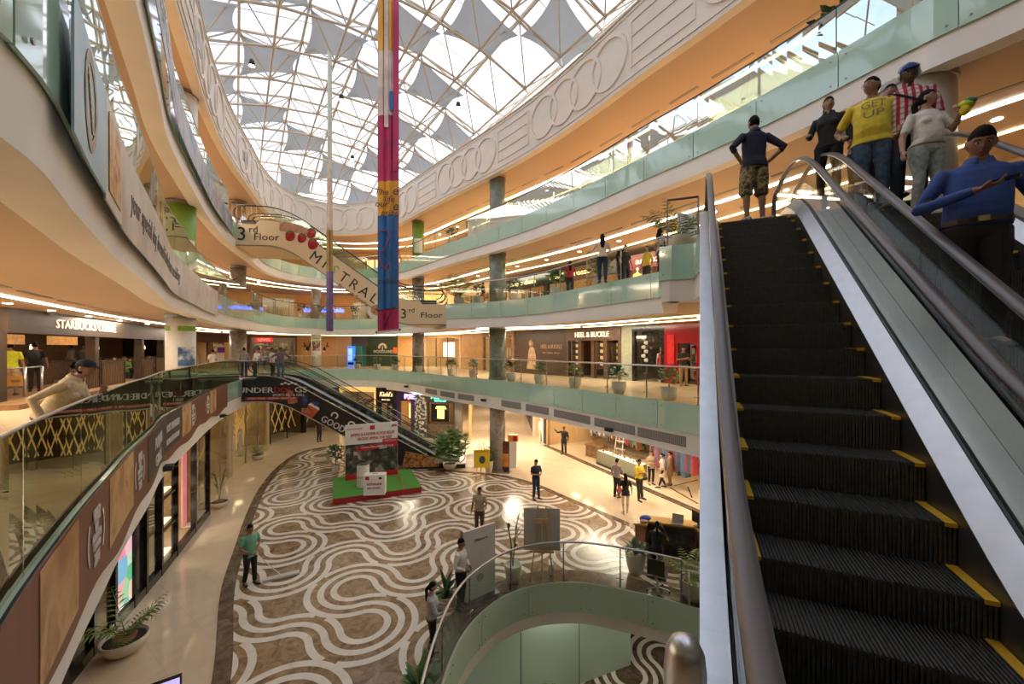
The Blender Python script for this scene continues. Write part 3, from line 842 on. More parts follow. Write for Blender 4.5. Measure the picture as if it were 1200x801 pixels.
# steel post end by the foot of the moving stairs
t = thing('rail_post', 'rounded brushed steel rail post standing at the foot of the moving stairs', 'post', None, (.243,.56,F1))
MB().tube([(0,0,0),(0,0,1.20),(0,0,1.225),(0,0,1.24),(0,0,1.247)], [.028,.028,.0255,.018,.006], 16).build('post', STEEL, t, True)
MB().lathe([(.05,0),(.05,.012),(.03,.016)], (0,0,0), 16).build('base_ring', STEEL, t)

# ================================================================= moving stairs
def smooth_ramp(run, H, blend):
    """height of the nosing line along the run, eased at both ends"""
    def f(x):
        k = H/run
        def q(y):  # integral of eased step
            if y <= -blend: return 0.
            if y >= blend: return y
            return (y+blend)**2/(4*blend)
        return k*(q(x)-q(x-run))
    return f

class Esc:
    """local frame: x = along the incline (going up), y = across (0 at the left skirt .. w), z from lower floor"""
    def __init__(s, o, az, H, run, w=1.0):
        s.o = Vector(o); s.H = H; s.run = run; s.w = w
        s.d = Vector((sin(az), cos(az), 0)); s.r = Vector((cos(az), -sin(az), 0)); s.az = az
    def fr(s, x, y, z): return s.o + s.d*x + s.r*y + Vector((0,0,z))

def step_mesh(e, g, ridges=True, rise=.24):
    mb = MB(); w = e.w; n = 52
    loc = lambda x, y, z: tuple(e.d*x + e.r*y + Vector((0,0,z)))
    mb.box(.0, g+.02, 0, w, -.055, -.012, 0, loc)
    mb.box(.004, .028, 0, w, -rise-.06, -.012, 0, loc)
    if ridges:
        p = w/n
        for k in range(n):
            y0 = k*p+.2*p; y1 = y0+p*.5
            mb.box(0, g+.01, y0, y1, -.012, 0, 0, loc)
            mb.box(-.006, .004, y0, y1, -rise-.05, -.0, 0, loc)
    else:
        mb.box(0, g+.01, 0, w, -.012, 0, 0, loc)
    return mb
STEPM = M('black step metal', (.085,.08,.074), .42, metal=.3, var=.25, scale=30)
SKIRTM = M('dark skirt metal', (.12,.115,.11), .35, metal=.7, var=.08)
HANDR = M('rubber handrail', (.10,.08,.085), .34, spec=.7, var=.05, coat=.15)
HANDRB = M('black handrail', (.03,.028,.03), .25, spec=.6, var=.05)

def handrail_mesh(e, y, prof, x0, x1, hz, rn, n_end=10):
    """loop of handrail: over the top from the lower newel to the upper newel with round ends"""
    pts = []
    zl = prof(x0); zu = prof(x1)
    for i in range(n_end+1):
        a = -pi/2 - pi*i/n_end   # lower newel, from underneath round to top
        pts.append((x0+rn*cos(a), zl+hz-rn+rn*sin(a)))
    n = int((x1-x0)/.12)
    for i in range(1, n): x = x0+(x1-x0)*i/n; pts.append((x, prof(x)+hz))
    for i in range(n_end+1):
        a = pi/2 - pi*i/n_end
        pts.append((x1+rn*cos(a), zu+hz-rn+rn*sin(a)))
    pts[n_end] = (x0, zl+hz)
    sec = [(-.04,-.012),(-.036,.012),(-.02,.024),(.02,.024),(.036,.012),(.04,-.012),(.03,-.02),(-.03,-.02)]
    R = []
    for i, (x, z) in enumerate(pts):
        a = pts[max(0,i-1)]; b = pts[min(len(pts)-1,i+1)]; tx, tz = b[0]-a[0], b[1]-a[1]; L = math.hypot(tx, tz) or 1; tx /= L; tz /= L
        R.append([e.fr(x - tz*v, y+u, z + tx*v) for u, v in sec])
    return MB().rings(R, 0, True, True)

def sweep(e, prof, x0, x1, sec, mi=0, step=.18, closed=True):
    """section [(y, dz)] following prof(x)+dz"""
    n = max(1, int((x1-x0)/step)); R = []
    for i in range(n+1):
        x = x0+(x1-x0)*i/n; R.append([e.fr(x, y, (prof(x)+z) if not isinstance(z, tuple) else z[0]) for y, z in sec])
    return MB().rings(R, mi, closed, True)

def moving_stair(name, label, e, full=True, sides=('L','R'), group=None, hz=.97, xlo=-1.6, xhi=None, blend=.85, trussmat=STEEL, first=0., detail=True, hr=None, deckL=.13, deckR=.07):
    t = thing(name, label, 'escalator', group)
    run, H, w = e.run, e.H, e.w; xhi = xhi if xhi is not None else run+1.7
    pn = smooth_ramp(run, H, blend)
    ph = smooth_ramp(run, H, blend*1.35)
    g = .3366; me = None; yl = None
    # steps
    k = math.floor((xlo+.5-first)/g)
    sm = step_mesh(e, g, detail, .235).mesh('step', STEPM)
    if detail:
        loc = lambda x, y, z: tuple(e.d*x + e.r*y + Vector((0,0,z)))
        yms = [MB().prism([(0,.004),(g,.004),(g,0),(0,0),(0,-.02),(-.012,-.02),(-.012,.003)], lambda u, d, v: loc(u, d, v), ya, ya+.05).mesh('yellow_edge', YELLOWP) for ya in (0, w-.05)]
    x = first+k*g
    while x < xhi-.5:
        z = pn(x+.001) if x > 0 else 0.
        o = link('step', sm, t); o.location = e.fr(x, 0, z)
        if detail:
            for ym in yms: link('yellow_edge', ym, o)
        x += g
    # comb plates / landings
    for nm, xa, xb, z in (('comb_plate', xlo-.9, xlo+.5, 0.012), ('comb_plate', xhi-.55, xhi+.7, H+.012)):
        MB().box(xa, xb, -.1, w+.1, z-.03, z, 0, e.fr).build(nm, STEEL, t)
    deck = .215
    for sd in sides:
        m = (lambda y: y) if sd == 'R' else None
        def Y(y): return w+y if sd == 'R' else -y
        dk = deckR if sd == 'R' else deckL
        sweep(e, pn, xlo, xhi, [(Y(.004), -.30), (Y(.004), .10), (Y(.012), .10), (Y(.012), -.30)]).build('skirt_panel', SKIRTM, t)
        sweep(e, pn, xlo, xhi, [(Y(.006), .10), (Y(dk), deck), (Y(dk), deck-.04), (Y(.006), .07)]).build('inner_deck', STEEL, t)
        sweep(e, pn, xlo, xhi, [(Y(dk), deck+.012), (Y(dk+.012), deck+.02), (Y(dk+.012), deck-.05), (Y(dk), deck-.05)]).build('gasket', BLACK, t)
        # glass panels
        n = max(3, round((xhi-xlo)/1.25)); ww = (xhi-xlo)/n
        for i in range(n):
            xa, xb = xlo+i*ww+.01, xlo+(i+1)*ww-.01; m_ = 5; R = []
            for q in range(m_+1):
                x = xa+(xb-xa)*q/m_; R.append([e.fr(x, Y(dk+.012), pn(x)+deck-.03), e.fr(x, Y(dk+.022), pn(x)+deck-.03), e.fr(x, Y(dk+.022), ph(x)+hz-.03), e.fr(x, Y(dk+.012), ph(x)+hz-.03)])
            MB().rings(R, 0, True, True).build('glass_panel', ESCGL, t)
        handrail_mesh(e, Y(dk+.017), ph, xlo, xhi, hz, .33).build('handrail', hr or HANDR, t, True)
    return t, pn

COVERM = M('satin steel cover', (.74,.75,.76), .38, metal=.55, var=.04)
# up-going stairs beside the camera and the down-going stairs next to them
AZ = math.atan(220/467.); TA = .7073
dirv = Vector((sin(AZ), cos(AZ), 0)); rgt = Vector((cos(AZ), -sin(AZ), 0))
def EP(tau, u, z=0.): return dirv*tau + rgt*u + Vector((0,0,z))
CP = 3.07
TAU0 = (F1-EYE+CP)/TA; RUN = (F2-F1)/TA
eu = Esc(EP(TAU0, .2647, F1), AZ, F2-F1, RUN, 1.0)
ed = Esc(EP(TAU0, 1.845, F1), AZ, F2-F1, RUN, 1.0)
first = (3.665-TAU0) % .3366
up_t, PN = moving_stair('escalator', 'black stepped escalator with steel sides rising past the camera', eu, hz=.90, xlo=-1.1, xhi=RUN+2.0, first=first, deckL=.113, deckR=.114)
dn_t, _ = moving_stair('escalator', 'down escalator carrying the group of shoppers', ed, hz=.90, xlo=-1.1, xhi=RUN+2.0, first=first+.02, deckL=.108, deckR=.108)
# outer cladding on the left, steel cover between the two
b = sweep(eu, PN, -1.1, RUN+2.0, [(-.145,.225),(-.265,.225),(-.265,-1.0),(-.145,-1.0)]); b.build('outer_cladding', STEEL, up_t)
sweep(eu, PN, -1.1, RUN+2.0, [(1.15,.225),(1.29,.23),(1.29,-.2),(1.15,-.2)]).build('centre_cover', COVERM, up_t)
sweep(eu, PN, -1.1, RUN+2.0, [(1.294,.23),(1.44,.225),(1.44,-.2),(1.294,-.2)]).build('centre_cover', COVERM, up_t)
sweep(ed, PN, -1.1, RUN+2.0, [(1.14,.225),(1.26,.225),(1.26,-1.0),(1.14,-1.0)]).build('outer_cladding', STEEL, dn_t)
sweep(eu, PN, -1.1, RUN+2.0, [(-.2,-.45),(2.78,-.45),(2.78,-1.0),(-.2,-1.0)]).build('truss_casing', CREAM, up_t)

# far escalators with printed sides
def bridge(name, label, label2, o, az, H, run, mats, side_h, lo_land, hi_land, hz=.95, flip=False):
    """twin escalator going up toward -d (flip): near lane first"""
    e1 = Esc(o, az, H, run, 1.0)
    t, pn = moving_stair(name, label, e1, hz=hz, xlo=-lo_land, xhi=run+hi_land, detail=False, hr=HANDRB, deckL=.1, deckR=.1)
    e2 = Esc(e1.fr(0, -1.62 if flip else 1.62, 0), az, H, run, 1.0)
    t2, _ = moving_stair(name, label2, e2, hz=hz, xlo=-lo_land, xhi=run+hi_land, detail=False, hr=HANDRB, deckL=.1, deckR=.1)
    return e1, t, e2, t2, pn
UND = ramp_mat('black bar print', [(.0,(.02,.018,.018)),(.45,(.02,.018,.018)),(.52,(.30,.10,.07)),(.6,(.10,.12,.30)),(.68,(.45,.10,.05)),(.75,(.02,.018,.018)),(1,(.03,.02,.02))], 'N', .35, nscale=.9)
BLACKP = M('black printed side panel', (.018,.016,.016), .35, var=.1)
BEIGEP = M('beige printed side panel', (.78,.62,.39), .45, var=.03)
# lower bridge: top landing at the left on the first gallery, foot at the right on the ground floor
def side_frame(p_up, p_dn):
    fr, L = frame2(p_up, p_dn); return fr, L
ua, ub = Vector((-14.6,20.6)), Vector((-2.55,21.8)); TL = .577
dl = (ub-ua); LB = dl.length; dl.normalize()
az_u = math.atan2(-dl.x, -dl.y)           # going up = from right to left
H1 = F1-F0; run1 = H1/TL
lo1 = LB-2.45-run1; x_lo = LB-lo1                       # position of the foot along ua->ub
o1 = Vector((*(ua+dl*(LB-lo1-.0)), F0)); nrm = Vector((-dl.y, dl.x))
o1 = o1+Vector((nrm.x, nrm.y, 0))*.22
hi1 = LB-lo1-run1-.55
e1, te1, e2, te2, pn1 = bridge('escalator', 'near lane of the escalator with the black bar advertisement on its side', 'rear lane of the escalator behind the black bar advertisement',
     o1, az_u, H1, run1, None, 1.25, lo1-.35, hi1, flip=False)
def side_panel(parent, fr, L, prof, zlo_clip, d0, d1, up, dn, mat, name='side_panel', step=.15, x0=0., x1=None, caps=True):
    """prof(u): nosing height at u measured from the upper end; panel from prof-dn to prof+up"""
    x1 = L if x1 is None else x1; n = max(2, int((x1-x0)/step)); R = []
    for i in range(n+1):
        u = x0+(x1-x0)*i/n; a = max(prof(u)-dn(u) if callable(dn) else prof(u)-dn, zlo_clip); b = prof(u)+(up(u) if callable(up) else up)
        R.append([fr(u,d0,a), fr(u,d0,b), fr(u,d1,b), fr(u,d1,a)])
    return MB().rings(R, 0, True, True).build(name, mat, parent)
fr1, L1_ = side_frame(ua, ub)
# heights along the bridge measured from the upper (left) end
def prof1(u): return F0+pn1((LB-lo1)-u)
UPK = lambda a: (lambda u: .02 if u < a else .2)
side_panel(te1, fr1, L1_, prof1, F0+.02, .04, .09, UPK(1.35), 1.15, BLACKP)
side_panel(te1, fr1, L1_, prof1, F0+.02, .09, 3.05, -.32, 1.14, CREAM, 'truss_casing')
side_panel(te1, fr1, L1_, prof1, F0+.02, .035, .12, .24, -.2, STEEL, 'edge_trim', x0=1.35)
side_panel(te1, fr1, L1_, prof1, F0+.02, .0, .04, -1.11, 1.16, STEEL, 'edge_trim', x1=L1_-1.6)
def inc_frame(fr, u_top, z_top, slope=TA):
    L = math.hypot(1, slope); c, s = 1/L, slope/L
    return lambda u, d, v: fr(u_top+u*c+v*s, d, z_top-u*s+v*c)
ang_top = (LB-lo1)-run1
letters('lettering', 'UNDER', fr1, 1.25, F1-.54, .04, .40, WHITE, te1, ext=.006, width=1.75, bold=.01)
letters('lettering', 'DOG', fr1, 2.65, F1-.54, .04, .40, RED, te1, ext=.006, width=.95, bold=.01)
letters('lettering', 'GS', fr1, 3.5, F1-.54, .04, .40, WHITE, te1, ext=.006, width=.6, bold=.01)
letters('lettering', 'SPORTS BAR & GRILL', fr1, 2.9, F1-.80, .04, .20, WHITE, te1, ext=.006, width=1.6)
b = MB().box(.75, 3.35, .03, .042, F1-1.03, F1-.90, 0, fr1); b.build('red_band', RED, te1)
letters('lettering', 'GREAT FOOD \u2022 SPORTS \u2022 NIGHT LIFE', fr1, 2.05, F1-.965, .03, .12, WHITE, te1, ext=.004, width=2.4)
b = MB()   # running-dog style emblem made of plain dashes
for k in range(5): b.ell(fr1(2.55+.17*k, .034, F1-.22+.06*(k % 2)), (.1,.006,.05), 8, 5)
b.build('emblem', WHITE, te1)
fi1 = inc_frame(fr1, ang_top, F1, TL)
SKINP = M('skin tone print', (.50,.20,.11), .5, var=.3, scale=6); BEERP = M('orange drink print', (.62,.12,.05), .4, var=.3, scale=5); BLUEP = M('blue print', (.03,.07,.35), .4, var=.4, scale=5)
b = MB(); b.ell(fi1(.75,.034,-.35), (.2,.006,.22), 14, 8); b.ell(fi1(1.0,.034,-.72), (.42,.006,.14), 12, 6); b.build('portrait_print', SKINP, te1)
b = MB(); b.ell(fi1(.72,.03,-.18), (.2,.006,.12), 12, 6); b.build('portrait_print', INK, te1)
b = MB(); b.ell(fi1(1.6,.034,-.3), (.16,.006,.28), 10, 6); b.ell(fi1(2.1,.034,-.25), (.3,.006,.12), 10, 6); b.build('blue_print', BLUEP, te1)
b = MB(); b.prism([(1.95,-.98),(2.4,-.98),(2.5,-.42),(1.9,-.42)], fi1, .03, .04); b.build('drink_print', BEERP, te1)
b = MB(); b.ell(fi1(1.85,.031,-.8), (.3,.005,.13), 10, 6); b.build('hand_print', SKINP, te1)
b = MB(); b.prism([(1.88,-.42),(2.52,-.42),(2.46,-.30),(1.95,-.28)], fi1, .028, .04); b.build('foam_print', WHITE, te1)
letters('lettering', 'GOOD TIMES', fi1, 4.15, -.72, .04, .5, WHITE, te1, ext=.006, width=2.6, bold=.012)
for uu in (3.35, 4.35):
    b = MB(); R = []
    for i in range(13):
        a = -.9+i*pi*1.55/12; R.append([fi1(uu+r*cos(a), .036-dd, -.27+r*sin(a)*.9) for r, dd in ((.12,0),(.12,.008),(.2,.008),(.2,0))])
    b.rings(R); b.build('emblem', WHITE, te1)
FOODP = ramp_mat('food picture print', [(.3,(.03,.02,.02)),(.45,(.35,.14,.04)),(.55,(.6,.35,.12)),(.65,(.25,.05,.03)),(.8,(.6,.55,.4))], 'N', .4, nscale=4)
b = MB(); b.prism([(8.7,.12),(10.7,.12),(10.6,.62),(8.9,1.0)], lambda u,d,v: fr1(u,d,v), .028, .04); b.build('food_print', FOODP, te1)
b = MB(); b.ell(fr1(10.5,.03,.42), (.42,.008,.14), 12, 6); b.build('bowl_print', POTG, te1)
# upper bridge
va, vb = Vector((-13.95,19.7)), Vector((-3.4,20.55))
dv = vb-va; LV = dv.length; dv.normalize(); nv = Vector((-dv.y, dv.x))
run2 = (F3-F2)/TA; lo2 = LV-2.55-run2
o2 = Vector((*(va+dv*(LV-lo2)), F2))+Vector((nv.x,nv.y,0))*.22
e3, te3, e4, te4, pn2 = bridge('escalator', 'near lane of the high diagonal escalator with beige printed side', 'rear lane of the high diagonal escalator',
     o2, math.atan2(-dv.x, -dv.y), F3-F2, run2, None, 1.2, lo2-.5, 2.1)
fr2, L2_ = side_frame(va, vb)
def prof2(u): return F2+pn2((LV-lo2)-u)
def up2(u): return .02 if u < 1.25 or u > LV-1.25 else .22
side_panel(te3, fr2, L2_, prof2, -50, .02, .09, up2, 1.05, BEIGEP)
side_panel(te3, fr2, L2_, prof2, -50, .09, 3.05, -.32, 1.04, BEIGEP, 'truss_casing')
side_panel(te3, fr2, L2_, prof2, -50, .0, .03, -1.01, 1.07, M('bronze edge trim', (.35,.26,.17), .35, metal=.6), 'edge_trim')
fi2 = inc_frame(fr2, 2.55, F3)
letters('lettering', '3', fr2, .55, F3-.5, .02, .95, INK, te3, ext=.006)
letters('lettering', 'rd', fr2, 1.1, F3-.25, .02, .5, INK, te3, ext=.006)
letters('lettering', 'Floor', fr2, 1.72, F3-.62, .02, .5, INK, te3, ext=.006, width=1.2)
letters('lettering', '3', fr2, LV-2.15, F2-.5, .02, .7, INK, te3, ext=.006)
letters('lettering', 'rd', fr2, LV-1.75, F2-.3, .02, .36, INK, te3, ext=.006)
letters('lettering', 'Floor', fr2, LV-.75, F2-.55, .02, .4, INK, te3, ext=.006, width=1.1)
letters('lettering', 'MI', fi2, 2.35, -.42, .02, .72, INK, te3, ext=.006, space=1.5)
letters('lettering', 'TRAL', fi2, 4.75, -.42, .02, .72, INK, te3, ext=.006, space=1.45, width=2.2)
letters('lettering', 'S', fi2, 3.2, -.4, .02, .72, M('leaf green print', (.25,.45,.05), .4), te3, ext=.006, shear=.2)
letters('lettering', 'Fresh & Simple', fi2, 4.75, -.86, .02, .24, INK, te3, ext=.006, width=1.75)
TOMATO = M('tomato red print', (.38,.012,.015), .25, var=.3, scale=4)
tb = MB(); tg = MB()
for uu, vv, rr in ((.35,-.62,.28),(.95,-.72,.25),(1.45,-.45,.25),(1.5,-1.0,.3)):
    c = fr2(2.5+uu*.95, .012, F3+vv+.1); tb.ell(c, (rr,.014,rr*.95), 18, 9)
    for a in range(5): tg.ell(fr2(2.5+uu*.95+.06*cos(a*1.26), -.006, F3+vv+.1+rr*.72+.05*sin(a*1.26)), (.06,.004,.02), 6, 4)
tb.build('tomato_print', TOMATO, te3, True); tg.build('stalk_print', LEAF, te3)
b = MB(); b.prism([(2.35,-.28),(2.35,.08),(2.62,.2),(3.5,-.05),(3.75,-.3),(3.6,-.42)], lambda u,d,v: fr2(u,d,F3+v), .012, .022); b.build('board_print', M('wooden board print', (.42,.24,.13), .4, var=.3), te3)
b = MB(); b.ell(fr2(LV-3.5,.012,F2-.3), (.5,.01,.48), 20, 9); b.build('plate_print', WHITE, te3)
b = MB(); b.ell(fr2(LV-3.5,.002,F2-.3), (.3,.01,.28), 14, 7); b.build('food_print', FOODP, te3)
b = MB(); b.box(LV-2.9, LV-2.84, .012, .02, F2-.65, F2+.0, 0, fr2); b.box(LV-2.76, LV-2.70, .012, .02, F2-.65, F2-.05, 0, fr2); b.build('cutlery_print', STEELD, te3)
# landing rails
def rail_run(label, pts, F, h=1.0, bal=.22, mat=STEELD):
    t = thing('metal_railing', label, 'railing')
    P_ = [Vector((p[0],p[1],F)) for p in pts]; up = Vector((0,0,h))
    MB().tube([p+up for p in P_], .025, 8).build('handrail', mat, t, True); MB().tube([p+Vector((0,0,.1)) for p in P_], .015, 6).build('rail', mat, t)
    for a, b in zip(P_, P_[1:]):
        n = max(1, int((b-a).length/bal))
        for i in range(n+1): MB().tube([a.lerp(b,i/n), a.lerp(b,i/n)+up], .01, 5).build('baluster', mat, t)
def q2(u, d): v = fr2(u, d, 0); return (v.x, v.y)
def q1(u, d): v = fr1(u, d, 0); return (v.x, v.y)
rail_run('thin railing on the upper left landing of the diagonal escalator', [q2(.05,.1), q2(1.2,.1)], F3)
rail_run('thin railing on the right landing at the foot of the diagonal escalator', [q2(LV-1.2,.1), q2(LV-.02,.1)], F2)
rail_run('steel railing on the landing above the black bar advertisement', [q1(.02,.1), q1(1.3,.1)], F1, bal=.62, mat=STEEL)
# landing slabs that tie the bridges to the galleries
mb = MB(); mb.hexa([fr2(-2.2,.1,F3-1.0),fr2(.5,.1,F3-1.0),fr2(.5,3.2,F3-1.0),fr2(-2.2,3.2,F3-1.0),fr2(-2.2,.1,F3-.01),fr2(.5,.1,F3-.01),fr2(.5,3.2,F3-.01),fr2(-2.2,3.2,F3-.01)])
mb.build('landing_slab', BEIGEP, te3)
mb = MB(); mb.hexa([fr1(-1.8,.1,F1-1.1),fr1(.5,.1,F1-1.1),fr1(.5,3.2,F1-1.1),fr1(-1.8,3.2,F1-1.1),fr1(-1.8,.1,F1-.01),fr1(.5,.1,F1-.01),fr1(.5,3.2,F1-.01),fr1(-1.8,3.2,F1-.01)])
mb.build('landing_slab', CREAM, te1)

# ================================================================= long printed banners on the left galleries
def wave_banner(name, label, E, s0, s1, zf, mats, seg=.3, off=-.075, th=.015):
    """zf(s01) -> (zlo, zhi)"""
    if s0 > s1: s0 -= E.L
    n = max(2, int((s1-s0)/seg)); R = []
    for i in range(n+1):
        s = s0+(s1-s0)*i/n; lo, hi = zf(i/n); o = off
        R.append([E.pt(s,o,lo), E.pt(s,o,hi), E.pt(s,o-th,hi), E.pt(s,o-th,lo)])
    t = thing(name, label, 'banner')
    MB().rings(R, 0, True, True).build('sheet', mats, t); return t
def px_s(E, px_): return E.px(px_, .8, 22)
# first gallery: brown restaurant banner
sA, sB = E1.near(-2.75,1.95), E1.near(-12.9,17.9)
BROWNB = M('brown banner print', (.20,.075,.045), .45, var=.12, scale=.6)
DKB = M('dark taupe banner print', (.065,.05,.042), .45, var=.15, scale=.8)
NAAN = ramp_mat('bread photo print', [(.3,(.36,.16,.06)),(.45,(.55,.30,.12)),(.55,(.68,.45,.22)),(.66,(.45,.2,.07)),(.8,(.72,.55,.34))], 'N', .45, nscale=1.6)
zb = lambda t: (LIP1+.45+.07*sin(t*19)+.05*sin(t*47), F1+.06)
ban1 = wave_banner('roll_banner', 'long brown restaurant banner under the left gallery glass with award roundels', E1, sA, sB, zb, BROWNB)
frA = E1.frame(0)
def patch(parent, E, a, b, zl, zh, mat, name, off=-.092, wob=0., n=10):
    R = []
    for i in range(n+1):
        s = a+(b-a)*i/n; R.append([E.pt(s,off,zl+wob*sin(i*1.3)), E.pt(s,off,zh), E.pt(s,off-.006,zh), E.pt(s,off-.006,zl+wob*sin(i*1.3))])
    return MB().rings(R,0,True,True).build(name, mat, parent)
def S1(px_): return E1.px(px_, .8, 22)
def round_patch(parent, E, sc, zc, ru, rv, mat, name, off=-.1, n=18, tilt=0.):
    c = E.pt(sc, off, zc); ps = [E.pt(sc+ru*cos(a)+rv*tilt*sin(a), off, zc+rv*sin(a)) for a in [2*pi*k/n for k in range(n)]]
    ps2 = [E.pt(sc+ru*cos(a)+rv*tilt*sin(a), off-.006, zc+rv*sin(a)) for a in [2*pi*k/n for k in range(n)]]
    return MB().rings([ps, ps2]).build(name, mat, parent)
zm = (LIP1+.62+F1)/2
# bread pictures, dark title field, roundels
for pa, pb, kx in ((24, 75, 0), (116, 146, 1), (208, 219, 2), (243, 250, 3)):
    a, b_ = S1(pa), S1(pb); mid = (a+b_)/2
    patch(ban1, E1, a, b_, LIP1+.62, F1+.04, NAAN, 'bread_print')
BROWN2 = M('dark brown banner print', (.12,.045,.03), .45, var=.2, scale=2)
a, b_ = S1(166), S1(207); patch(ban1, E1, a, b_, LIP1+.62, F1+.04, DKB, 'title_field')
frb = lambda u, d, v: E1.pt(u, d, v)
letters('lettering', 'PUNJAB', frb, S1(179), zm+.14, -.098, .34, WHITE, ban1, ext=.004, width=1.1)
letters('lettering', 'GRILL', frb, S1(179), zm-.22, -.098, .34, WHITE, ban1, ext=.004, width=1.0)
letters('lettering', 'MOST AWARDED', frb, S1(196), zm+.12, -.098, .26, WHITE, ban1, ext=.004, width=1.5)
letters('lettering', 'INDIAN RESTAURANT', frb, S1(196), zm-.2, -.098, .2, WHITE, ban1, ext=.004, width=1.5)
def roundel(sc, zc, r):
    for a0, a1 in ((-.62, .62), (pi-.62, pi+.62)):
        R = []
        for i in range(13):
            a = a0+(a1-a0)*i/12; R.append([E1.pt(sc+q*cos(a), o, zc+q*sin(a)) for q, o in ((r*.9,-.095),(r*.9,-.1),(r,-.1),(r,-.095))])
        MB().rings(R).build('roundel_arc', WHITE, ban1)
    for tx, dv_, sz, wd in (('WINNER', .62*r, .22, r*.8), ('BEST', .28*r, .12, r*.4), ('INDIAN FOOD', .02*r, .12, r*1.0), ('CITY AWARD', -.24*r, .1, r*.8), ('2014', -.62*r, .2, r*.6)):
        letters('lettering', tx, frb, sc, zc+dv_, -.098, sz, WHITE, ban1, ext=.004, width=wd, bold=.004)
roundel(S1(97), zm, .38); roundel(S1(155), zm, .38); roundel(S1(222), zm, .4); roundel(S1(240), zm, .4)
# second gallery: blue ring banner, food banner, long pale text banner
def S2(px_): return E2.px(px_, .8, 24)
BLUEB = ramp_mat('pale blue banner print', [(.3,(.20,.40,.52)),(.5,(.36,.55,.66)),(.7,(.58,.70,.76))], 'N', .4, nscale=.8)
t = wave_banner('hanging_banner', 'pale blue banner with a bronze ring on the second gallery at far left', E2, S2(61), S2(106), lambda s: (LIP2+.34, F2+.06), BLUEB, off=-.09)
sc = (S2(78)+S2(86))/2; R = []
for i in range(29):
    a = 2*pi*i/28; R.append([E2.pt(sc+q*.26*cos(a), o, F2-.38+q*.36*sin(a)) for q, o in ((.78,-.106),(.78,-.112),(1.05,-.112),(1.05,-.106))])
MB().rings(R).build('ring_print', M('bronze ring print', (.30,.20,.10), .4, var=.5, scale=9), t)
b = MB(); b.hexa([E2.pt(sc+u, o, F2-.38+v) for o in (-.106,-.114) for u, v in ((-.14,.2),(-.06,.22),(.14,-.2),(.06,-.22))]); b.build('pendant_print', M('gold bead print', (.55,.38,.12), .4, var=.5, scale=30), t)
t = wave_banner('hanging_banner', 'narrow banner with a snack photograph next to the blue ring banner', E2, S2(106.5), S2(128), lambda s: (LIP2+.3, F2+.06), M('cream banner print', (.70,.62,.55), .45), off=-.085)
a, b_ = S2(108.5), S2(125); patch(t, E2, a, b_, LIP2+.42, F2-.05, ramp_mat('snack photo print', [(.3,(.25,.04,.02)),(.42,(.5,.2,.04)),(.55,(.7,.42,.1)),(.7,(.62,.5,.35))], 'N', .4, nscale=6), 'snack_print', off=-.104)
PALEB = ramp_mat('pale rose banner print', [(.3,(.50,.42,.38)),(.5,(.62,.55,.50)),(.7,(.70,.66,.62))], 'N', .45, nscale=1.5)
t = wave_banner('hanging_banner', 'long pale banner with small dark script along the second gallery', E2, S2(128.5), S2(252), lambda s: (LIP2+.28, F2+.05), PALEB, off=-.085)
fb2 = lambda u, d, v: E2.pt(u, d, v)
letters('lettering', 'your special day dressed in the finest wedding', fb2, (S2(140)+S2(205))/2, F2-.42, -.1, .42, M('grey script print', (.16,.13,.12), .5), t, ext=.004, width=S2(205)-S2(140), shear=.25)
# upper gallery: grey picture banner
def S3(px_): return E3.px(px_, 3, 24)
GREYB = ramp_mat('grey picture banner print', [(.3,(.10,.12,.17)),(.45,(.25,.27,.32)),(.55,(.42,.42,.45)),(.66,(.33,.20,.22)),(.8,(.55,.55,.58))], 'N', .4, nscale=1.1)
t = wave_banner('hanging_banner', 'dark grey picture banner hung along the upper left gallery', E3, E3.near(-4.9,5.0), E3.near(-13.2,18.4), lambda s: (LIP3+.42, F3+.05), GREYB, off=-.16)
letters('lettering', 'STYLE', lambda u, d, v: E3.pt(u, d, v), S3(178), F3-.3, -.176, .5, WHITE, t, ext=.004, width=1.6)

# tall hanging banners in the void
def prism_banner(name, label, c, w, zlo, zhi, faces, rot):
    t = thing(name, label, 'banner', None, (c.x, c.y, 0), rot); return t
cb = PD(455, 388, 15.5); w_ = .80; zb0 = cb.z; zb1 = RTOP+2.25
t = thing('tall_banner', 'tall folded banner in magenta, orange and blue hanging in the middle of the atrium', 'banner', None, (cb.x, cb.y, 0), .12)
MAG = M('magenta print', (.42,.01,.10), .45, var=.25, scale=1.2); ORA = M('orange print', (.72,.34,.03), .45, var=.12, scale=1.2); BLU = M('bright blue print', (.005,.12,.36), .45, var=.25, scale=1.4); PALP = M('pale faded print', (.62,.50,.44), .4, var=.25, scale=1.5)
def zpx(py): return EYE+(HZ-py)/FPX*15.5
segs = [(zb0+.02, zpx(362), MAG), (zpx(362), zpx(252), BLU), (zpx(252), zpx(212), ORA), (zpx(212), zpx(135), MAG), (zpx(135), zpx(60), PALP), (zpx(60), zb1, ORA)]
fold = [(-.40,0.),(-.2,-.05),(-.12,.03),(.05,-.06),(.16,.04),(.40,-.02)]
for zl, zh, m in segs:
    R = []
    for i in range(3):
        z = zl+(zh-zl)*i/2; R.append([(u,d,z+u*.12) for u,d in fold]+[(u,d+.012,z+u*.12) for u,d in reversed(fold)])
    MB().rings(R,0,True,True).build('sheet', m, t)
for zl, zh, m, u0, u1, dd in ((zpx(200), zb1, MAG, .19, .41, -.03), (zpx(150), zb1, PALP, -.14, .02, -.065), (zpx(130), zpx(108), BLU, .06, .2, -.07), (zpx(250), zpx(215), MAG, .385, .41, -.04), (zpx(362), zpx(250), RED, .385, .41, -.04)):
    MB().box(u0,u1,dd-.01,dd,zl,zh).build('colour_strip', m, t)
MB().tube([(-.43,-.02,zb0-.04),(.43,-.02,zb0+.06)], .035, 10).build('bottom_bar', STEEL, t, True)
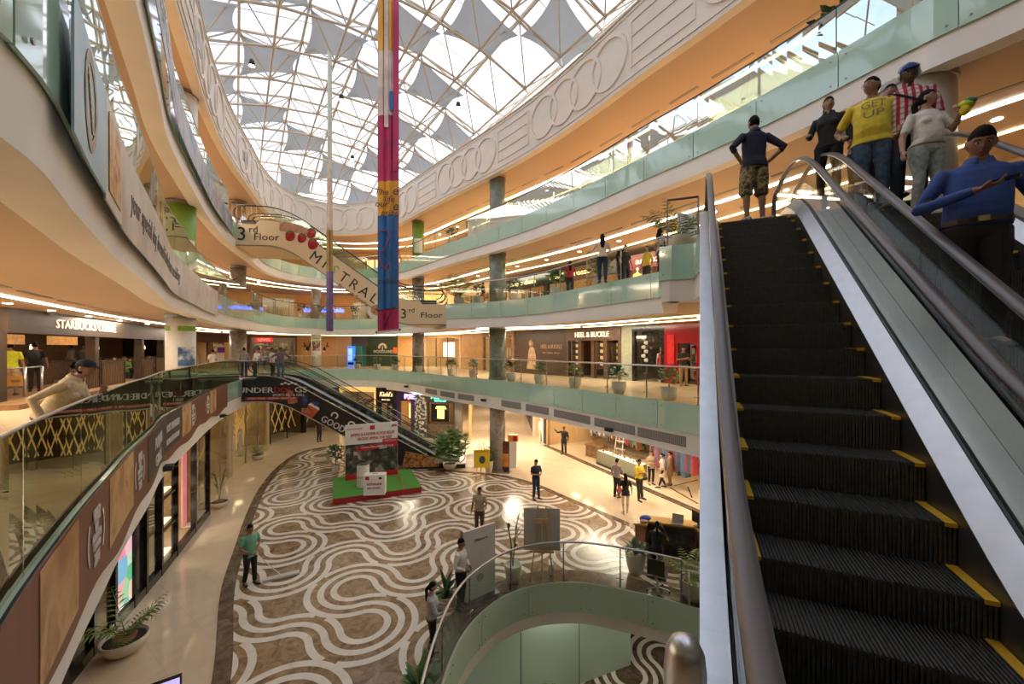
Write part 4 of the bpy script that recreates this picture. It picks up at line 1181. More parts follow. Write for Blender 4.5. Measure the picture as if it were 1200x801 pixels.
MB().tube([(-.47,-.02,zb0-.045),(-.42,-.02,zb0-.04)], .045, 10).tube([(.42,-.02,zb0+.06),(.47,-.02,zb0+.065)], .045, 10).build('bar_end', BLACK, t)
MB().tube([(0,0,zb1-.1),(0,0,RTOP+2.45)], .012, 5).build('hanger', STEELD, t)
fl_ = lambda u, d, v: Vector((u, d-.07, v))
for tx, py, uu, sz in (('The', 226, -.25, .34), ('e', 224, .27, .5), ('our', 240, -.25, .34), ('life', 234, .05, .34), ('e', 242, .28, .5), ('pride', 250, .05, .3)):
    letters('lettering', tx, fl_, uu, zpx(py), .0, sz, INK, t, ext=.004, shear=.2)
letters('lettering', 'colour', fl_, .0, zpx(330), .0, .3, INK, t, ext=.004, shear=.3)
b = MB(); b.tube([(-.36,-.075,zpx(272)),(.0,-.08,zpx(270)),(.08,-.08,zpx(278)),(-.1,-.08,zpx(290)),(-.3,-.075,zpx(300)),(-.22,-.075,zpx(312)),(.1,-.075,zpx(318)),(.05,-.075,zpx(308)),(-.15,-.075,zpx(316))], .02, 5); b.build('squiggle_print', MAG, t)
b = MB(); b.tube([(-.1,-.075,zpx(382)),(.0,-.08,zpx(372)),(.3,-.075,zpx(360)),(-.38,-.06,zpx(364))], .022, 5); b.build('squiggle_print', INK, t)
cb2 = PD(387, 388, 17.5)
t = thing('thin_banner', 'thin hanging banner seen edge on left of the tall banner', 'banner', None, (cb2.x, cb2.y, 0), 0)
def zp2(py): return EYE+(HZ-py)/FPX*17.5
LIM = M('olive print', (.40,.36,.10), .45, var=.3, scale=2); PG = M('pale green print', (.60,.66,.56), .4, var=.1)
for zl, zh, m, wd in ((cb2.z, zp2(318), M('violet blue print', (.10,.16,.42), .4, var=.3, scale=3), .15), (zp2(318), zp2(270), LIM, .14), (zp2(270), zp2(210), PALP, .12), (zp2(210), RTOP+1.6, PG, .10)):
    MB().prism([(-wd,-.06),(0,-.12),(wd,-.04),(.02,.1)], lambda u,d,v: Vector((u,v,d)), zl, zh).build('sheet', m, t)
MB().box(.02,.06,-.13,-.115,cb2.z,zp2(270)).build('colour_strip', RED, t)
# ================================================================= shops
def wallseg(name, p0, p1, z0, z1, mat, th=.2, parent=None):
    fr, L = frame2(p0, p1); o = MB().box(0, L, 0, th, z0, z1, 0, fr).build(name, mat, parent)
    if parent is None: o['kind'] = 'structure'
    return o
MERCH = [M('merch %d' % i, c, .5, var=.15) for i, c in enumerate([(.75,.72,.66),(.30,.12,.06),(.10,.10,.12),(.60,.40,.18),(.45,.06,.08),(.10,.18,.32),(.80,.62,.40),(.18,.26,.12)])]
def shelves(t, fr, u0, u1, d0, d1, z0, z1, nz, mats, back=None, seed=0, fill=.8, wood=None, sz=(.06,.2), hh=(.4,.85)):
    rs = random.Random(seed); dz = (z1-z0)/nz
    b = MB()
    for k in range(nz+1): MB().box(u0, u1, d0, d1, z0+k*dz-.015, z0+k*dz+.015, 0, fr).build('shelf', wood or WOODM, t)
    for u in (u0, u1): MB().box(u-.02, u+.02, d0, d1, z0, z1, 0, fr).build('shelf_side', wood or WOODM, t)
    goods = {}
    for k in range(nz):
        u = u0+.05
        while u < u1-.12:
            w = rs.uniform(*sz)
            if rs.random() < fill:
                mi = rs.randrange(len(mats)); h = dz*rs.uniform(*hh)
                goods.setdefault(mi, MB()).box(u, min(u+w, u1-.04), d0+.04, d1-.06, z0+k*dz+.016, z0+k*dz+h, 0, fr)
            u += w+rs.uniform(.01,.05)
    for mi, g in goods.items(): stuff(g.build('merchandise', mats[mi], t))
def clothes_rail(t, fr, u0, u1, d, z, mats, seed=0, hl=1.0):
    rs = random.Random(seed)
    MB().tube([fr(u0,d,z), fr(u1,d,z)], .015, 6).build('rail', STEEL, t)
    g = {}
    u = u0+.05
    while u < u1:
        mi = rs.randrange(len(mats)); w = rs.uniform(.05,.09); h = hl*rs.uniform(.7,1)
        g.setdefault(mi, MB()).prism([(u,z-.05),(u+w*.4,z-.02),(u+w,z-.08),(u+w*1.1,z-h),(u-.01,z-h*.98)], fr, d-.2, d+.2); u += w+.02
    for mi, b in g.items(): stuff(b.build('garment', mats[mi], t))
def shop(name, label, p0, p1, z0, z1, depth=2.6, wall=WARMW, floor=UFLOOR, band=None, band_h=.55, light_=WARML, glaze=True, mull=1.4, pillar=.18, pmat=None, door=None, lw=.35, front=True, cat='shop', frame_m=DKMETAL, lights=True, cov=.55):
    """a shop unit: lit box behind a glazed front; returns the thing, its frame and length"""
    fr, L = frame2(p0, p1); t = thing(name, label, cat)
    MB().box(0, L, depth, depth+.1, z0, z1, 0, fr).build('back_wall', wall, t)
    MB().box(-.05, 0, .1, depth, z0, z1, 0, fr).build('side_wall', wall, t)
    MB().box(L, L+.05, .1, depth, z0, z1, 0, fr).build('side_wall', wall, t)
    MB().box(0, L, .1, depth, z1-.06, z1, 0, fr).build('shop_ceiling', CREAM, t)
    if lights:
        n = max(1, int(L/1.3))
        for i in range(n):
            u = (i+.5)*L/n; MB().box(u-cov*.5, u+cov*.5, depth*.35, depth*.35+lw, z1-.09, z1-.065, 0, fr).build('light_panel', light_, t)
    if front:
        zb = z1-band_h
        MB().box(0, L, -.06, .12, zb, z1, 0, fr).build('sign_band', band or WOODD, t)
        for u in (pillar/2, L-pillar/2): MB().box(u-pillar/2, u+pillar/2, -.04, .14, z0, zb, 0, fr).build('pillar', pmat or band or WOODD, t)
        if glaze:
            n = max(1, round((L-2*pillar)/mull)); w = (L-2*pillar)/n
            for i in range(n):
                ua_, ub_ = pillar+i*w, pillar+(i+1)*w
                if i > 0: MB().box(ua_-.025, ua_+.025, .0, .06, z0, zb, 0, fr).build('mullion', frame_m, t)
                if door is not None and i == door: continue
                MB().box(ua_+.026, ub_-.026, .02, .032, z0+.02, zb, 0, fr).build('pane', SHOPGL, t)
    return t, fr, L
def sign(t, tx, fr, u, v, size, mat, width=None, d=-.06, ext=.03, bold=0., shear=0.):
    return letters('sign_letters', tx, fr, u, v, d, size, mat, t, ext=ext, width=width, bold=bold, shear=shear)
GLOWLET = light('glowing white letters', (1,.88,.66), .5); AMBLET = light('glowing amber letters', (1,.75,.35), .9)
BLUELET = light('glowing blue letters', (.12,.2,1), 2.6); TEALLET = light('glowing teal letters', (.15,.9,.8), 1.5); REDLET = light('glowing red heart', (1,.08,.06), 3.0)
PINKLET = light('glowing lilac letters', (.62,.5,1), 1.5)
C1, C2, C3, CR = LIP2+.13, LIP3+.13, LIPR+.12, RTOP
def seg_px(a, b, line=None, **k): return W(a, line=line, **k), W(b, line=line, **k)

# ---- first gallery, right: shoe shop hoarding, shoe shop, window, red shop
HOARD = M('brown hoarding print', (.055,.032,.022), .4, var=.2)
p0, p1 = seg_px(603, 664); fr, L = frame2(p0, p1)
t = thing('hoarding', 'dark brown printed hoarding with a pale figure beside the shoe shop', 'hoarding')
MB().box(0, L, 0, .15, F1, C1, 0, fr).build('board', HOARD, t)
letters('lettering', 'HEEL & BUCKLE', fr, L*.73, F1+1.75, 0, .36, AMBLET if False else M('gold hoarding print', (.42,.26,.12), .4), t, ext=.006, width=L*.38)
letters('lettering', 'fine leather shoes', fr, L*.73, F1+1.38, 0, .16, M('gold hoarding print', ()), t, ext=.006, width=L*.3)
letters('lettering', 'COMING SOON', fr, L*.73, F1+.85, 0, .2, M('gold hoarding print', ()), t, ext=.006, width=L*.2)
FIG = M('sepia figure print', (.34,.22,.13), .5, var=.35, scale=3)
b = MB(); b.prism([(L*.26,F1+.3),(L*.46,F1+.3),(L*.44,F1+1.2),(L*.42,F1+1.6),(L*.385,F1+1.75),(L*.33,F1+1.75),(L*.30,F1+1.5),(L*.29,F1+1.0)], fr, -.012, 0); b.ell(fr(L*.365,-.006,F1+1.98), (.2,.2,.25), 12, 8); b.build('figure_print', FIG, t)
p0, p1 = seg_px(664, 728)
t, fr, L = shop('shoe_shop', 'shoe shop with gold lit shelves and dark wood front on the first gallery', p0, p1, F1, C1, band=WOODD, band_h=.75, glaze=False, pillar=.15, wall=WOODD)
sign(t, 'HEEL & BUCKLE', fr, L*.5, C1-.42, .42, GLOWLET, width=L*.62)
z = F1
def lit_case(t, fr, u0, u1, z0, z1, n=5, d=.0, seed=1):
    MB().box(u0, u1, d+.32, d+.36, z0, z1, 0, fr).build('lit_back', GOLD, t)
    for k in range(n+1): MB().box(u0, u1, d, d+.32, z0+(z1-z0)*k/n-.02, z0+(z1-z0)*k/n+.02, 0, fr).build('shelf', WOODD, t)
    for u in (u0, u1): MB().box(u-.04, u+.04, d-.02, d+.34, z0, z1, 0, fr).build('shelf_side', WOODD, t)
    g = MB(); rs = random.Random(seed)
    for k in range(n):
        for q in range(3):
            u = u0+(u1-u0)*(q+.5)/3; zz = z0+(z1-z0)*k/n+.02
            g.prism([(u-.1,zz),(u+.1,zz),(u+.1,zz+.04),(u+.0,zz+.08),(u-.04,zz+.14),(u-.1,zz+.14)], fr, d+.1, d+.2)
    stuff(g.build('shoes_on_shelf', BLACK, t))
lit_case(t, fr, .35, .35+L*.14, F1+.2, F1+2.25, 6, .05, 1)
lit_case(t, fr, L*.56, L*.70, F1+.55, F1+2.3, 5, .05, 2)
lit_case(t, fr, L*.80, L*.90, F1+.9, F1+2.3, 4, .3, 4)
lit_case(t, fr, L*.34, L*.45, F1+.9, F1+2.3, 4, 1.4, 3)
for u in (L*.27, L*.51, L*.74): MB().box(u-.1, u+.1, -.03, .2, F1, C1-.75, 0, fr).build('door_post', WOODD, t)
MB().box(L*.78, L*.92, .1, .13, F1+.3, F1+2.3, 0, fr).build('pane', SHOPGL, t)
p0, p1 = seg_px(728, 741); o = wallseg('wall_right', p0, p1, F1, C1, M('greenish pillar stone', (.26,.27,.19), .3, var=.15))
p0, p1 = seg_px(741, 779)
t, fr, L = shop('fashion_window', 'dark fashion window with a white sandal picture and mannequins', p0, p1, F1, C1, band=BLACKG, band_h=.3, mull=1.5, wall=M('dark grey shop wall', (.09,.085,.08)), cov=.9)
MB().box(.35, L*.58, .3, .34, F1+.6, C1-.35, 0, fr).build('picture_board', BLACKG, t)
sign(t, 'CHARLES', fr, L*.3, C1-.62, .2, GLOWLET, width=L*.3, d=.0)
b = MB()
for k in range(6): b.ell(fr(L*.33+.07*(-1)**k, .28, F1+1.05+.22*k), (.16,.03,.1), 10, 6)
b.build('sandal_print', M('white sandal print', (.7,.68,.64), .4), t)
p0, p1 = seg_px(779, 822)
t, fr, L = shop('red_shop', 'bright red shop front with full shelves next to the moving stairs', p0, p1, F1, C1, band=M('glossy red facade', (.28,.01,.012), .15), band_h=.95, glaze=False, pillar=.2, wall=M('pink shop wall', (.75,.40,.34)), light_=WHITEL)
MB().box(.2, L*.38, -.03, .1, F1, C1-.95, 0, fr).build('red_panel', M('glossy red facade', ()), t)
shelves(t, fr, L*.40, L-.25, 1.2, 1.7, F1+.2, F1+2.2, 5, [MERCH[4], MERCH[0], MERCH[6], MERCH[4], M('pink goods', (.7,.2,.25))], seed=3, wood=WHITE)
b = MB().box(L*.1, L*.3, -.1, -.03, F1+.9, F1+2.3, 0, fr); b.build('red_drape', M('red fabric', (.5,.01,.015), .8, var=.2), t)
p0, p1 = seg_px(822, 890); wallseg('wall_right', p0, p1, F1, C1, WARMW)

# ---- first gallery, back
p0, p1 = seg_px(566, 603)
t, fr, L = shop('boutique', 'narrow bright boutique behind the teal column on the first gallery', p0, p1, F1, C1, band=WOODM, band_h=.3, mull=1.2)
clothes_rail(t, fr, .6, L-.6, 1.6, F1+1.7, [MERCH[0], MERCH[2], MERCH[6]], 4)
p0, p1 = seg_px(540, 566); wallseg('wall_back', p0, p1, F1, C1, M('amber timber wall', (.52,.30,.11), .4, var=.12, scale=3))
p0, p1 = seg_px(497, 540)
t, fr, L = shop('boutique', 'golden lit boutique with a white glowing screen on the first gallery back side', p0, p1, F1, C1, band=WARMW, band_h=.25, mull=1.6, depth=3.5)
MB().box(L*.25, L*.55, 1.2, 1.26, F1+.9, F1+2.2, 0, fr).build('lit_panel', light('glowing picture panel', (1,.82,.6), 1.6), t)
shelves(t, fr, L*.6, L*.95, 2.8, 3.2, F1+.2, F1+2.2, 5, MERCH, seed=8)
p0, p1 = seg_px(466, 497); wallseg('wall_back', p0, p1, F1, C1, ORANGEW)
p0, p1 = seg_px(431, 466); fr, L = frame2(p0, p1)
t = thing('shop_board', 'dark green board with a white tree emblem on the first gallery back wall', 'sign board')
MB().box(0, L, 0, .2, F1, C1, 0, fr).build('board', M('dark green board', (.035,.07,.03), .4, var=.1), t)
letters('lettering', 'WOODLAND', fr, L*.52, F1+1.35, 0, .4, M('cream letter paint', (.8,.72,.55), .4), t, ext=.02, width=L*.66)
b = MB()
for a in range(9):
    th = pi*a/8; b.ell(fr(L*.5+.34*cos(th), -.02, F1+1.75+.3*sin(th)), (.12,.02,.12), 8, 5)
b.box(L*.5-.05, L*.5+.05, -.03, 0, F1+1.5, F1+1.85, 0, fr); b.build('tree_emblem', M('cream letter paint', ()), t)
MB().box(L*.86, L*.98, -.03, 0, F1+1.2, F1+1.75, 0, fr).build('red_tag', REDLET if False else M('orange red tag', (.7,.08,.02), .4, emit=(1,.15,.03), estr=.4), t)
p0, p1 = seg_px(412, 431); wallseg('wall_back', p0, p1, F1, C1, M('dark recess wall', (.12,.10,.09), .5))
fr, L = frame2(p0, p1)
for k, (u, m, lb) in enumerate(((L*.28, M('blue vending front', (.02,.12,.5), .3, emit=(.05,.25,1), estr=.8), 'blue lit drinks machine against the first gallery back wall'), (L*.75, M('teal vending front', (.05,.25,.25), .3), 'teal drinks machine right of the blue one'))):
    c = fr(u, -.5, F1); t = thing('vending_machine', lb, 'vending machine', None, c, math.atan2(p1[1]-p0[1], p1[0]-p0[0]))
    MB().box(-.36,.36,-.3,.35,0,1.85).build('cabinet', m, t); MB().box(-.3,.15,-.315,-.3,.5,1.65).build('display_pane', BLUELET if k == 0 else SHOPGL, t); MB().box(-.3,.3,-.312,-.3,.12,.35).build('delivery_flap', BLACKG, t)
p0, p1 = seg_px(348, 412); wallseg('wall_back', p0, p1, F1, C1, ORANGEW)
fr, L = frame2(p0, p1)
for u in (.08, .72):
    MB().box(L*u, L*u+.12, -.06, 0, F1, C1, 0, fr).build('pilaster', WARMW, bpy.data.objects['wall_back.004'] if 'wall_back.004' in bpy.data.objects else None)
for k, px_ in enumerate((361, 381)):
    fr2_, L_ = frame2(W(px_-3), W(px_+3)); c = fr2_(L_/2, -.05, F1+1.7)
    t = thing('antler_ornament', 'black antler wall ornament ' + ('left' if k == 0 else 'right') + ' of the poster column', 'ornament', None, c)
    b = MB()
    for sx in (-1, 1): b.tube([(0,0,0),(sx*.2,-.1,.15),(sx*.32,-.15,.5)], .05, 6).tube([(sx*.2,-.1,.15),(sx*.42,-.12,.15)], .04, 6)
    b.build('antlers', INK, t); MB().ell((0,-.08,-.12), (.14,.14,.25), 10, 7).build('mask', INK, t); MB().ell((0,-.2,-.3), (.07,.06,.06), 8, 6).build('ball', GOLD, t)
p0, p1 = seg_px(292, 348)
t, fr, L = shop('jeans_shop', 'white shelved clothes shop with a red sign behind the standing visitors', p0, p1, F1, C1, band=M('taupe band', (.25,.17,.10)), band_h=.2, glaze=False, wall=CREAM, light_=WHITEL, depth=3.2)
shelves(t, fr, .3, L*.48, 2.4, 2.9, F1+.2, F1+2.3, 6, [MERCH[0], MERCH[6], MERCH[5], MERCH[3]], seed=5, wood=WOODL)
shelves(t, fr, L*.52, L-.3, 2.4, 2.9, F1+.2, F1+2.3, 6, [MERCH[0], MERCH[6], MERCH[0], MERCH[2]], seed=6, wood=WOODL)
MB().box(L*.12, L*.48, -.12, -.06, C1-.62, C1-.2, 0, fr).build('red_sign', M('red sign board', (.6,.02,.02), .4, emit=(1,.04,.03), estr=.5), t)
sign(t, "LEVI'S", fr, L*.3, C1-.41, .34, GLOWLET, width=L*.24, d=-.12)
p0, p1 = seg_px(243, 292)
t, fr, L = shop('cosmetics_shop', 'tan shop with a purple poster behind the poster column on the first gallery', p0, p1, F1, C1, band=WOODD, band_h=.7, glaze=False, wall=WARMW, depth=3.)
MB().box(L*.45, L*.62, .9, .95, F1+.3, F1+1.9, 0, fr).build('poster_stand', WHITE, t); MB().box(L*.45, L*.62, .86, .9, F1+1.3, F1+1.75, 0, fr).build('purple_print', M('purple print', (.22,.05,.35), .4), t)
shelves(t, fr, L*.7, L-.2, 2.2, 2.7, F1+.2, F1+2.2, 5, [MERCH[0], MERCH[6], MERCH[3]], seed=9)
# ---- coffee bar on the left of the first gallery
sb0, sb1 = W(3), W(243)
fr, L = frame2(sb0, sb1)
SBW = M('dark oak panelling', (.045,.026,.014), .45, var=.25, scale=3)
t = thing('coffee_bar', 'dark oak coffee bar with glowing letters along the left gallery', 'coffee bar')
MB().box(0, L, 5, 5.1, F1, C1, 0, fr).build('back_wall', M('brown bar wall', (.20,.12,.07), .5), t)
MB().box(0, L, -.1, .15, C1-.72, C1, 0, fr).build('sign_band', SBW, t)
for k in range(3): MB().box(0, L, -.108, -.1, C1-.72+.22*k, C1-.72+.228*k, 0, fr).build('band_groove', BLACK, t)
def uatx(px_):
    x, y = W(px_); return math.hypot(x-sb0[0], y-sb0[1])
ua_, ub_ = uatx(56), uatx(124)
sign(t, 'STARBUCKS', fr, ua_+(ub_-ua_)*.31, C1-.36, .42, GLOWLET, width=(ub_-ua_)*.60, d=-.1, ext=.012)
sign(t, 'COFFEE', fr, ua_+(ub_-ua_)*.82, C1-.36, .42, GLOWLET, width=(ub_-ua_)*.34, d=-.1, ext=.012)
MB().box(-.9, -.02, -.1, .2, F1, C1-.7, 0, fr).build('pillar', SBW, t)
for px_ in (105, 156, 180, 207):
    u = uatx(px_); MB().box(u-.14, u+.14, -.05, .25, F1, C1-.72, 0, fr).build('pillar', SBW, t)
TRELLIS = M('perforated screen', (.16,.10,.06), .5, var=.3, scale=30)
def lattice(t, fr, u0, u1, d, z0, z1, p=.16):
    MB().box(u0, u1, d-.03, d+.03, z1-.05, z1, 0, fr).box(u0, u1, d-.03, d+.03, z0, z0+.05, 0, fr).box(u0, u0+.05, d-.03, d+.03, z0, z1, 0, fr).box(u1-.05, u1, d-.03, d+.03, z0, z1, 0, fr).build('screen_frame', SBW, t)
    MB().box(u0+.05, u1-.05, d+.015, d+.022, z0+.05, z1-.05, 0, fr).build('screen_backing', M('screen backing brass', (.30,.20,.09), .4, metal=.3), t)
    b = MB(); u = u0+.05
    while u < u1: b.hexa([fr(u-.02,d-.01,z0),fr(u+.02,d-.01,z0),fr(u+.02,d+.01,z0),fr(u-.02,d+.01,z0),fr(u+.06,d-.01,z1),fr(u+.1,d-.01,z1),fr(u+.1,d+.01,z1),fr(u+.06,d+.01,z1)]).hexa([fr(u+.06,d-.01,z0),fr(u+.1,d-.01,z0),fr(u+.1,d+.01,z0),fr(u+.06,d+.01,z0),fr(u-.02,d-.01,z1),fr(u+.02,d-.01,z1),fr(u+.02,d+.01,z1),fr(u-.02,d+.01,z1)]); u += p
    stuff(b.build('screen_lattice', TRELLIS, t))
for a, b_ in ((62, 97), (98, 126), (147, 160), (162, 180), (182, 205), (207, 216)): lattice(t, fr, uatx(a), uatx(b_)-.05, -.35, F1+.02, F1+1.15)
MB().box(.3, L, 2.3, 2.9, F1, F1+1.05, 0, fr).build('counter', WOODD, t); MB().box(.3, L, 2.25, 2.95, F1+1.05, F1+1.1, 0, fr).build('counter_top', M('dark stone top', (.12,.10,.09), .2), t)
for a, b_ in ((24, 51), (75, 104)): MB().box(uatx(a), uatx(b_), .5, .55, C1-1.05, C1-.74, 0, fr).build('menu_board', M('menu print', (.5,.22,.05), .4, var=.4, scale=8, emit=(1,.5,.15), estr=.25), t)
for a, b_ in ((27, 70),): MB().box(uatx(a), uatx(b_), 4.9, 4.98, F1+1.2, F1+1.9, 0, fr).build('lit_back', light('amber bar glow', (1,.6,.25), .9), t)
MB().box(uatx(8), uatx(24), .4, .46, F1+1.1, F1+2.0, 0, fr).build('blue_panel', M('dark blue panel', (.04,.04,.15), .4), t)
MB().box(uatx(9), uatx(19), .37, .4, F1+1.75, F1+2.0, 0, fr).build('screen', M('bar screen', (.2,.2,.3), .3, emit=(.5,.4,.6), estr=.5), t)
for px_ in (60, 100, 154, 195): MB().lathe([(.1,-.22),(.09,-.05),(.02,0)], fr(uatx(px_), 1.6, C1-1.0), 12).build('pendant_shade', light('pendant glow', (1,.8,.5), 1.5), t)
for u in (uatx(20), uatx(60), uatx(120), uatx(190)): MB().box(u-.4, u+.4, 1.8, 2.2, C1-.05, C1-.02, 0, fr).build('light_panel', WARML, t)
MB().box(-1.2, L*.45, -.9, 4.9, F1, F1+.14, 0, fr).build('raised_floor', WOODM, t)
# queue rail
t = thing('queue_rail', 'low steel queue rail in front of the coffee bar', 'railing')
for px_ in (12, 35, 53): MB().tube([fr(uatx(px_), .15, F1+.14), fr(uatx(px_), .15, F1+1.05)], .035, 8).build('post', STEEL, t, True)
MB().tube([fr(uatx(9), .15, F1+1.05), fr(uatx(53), .15, F1+1.05)], .02, 8).build('rail', STEELD, t)
for a, b_ in ((12, 35), (35, 53)): MB().box(uatx(a)+.05, uatx(b_)-.05,   .145, .155, F1+.35, F1+.95, 0, fr).build('pane', SHOPGL, t)

# ---- second gallery
wallseg('wall_left', W(-30), W(243), F2, C2, M('tan gallery wall', (.62,.42,.24), .5))
p0, p1 = seg_px(243, 296)
t, fr, L = shop('boutique', 'warm lit boutique on the second gallery behind the stone column', p0, p1, F2, C2, band=WARMW, band_h=.5, depth=2.5)
clothes_rail(t, fr, .5, L-.5, 1.7, F2+1.8, [MERCH[0], MERCH[6], MERCH[3]], 14)
p0, p1 = seg_px(296, 347)
t, fr, L = shop('boutique', 'very bright fashion shop on the second gallery left of the blue letters', p0, p1, F2, C2, band=WARMW, band_h=.45, depth=2.5, light_=light('bright shop light', (1,.9,.72), 14), wall=CREAM)
clothes_rail(t, fr, .5, L-.5, 1.7, F2+1.8, [MERCH[0], MERCH[6], MERCH[3]], 15)
p0, p1 = seg_px(347, 412); wallseg('wall_back', p0, p1, F2, C2, ORANGEW); fr, L = frame2(p0, p1)
t = thing('wall_sign', 'glowing blue lettering on the amber wall of the second gallery', 'sign')
letters('sign_letters', 'fitness alive side', fr, L*.5, F2+1.38, 0, .55, BLUELET, t, ext=.04, width=L*.72, bold=.02)
p0, p1 = seg_px(412, 452)
t, fr, L = shop('boutique', 'bright white shop window on the second gallery right of the blue letters', p0, p1, F2, C2, band=WARMW, band_h=.7, depth=2.5, light_=light('bright shop light', (1,.9,.72), 14), wall=CREAM)
shelves(t, fr, .5, L*.8, 1.9, 2.3, F2+.2, F2+1.4, 4, [MERCH[0], MERCH[6], MERCH[4]], seed=25)
p0, p1 = seg_px(452, 540); wallseg('wall_back', p0, p1, F2, C2, ORANGEW)
p0, p1 = seg_px(540, 590)
t, fr, L = shop('boutique', 'shop with stacked orange boxes beside the teal column of the second gallery', p0, p1, F2, C2, band=WARMW, band_h=.9, depth=2.5)
shelves(t, fr, .5, L-.4, 1.6, 2.1, F2+.2, F2+2.0, 4, [MERCH[3], MERCH[6], MERCH[4]], seed=26)
def up_shop(a, b_, label, tx, bandm, letm, seed, wd=.6, **k):
    p0, p1 = seg_px(a, b_)
    t, fr, L = shop('boutique', label, p0, p1, F2, C2-.35, band=bandm, band_h=.75, depth=2.5, glaze=True, mull=1.6, **k)
    if tx: sign(t, tx, fr, L*.5, C2-.72, .45, letm, width=L*wd)
    clothes_rail(t, fr, .4, L-.4, 1.5, F2+1.7, [MERCH[seed % 8], MERCH[(seed+3) % 8], MERCH[(seed+5) % 8], MERCH[0]], seed)
    return t, fr, L
up_shop(590, 640, 'shop with small amber sign letters on the second gallery, left of the purple seats', 'wooden', BLACKG, AMBLET, 31)
t, fr, L = up_shop(640, 668, 'shop with purple seats on the second gallery', 'MINORE', BLACKG, AMBLET, 32)
for k in range(3):
    c = fr(.6+.55*k, .7, F2); s_ = MB().box(-.2,.2,-.2,.2,.3,.5).box(-.2,.2,.15,.22,.5,.95).box(-.18,-.14,-.18,-.14,0,.3).box(.14,.18,-.18,-.14,0,.3).box(-.18,-.14,.14,.18,0,.3).box(.14,.18,.14,.18,0,.3)
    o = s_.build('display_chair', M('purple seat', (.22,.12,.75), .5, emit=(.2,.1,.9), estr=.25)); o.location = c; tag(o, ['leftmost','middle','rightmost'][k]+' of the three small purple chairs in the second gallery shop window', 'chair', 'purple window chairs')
up_shop(668, 700, 'dark front shop on the second gallery behind the leaning woman', 'rosso', M('brown band', (.12,.07,.04)), AMBLET, 33)
up_shop(700, 735, 'shop full of bags on the second gallery right of the leaning woman', None, M('black band', (.03,.03,.03)), AMBLET, 34)
t, fr, L = up_shop(735, 788, 'dark red fronted shop with white rounded letters on the second gallery', 'andaz', M('maroon band', (.20,.02,.02), .4), GLOWLET, 35, wd=.55)
p0, p1 = seg_px(788, 890); wallseg('wall_right', p0, p1, F2, C2, WARMW)
wallseg('wall_right', (13.2,12.0), (14.5,5.0), F2, C2, WARMW); wallseg('wall_right', (14.5,5.0), (15,-3), F2, C2, WARMW)
# ---- upper gallery
for a, b_ in zip(WALL, WALL[1:]):
    wallseg('wall_back' if a[1] > 27 and b_[1] > 27 else ('wall_left' if a[0] < -8 else 'wall_right'), a, b_, F3, CR-2.3, M('amber gallery wall', (.66,.42,.19), .5))
for a, b_, lb in ((430, 470, 'softly lit shop on the upper gallery left of the tall banner'), (520, 575, 'softly lit shop on the upper gallery between the columns'), (590, 650, 'softly lit shop on the upper right gallery')):
    p0, p1 = seg_px(a, b_); fr, L = frame2(p0, p1); fr3 = lambda u, d, v, fr=fr: fr(u, d-.5, v)
    t = thing('lit_showcase', lb, 'showcase')
    MB().box(0, L, -.05, 0, F3+.1, F3+2.2, 0, fr).build('lit_panel', light('warm window glow', (1,.7,.35), .8), t)
    for k in range(5): MB().box(L*k/4-.05, L*k/4+.05, -.12, 0, F3, F3+2.3, 0, fr).build('frame_post', WOODM, t)
    MB().box(0, L, -.14, 0, F3+2.2, F3+2.5, 0, fr).build('sign_band', WOODM, t)
# ---- ground floor
GL = [(-8.4,7.2),(-9.0,8.6),(-10.1,11.4),(-11.3,14.2)]       # shop line under the left gallery
C0 = LIP1+.13
def gpx(a): return W(a, y0=5, y1=15, line=[(-8.2,6.6)]+GL+[(-12.0,15.8)])
g0, g1 = gpx(75), gpx(252)
DISP = [(78, 108, 'dark', ''), (108, 133, 'panel', ''), (133, 156, 'poster', ''), (156, 170, 'dark', ''), (170, 188, 'glass', ''), (188, 206, 'case', ''), (206, 228, 'door', ''), (228, 244, 'pink', '')]
t = thing('shop_facade', 'dark framed display windows and doorway under the left gallery', 'shop front')
DPRINT = ramp_mat('colourful butterfly print', [(.0,(.85,.75,.5)),(.25,(.80,.08,.35)),(.45,(.9,.9,.85)),(.6,(.12,.5,.2)),(.75,(.2,.45,.8)),(.9,(.85,.6,.15))], 'V', .4, nscale=2.2, emit=.55)
PINKP = M('pink lit print', (.75,.30,.30), .4, var=.15, scale=1.5, emit=(1,.35,.35), estr=.25)
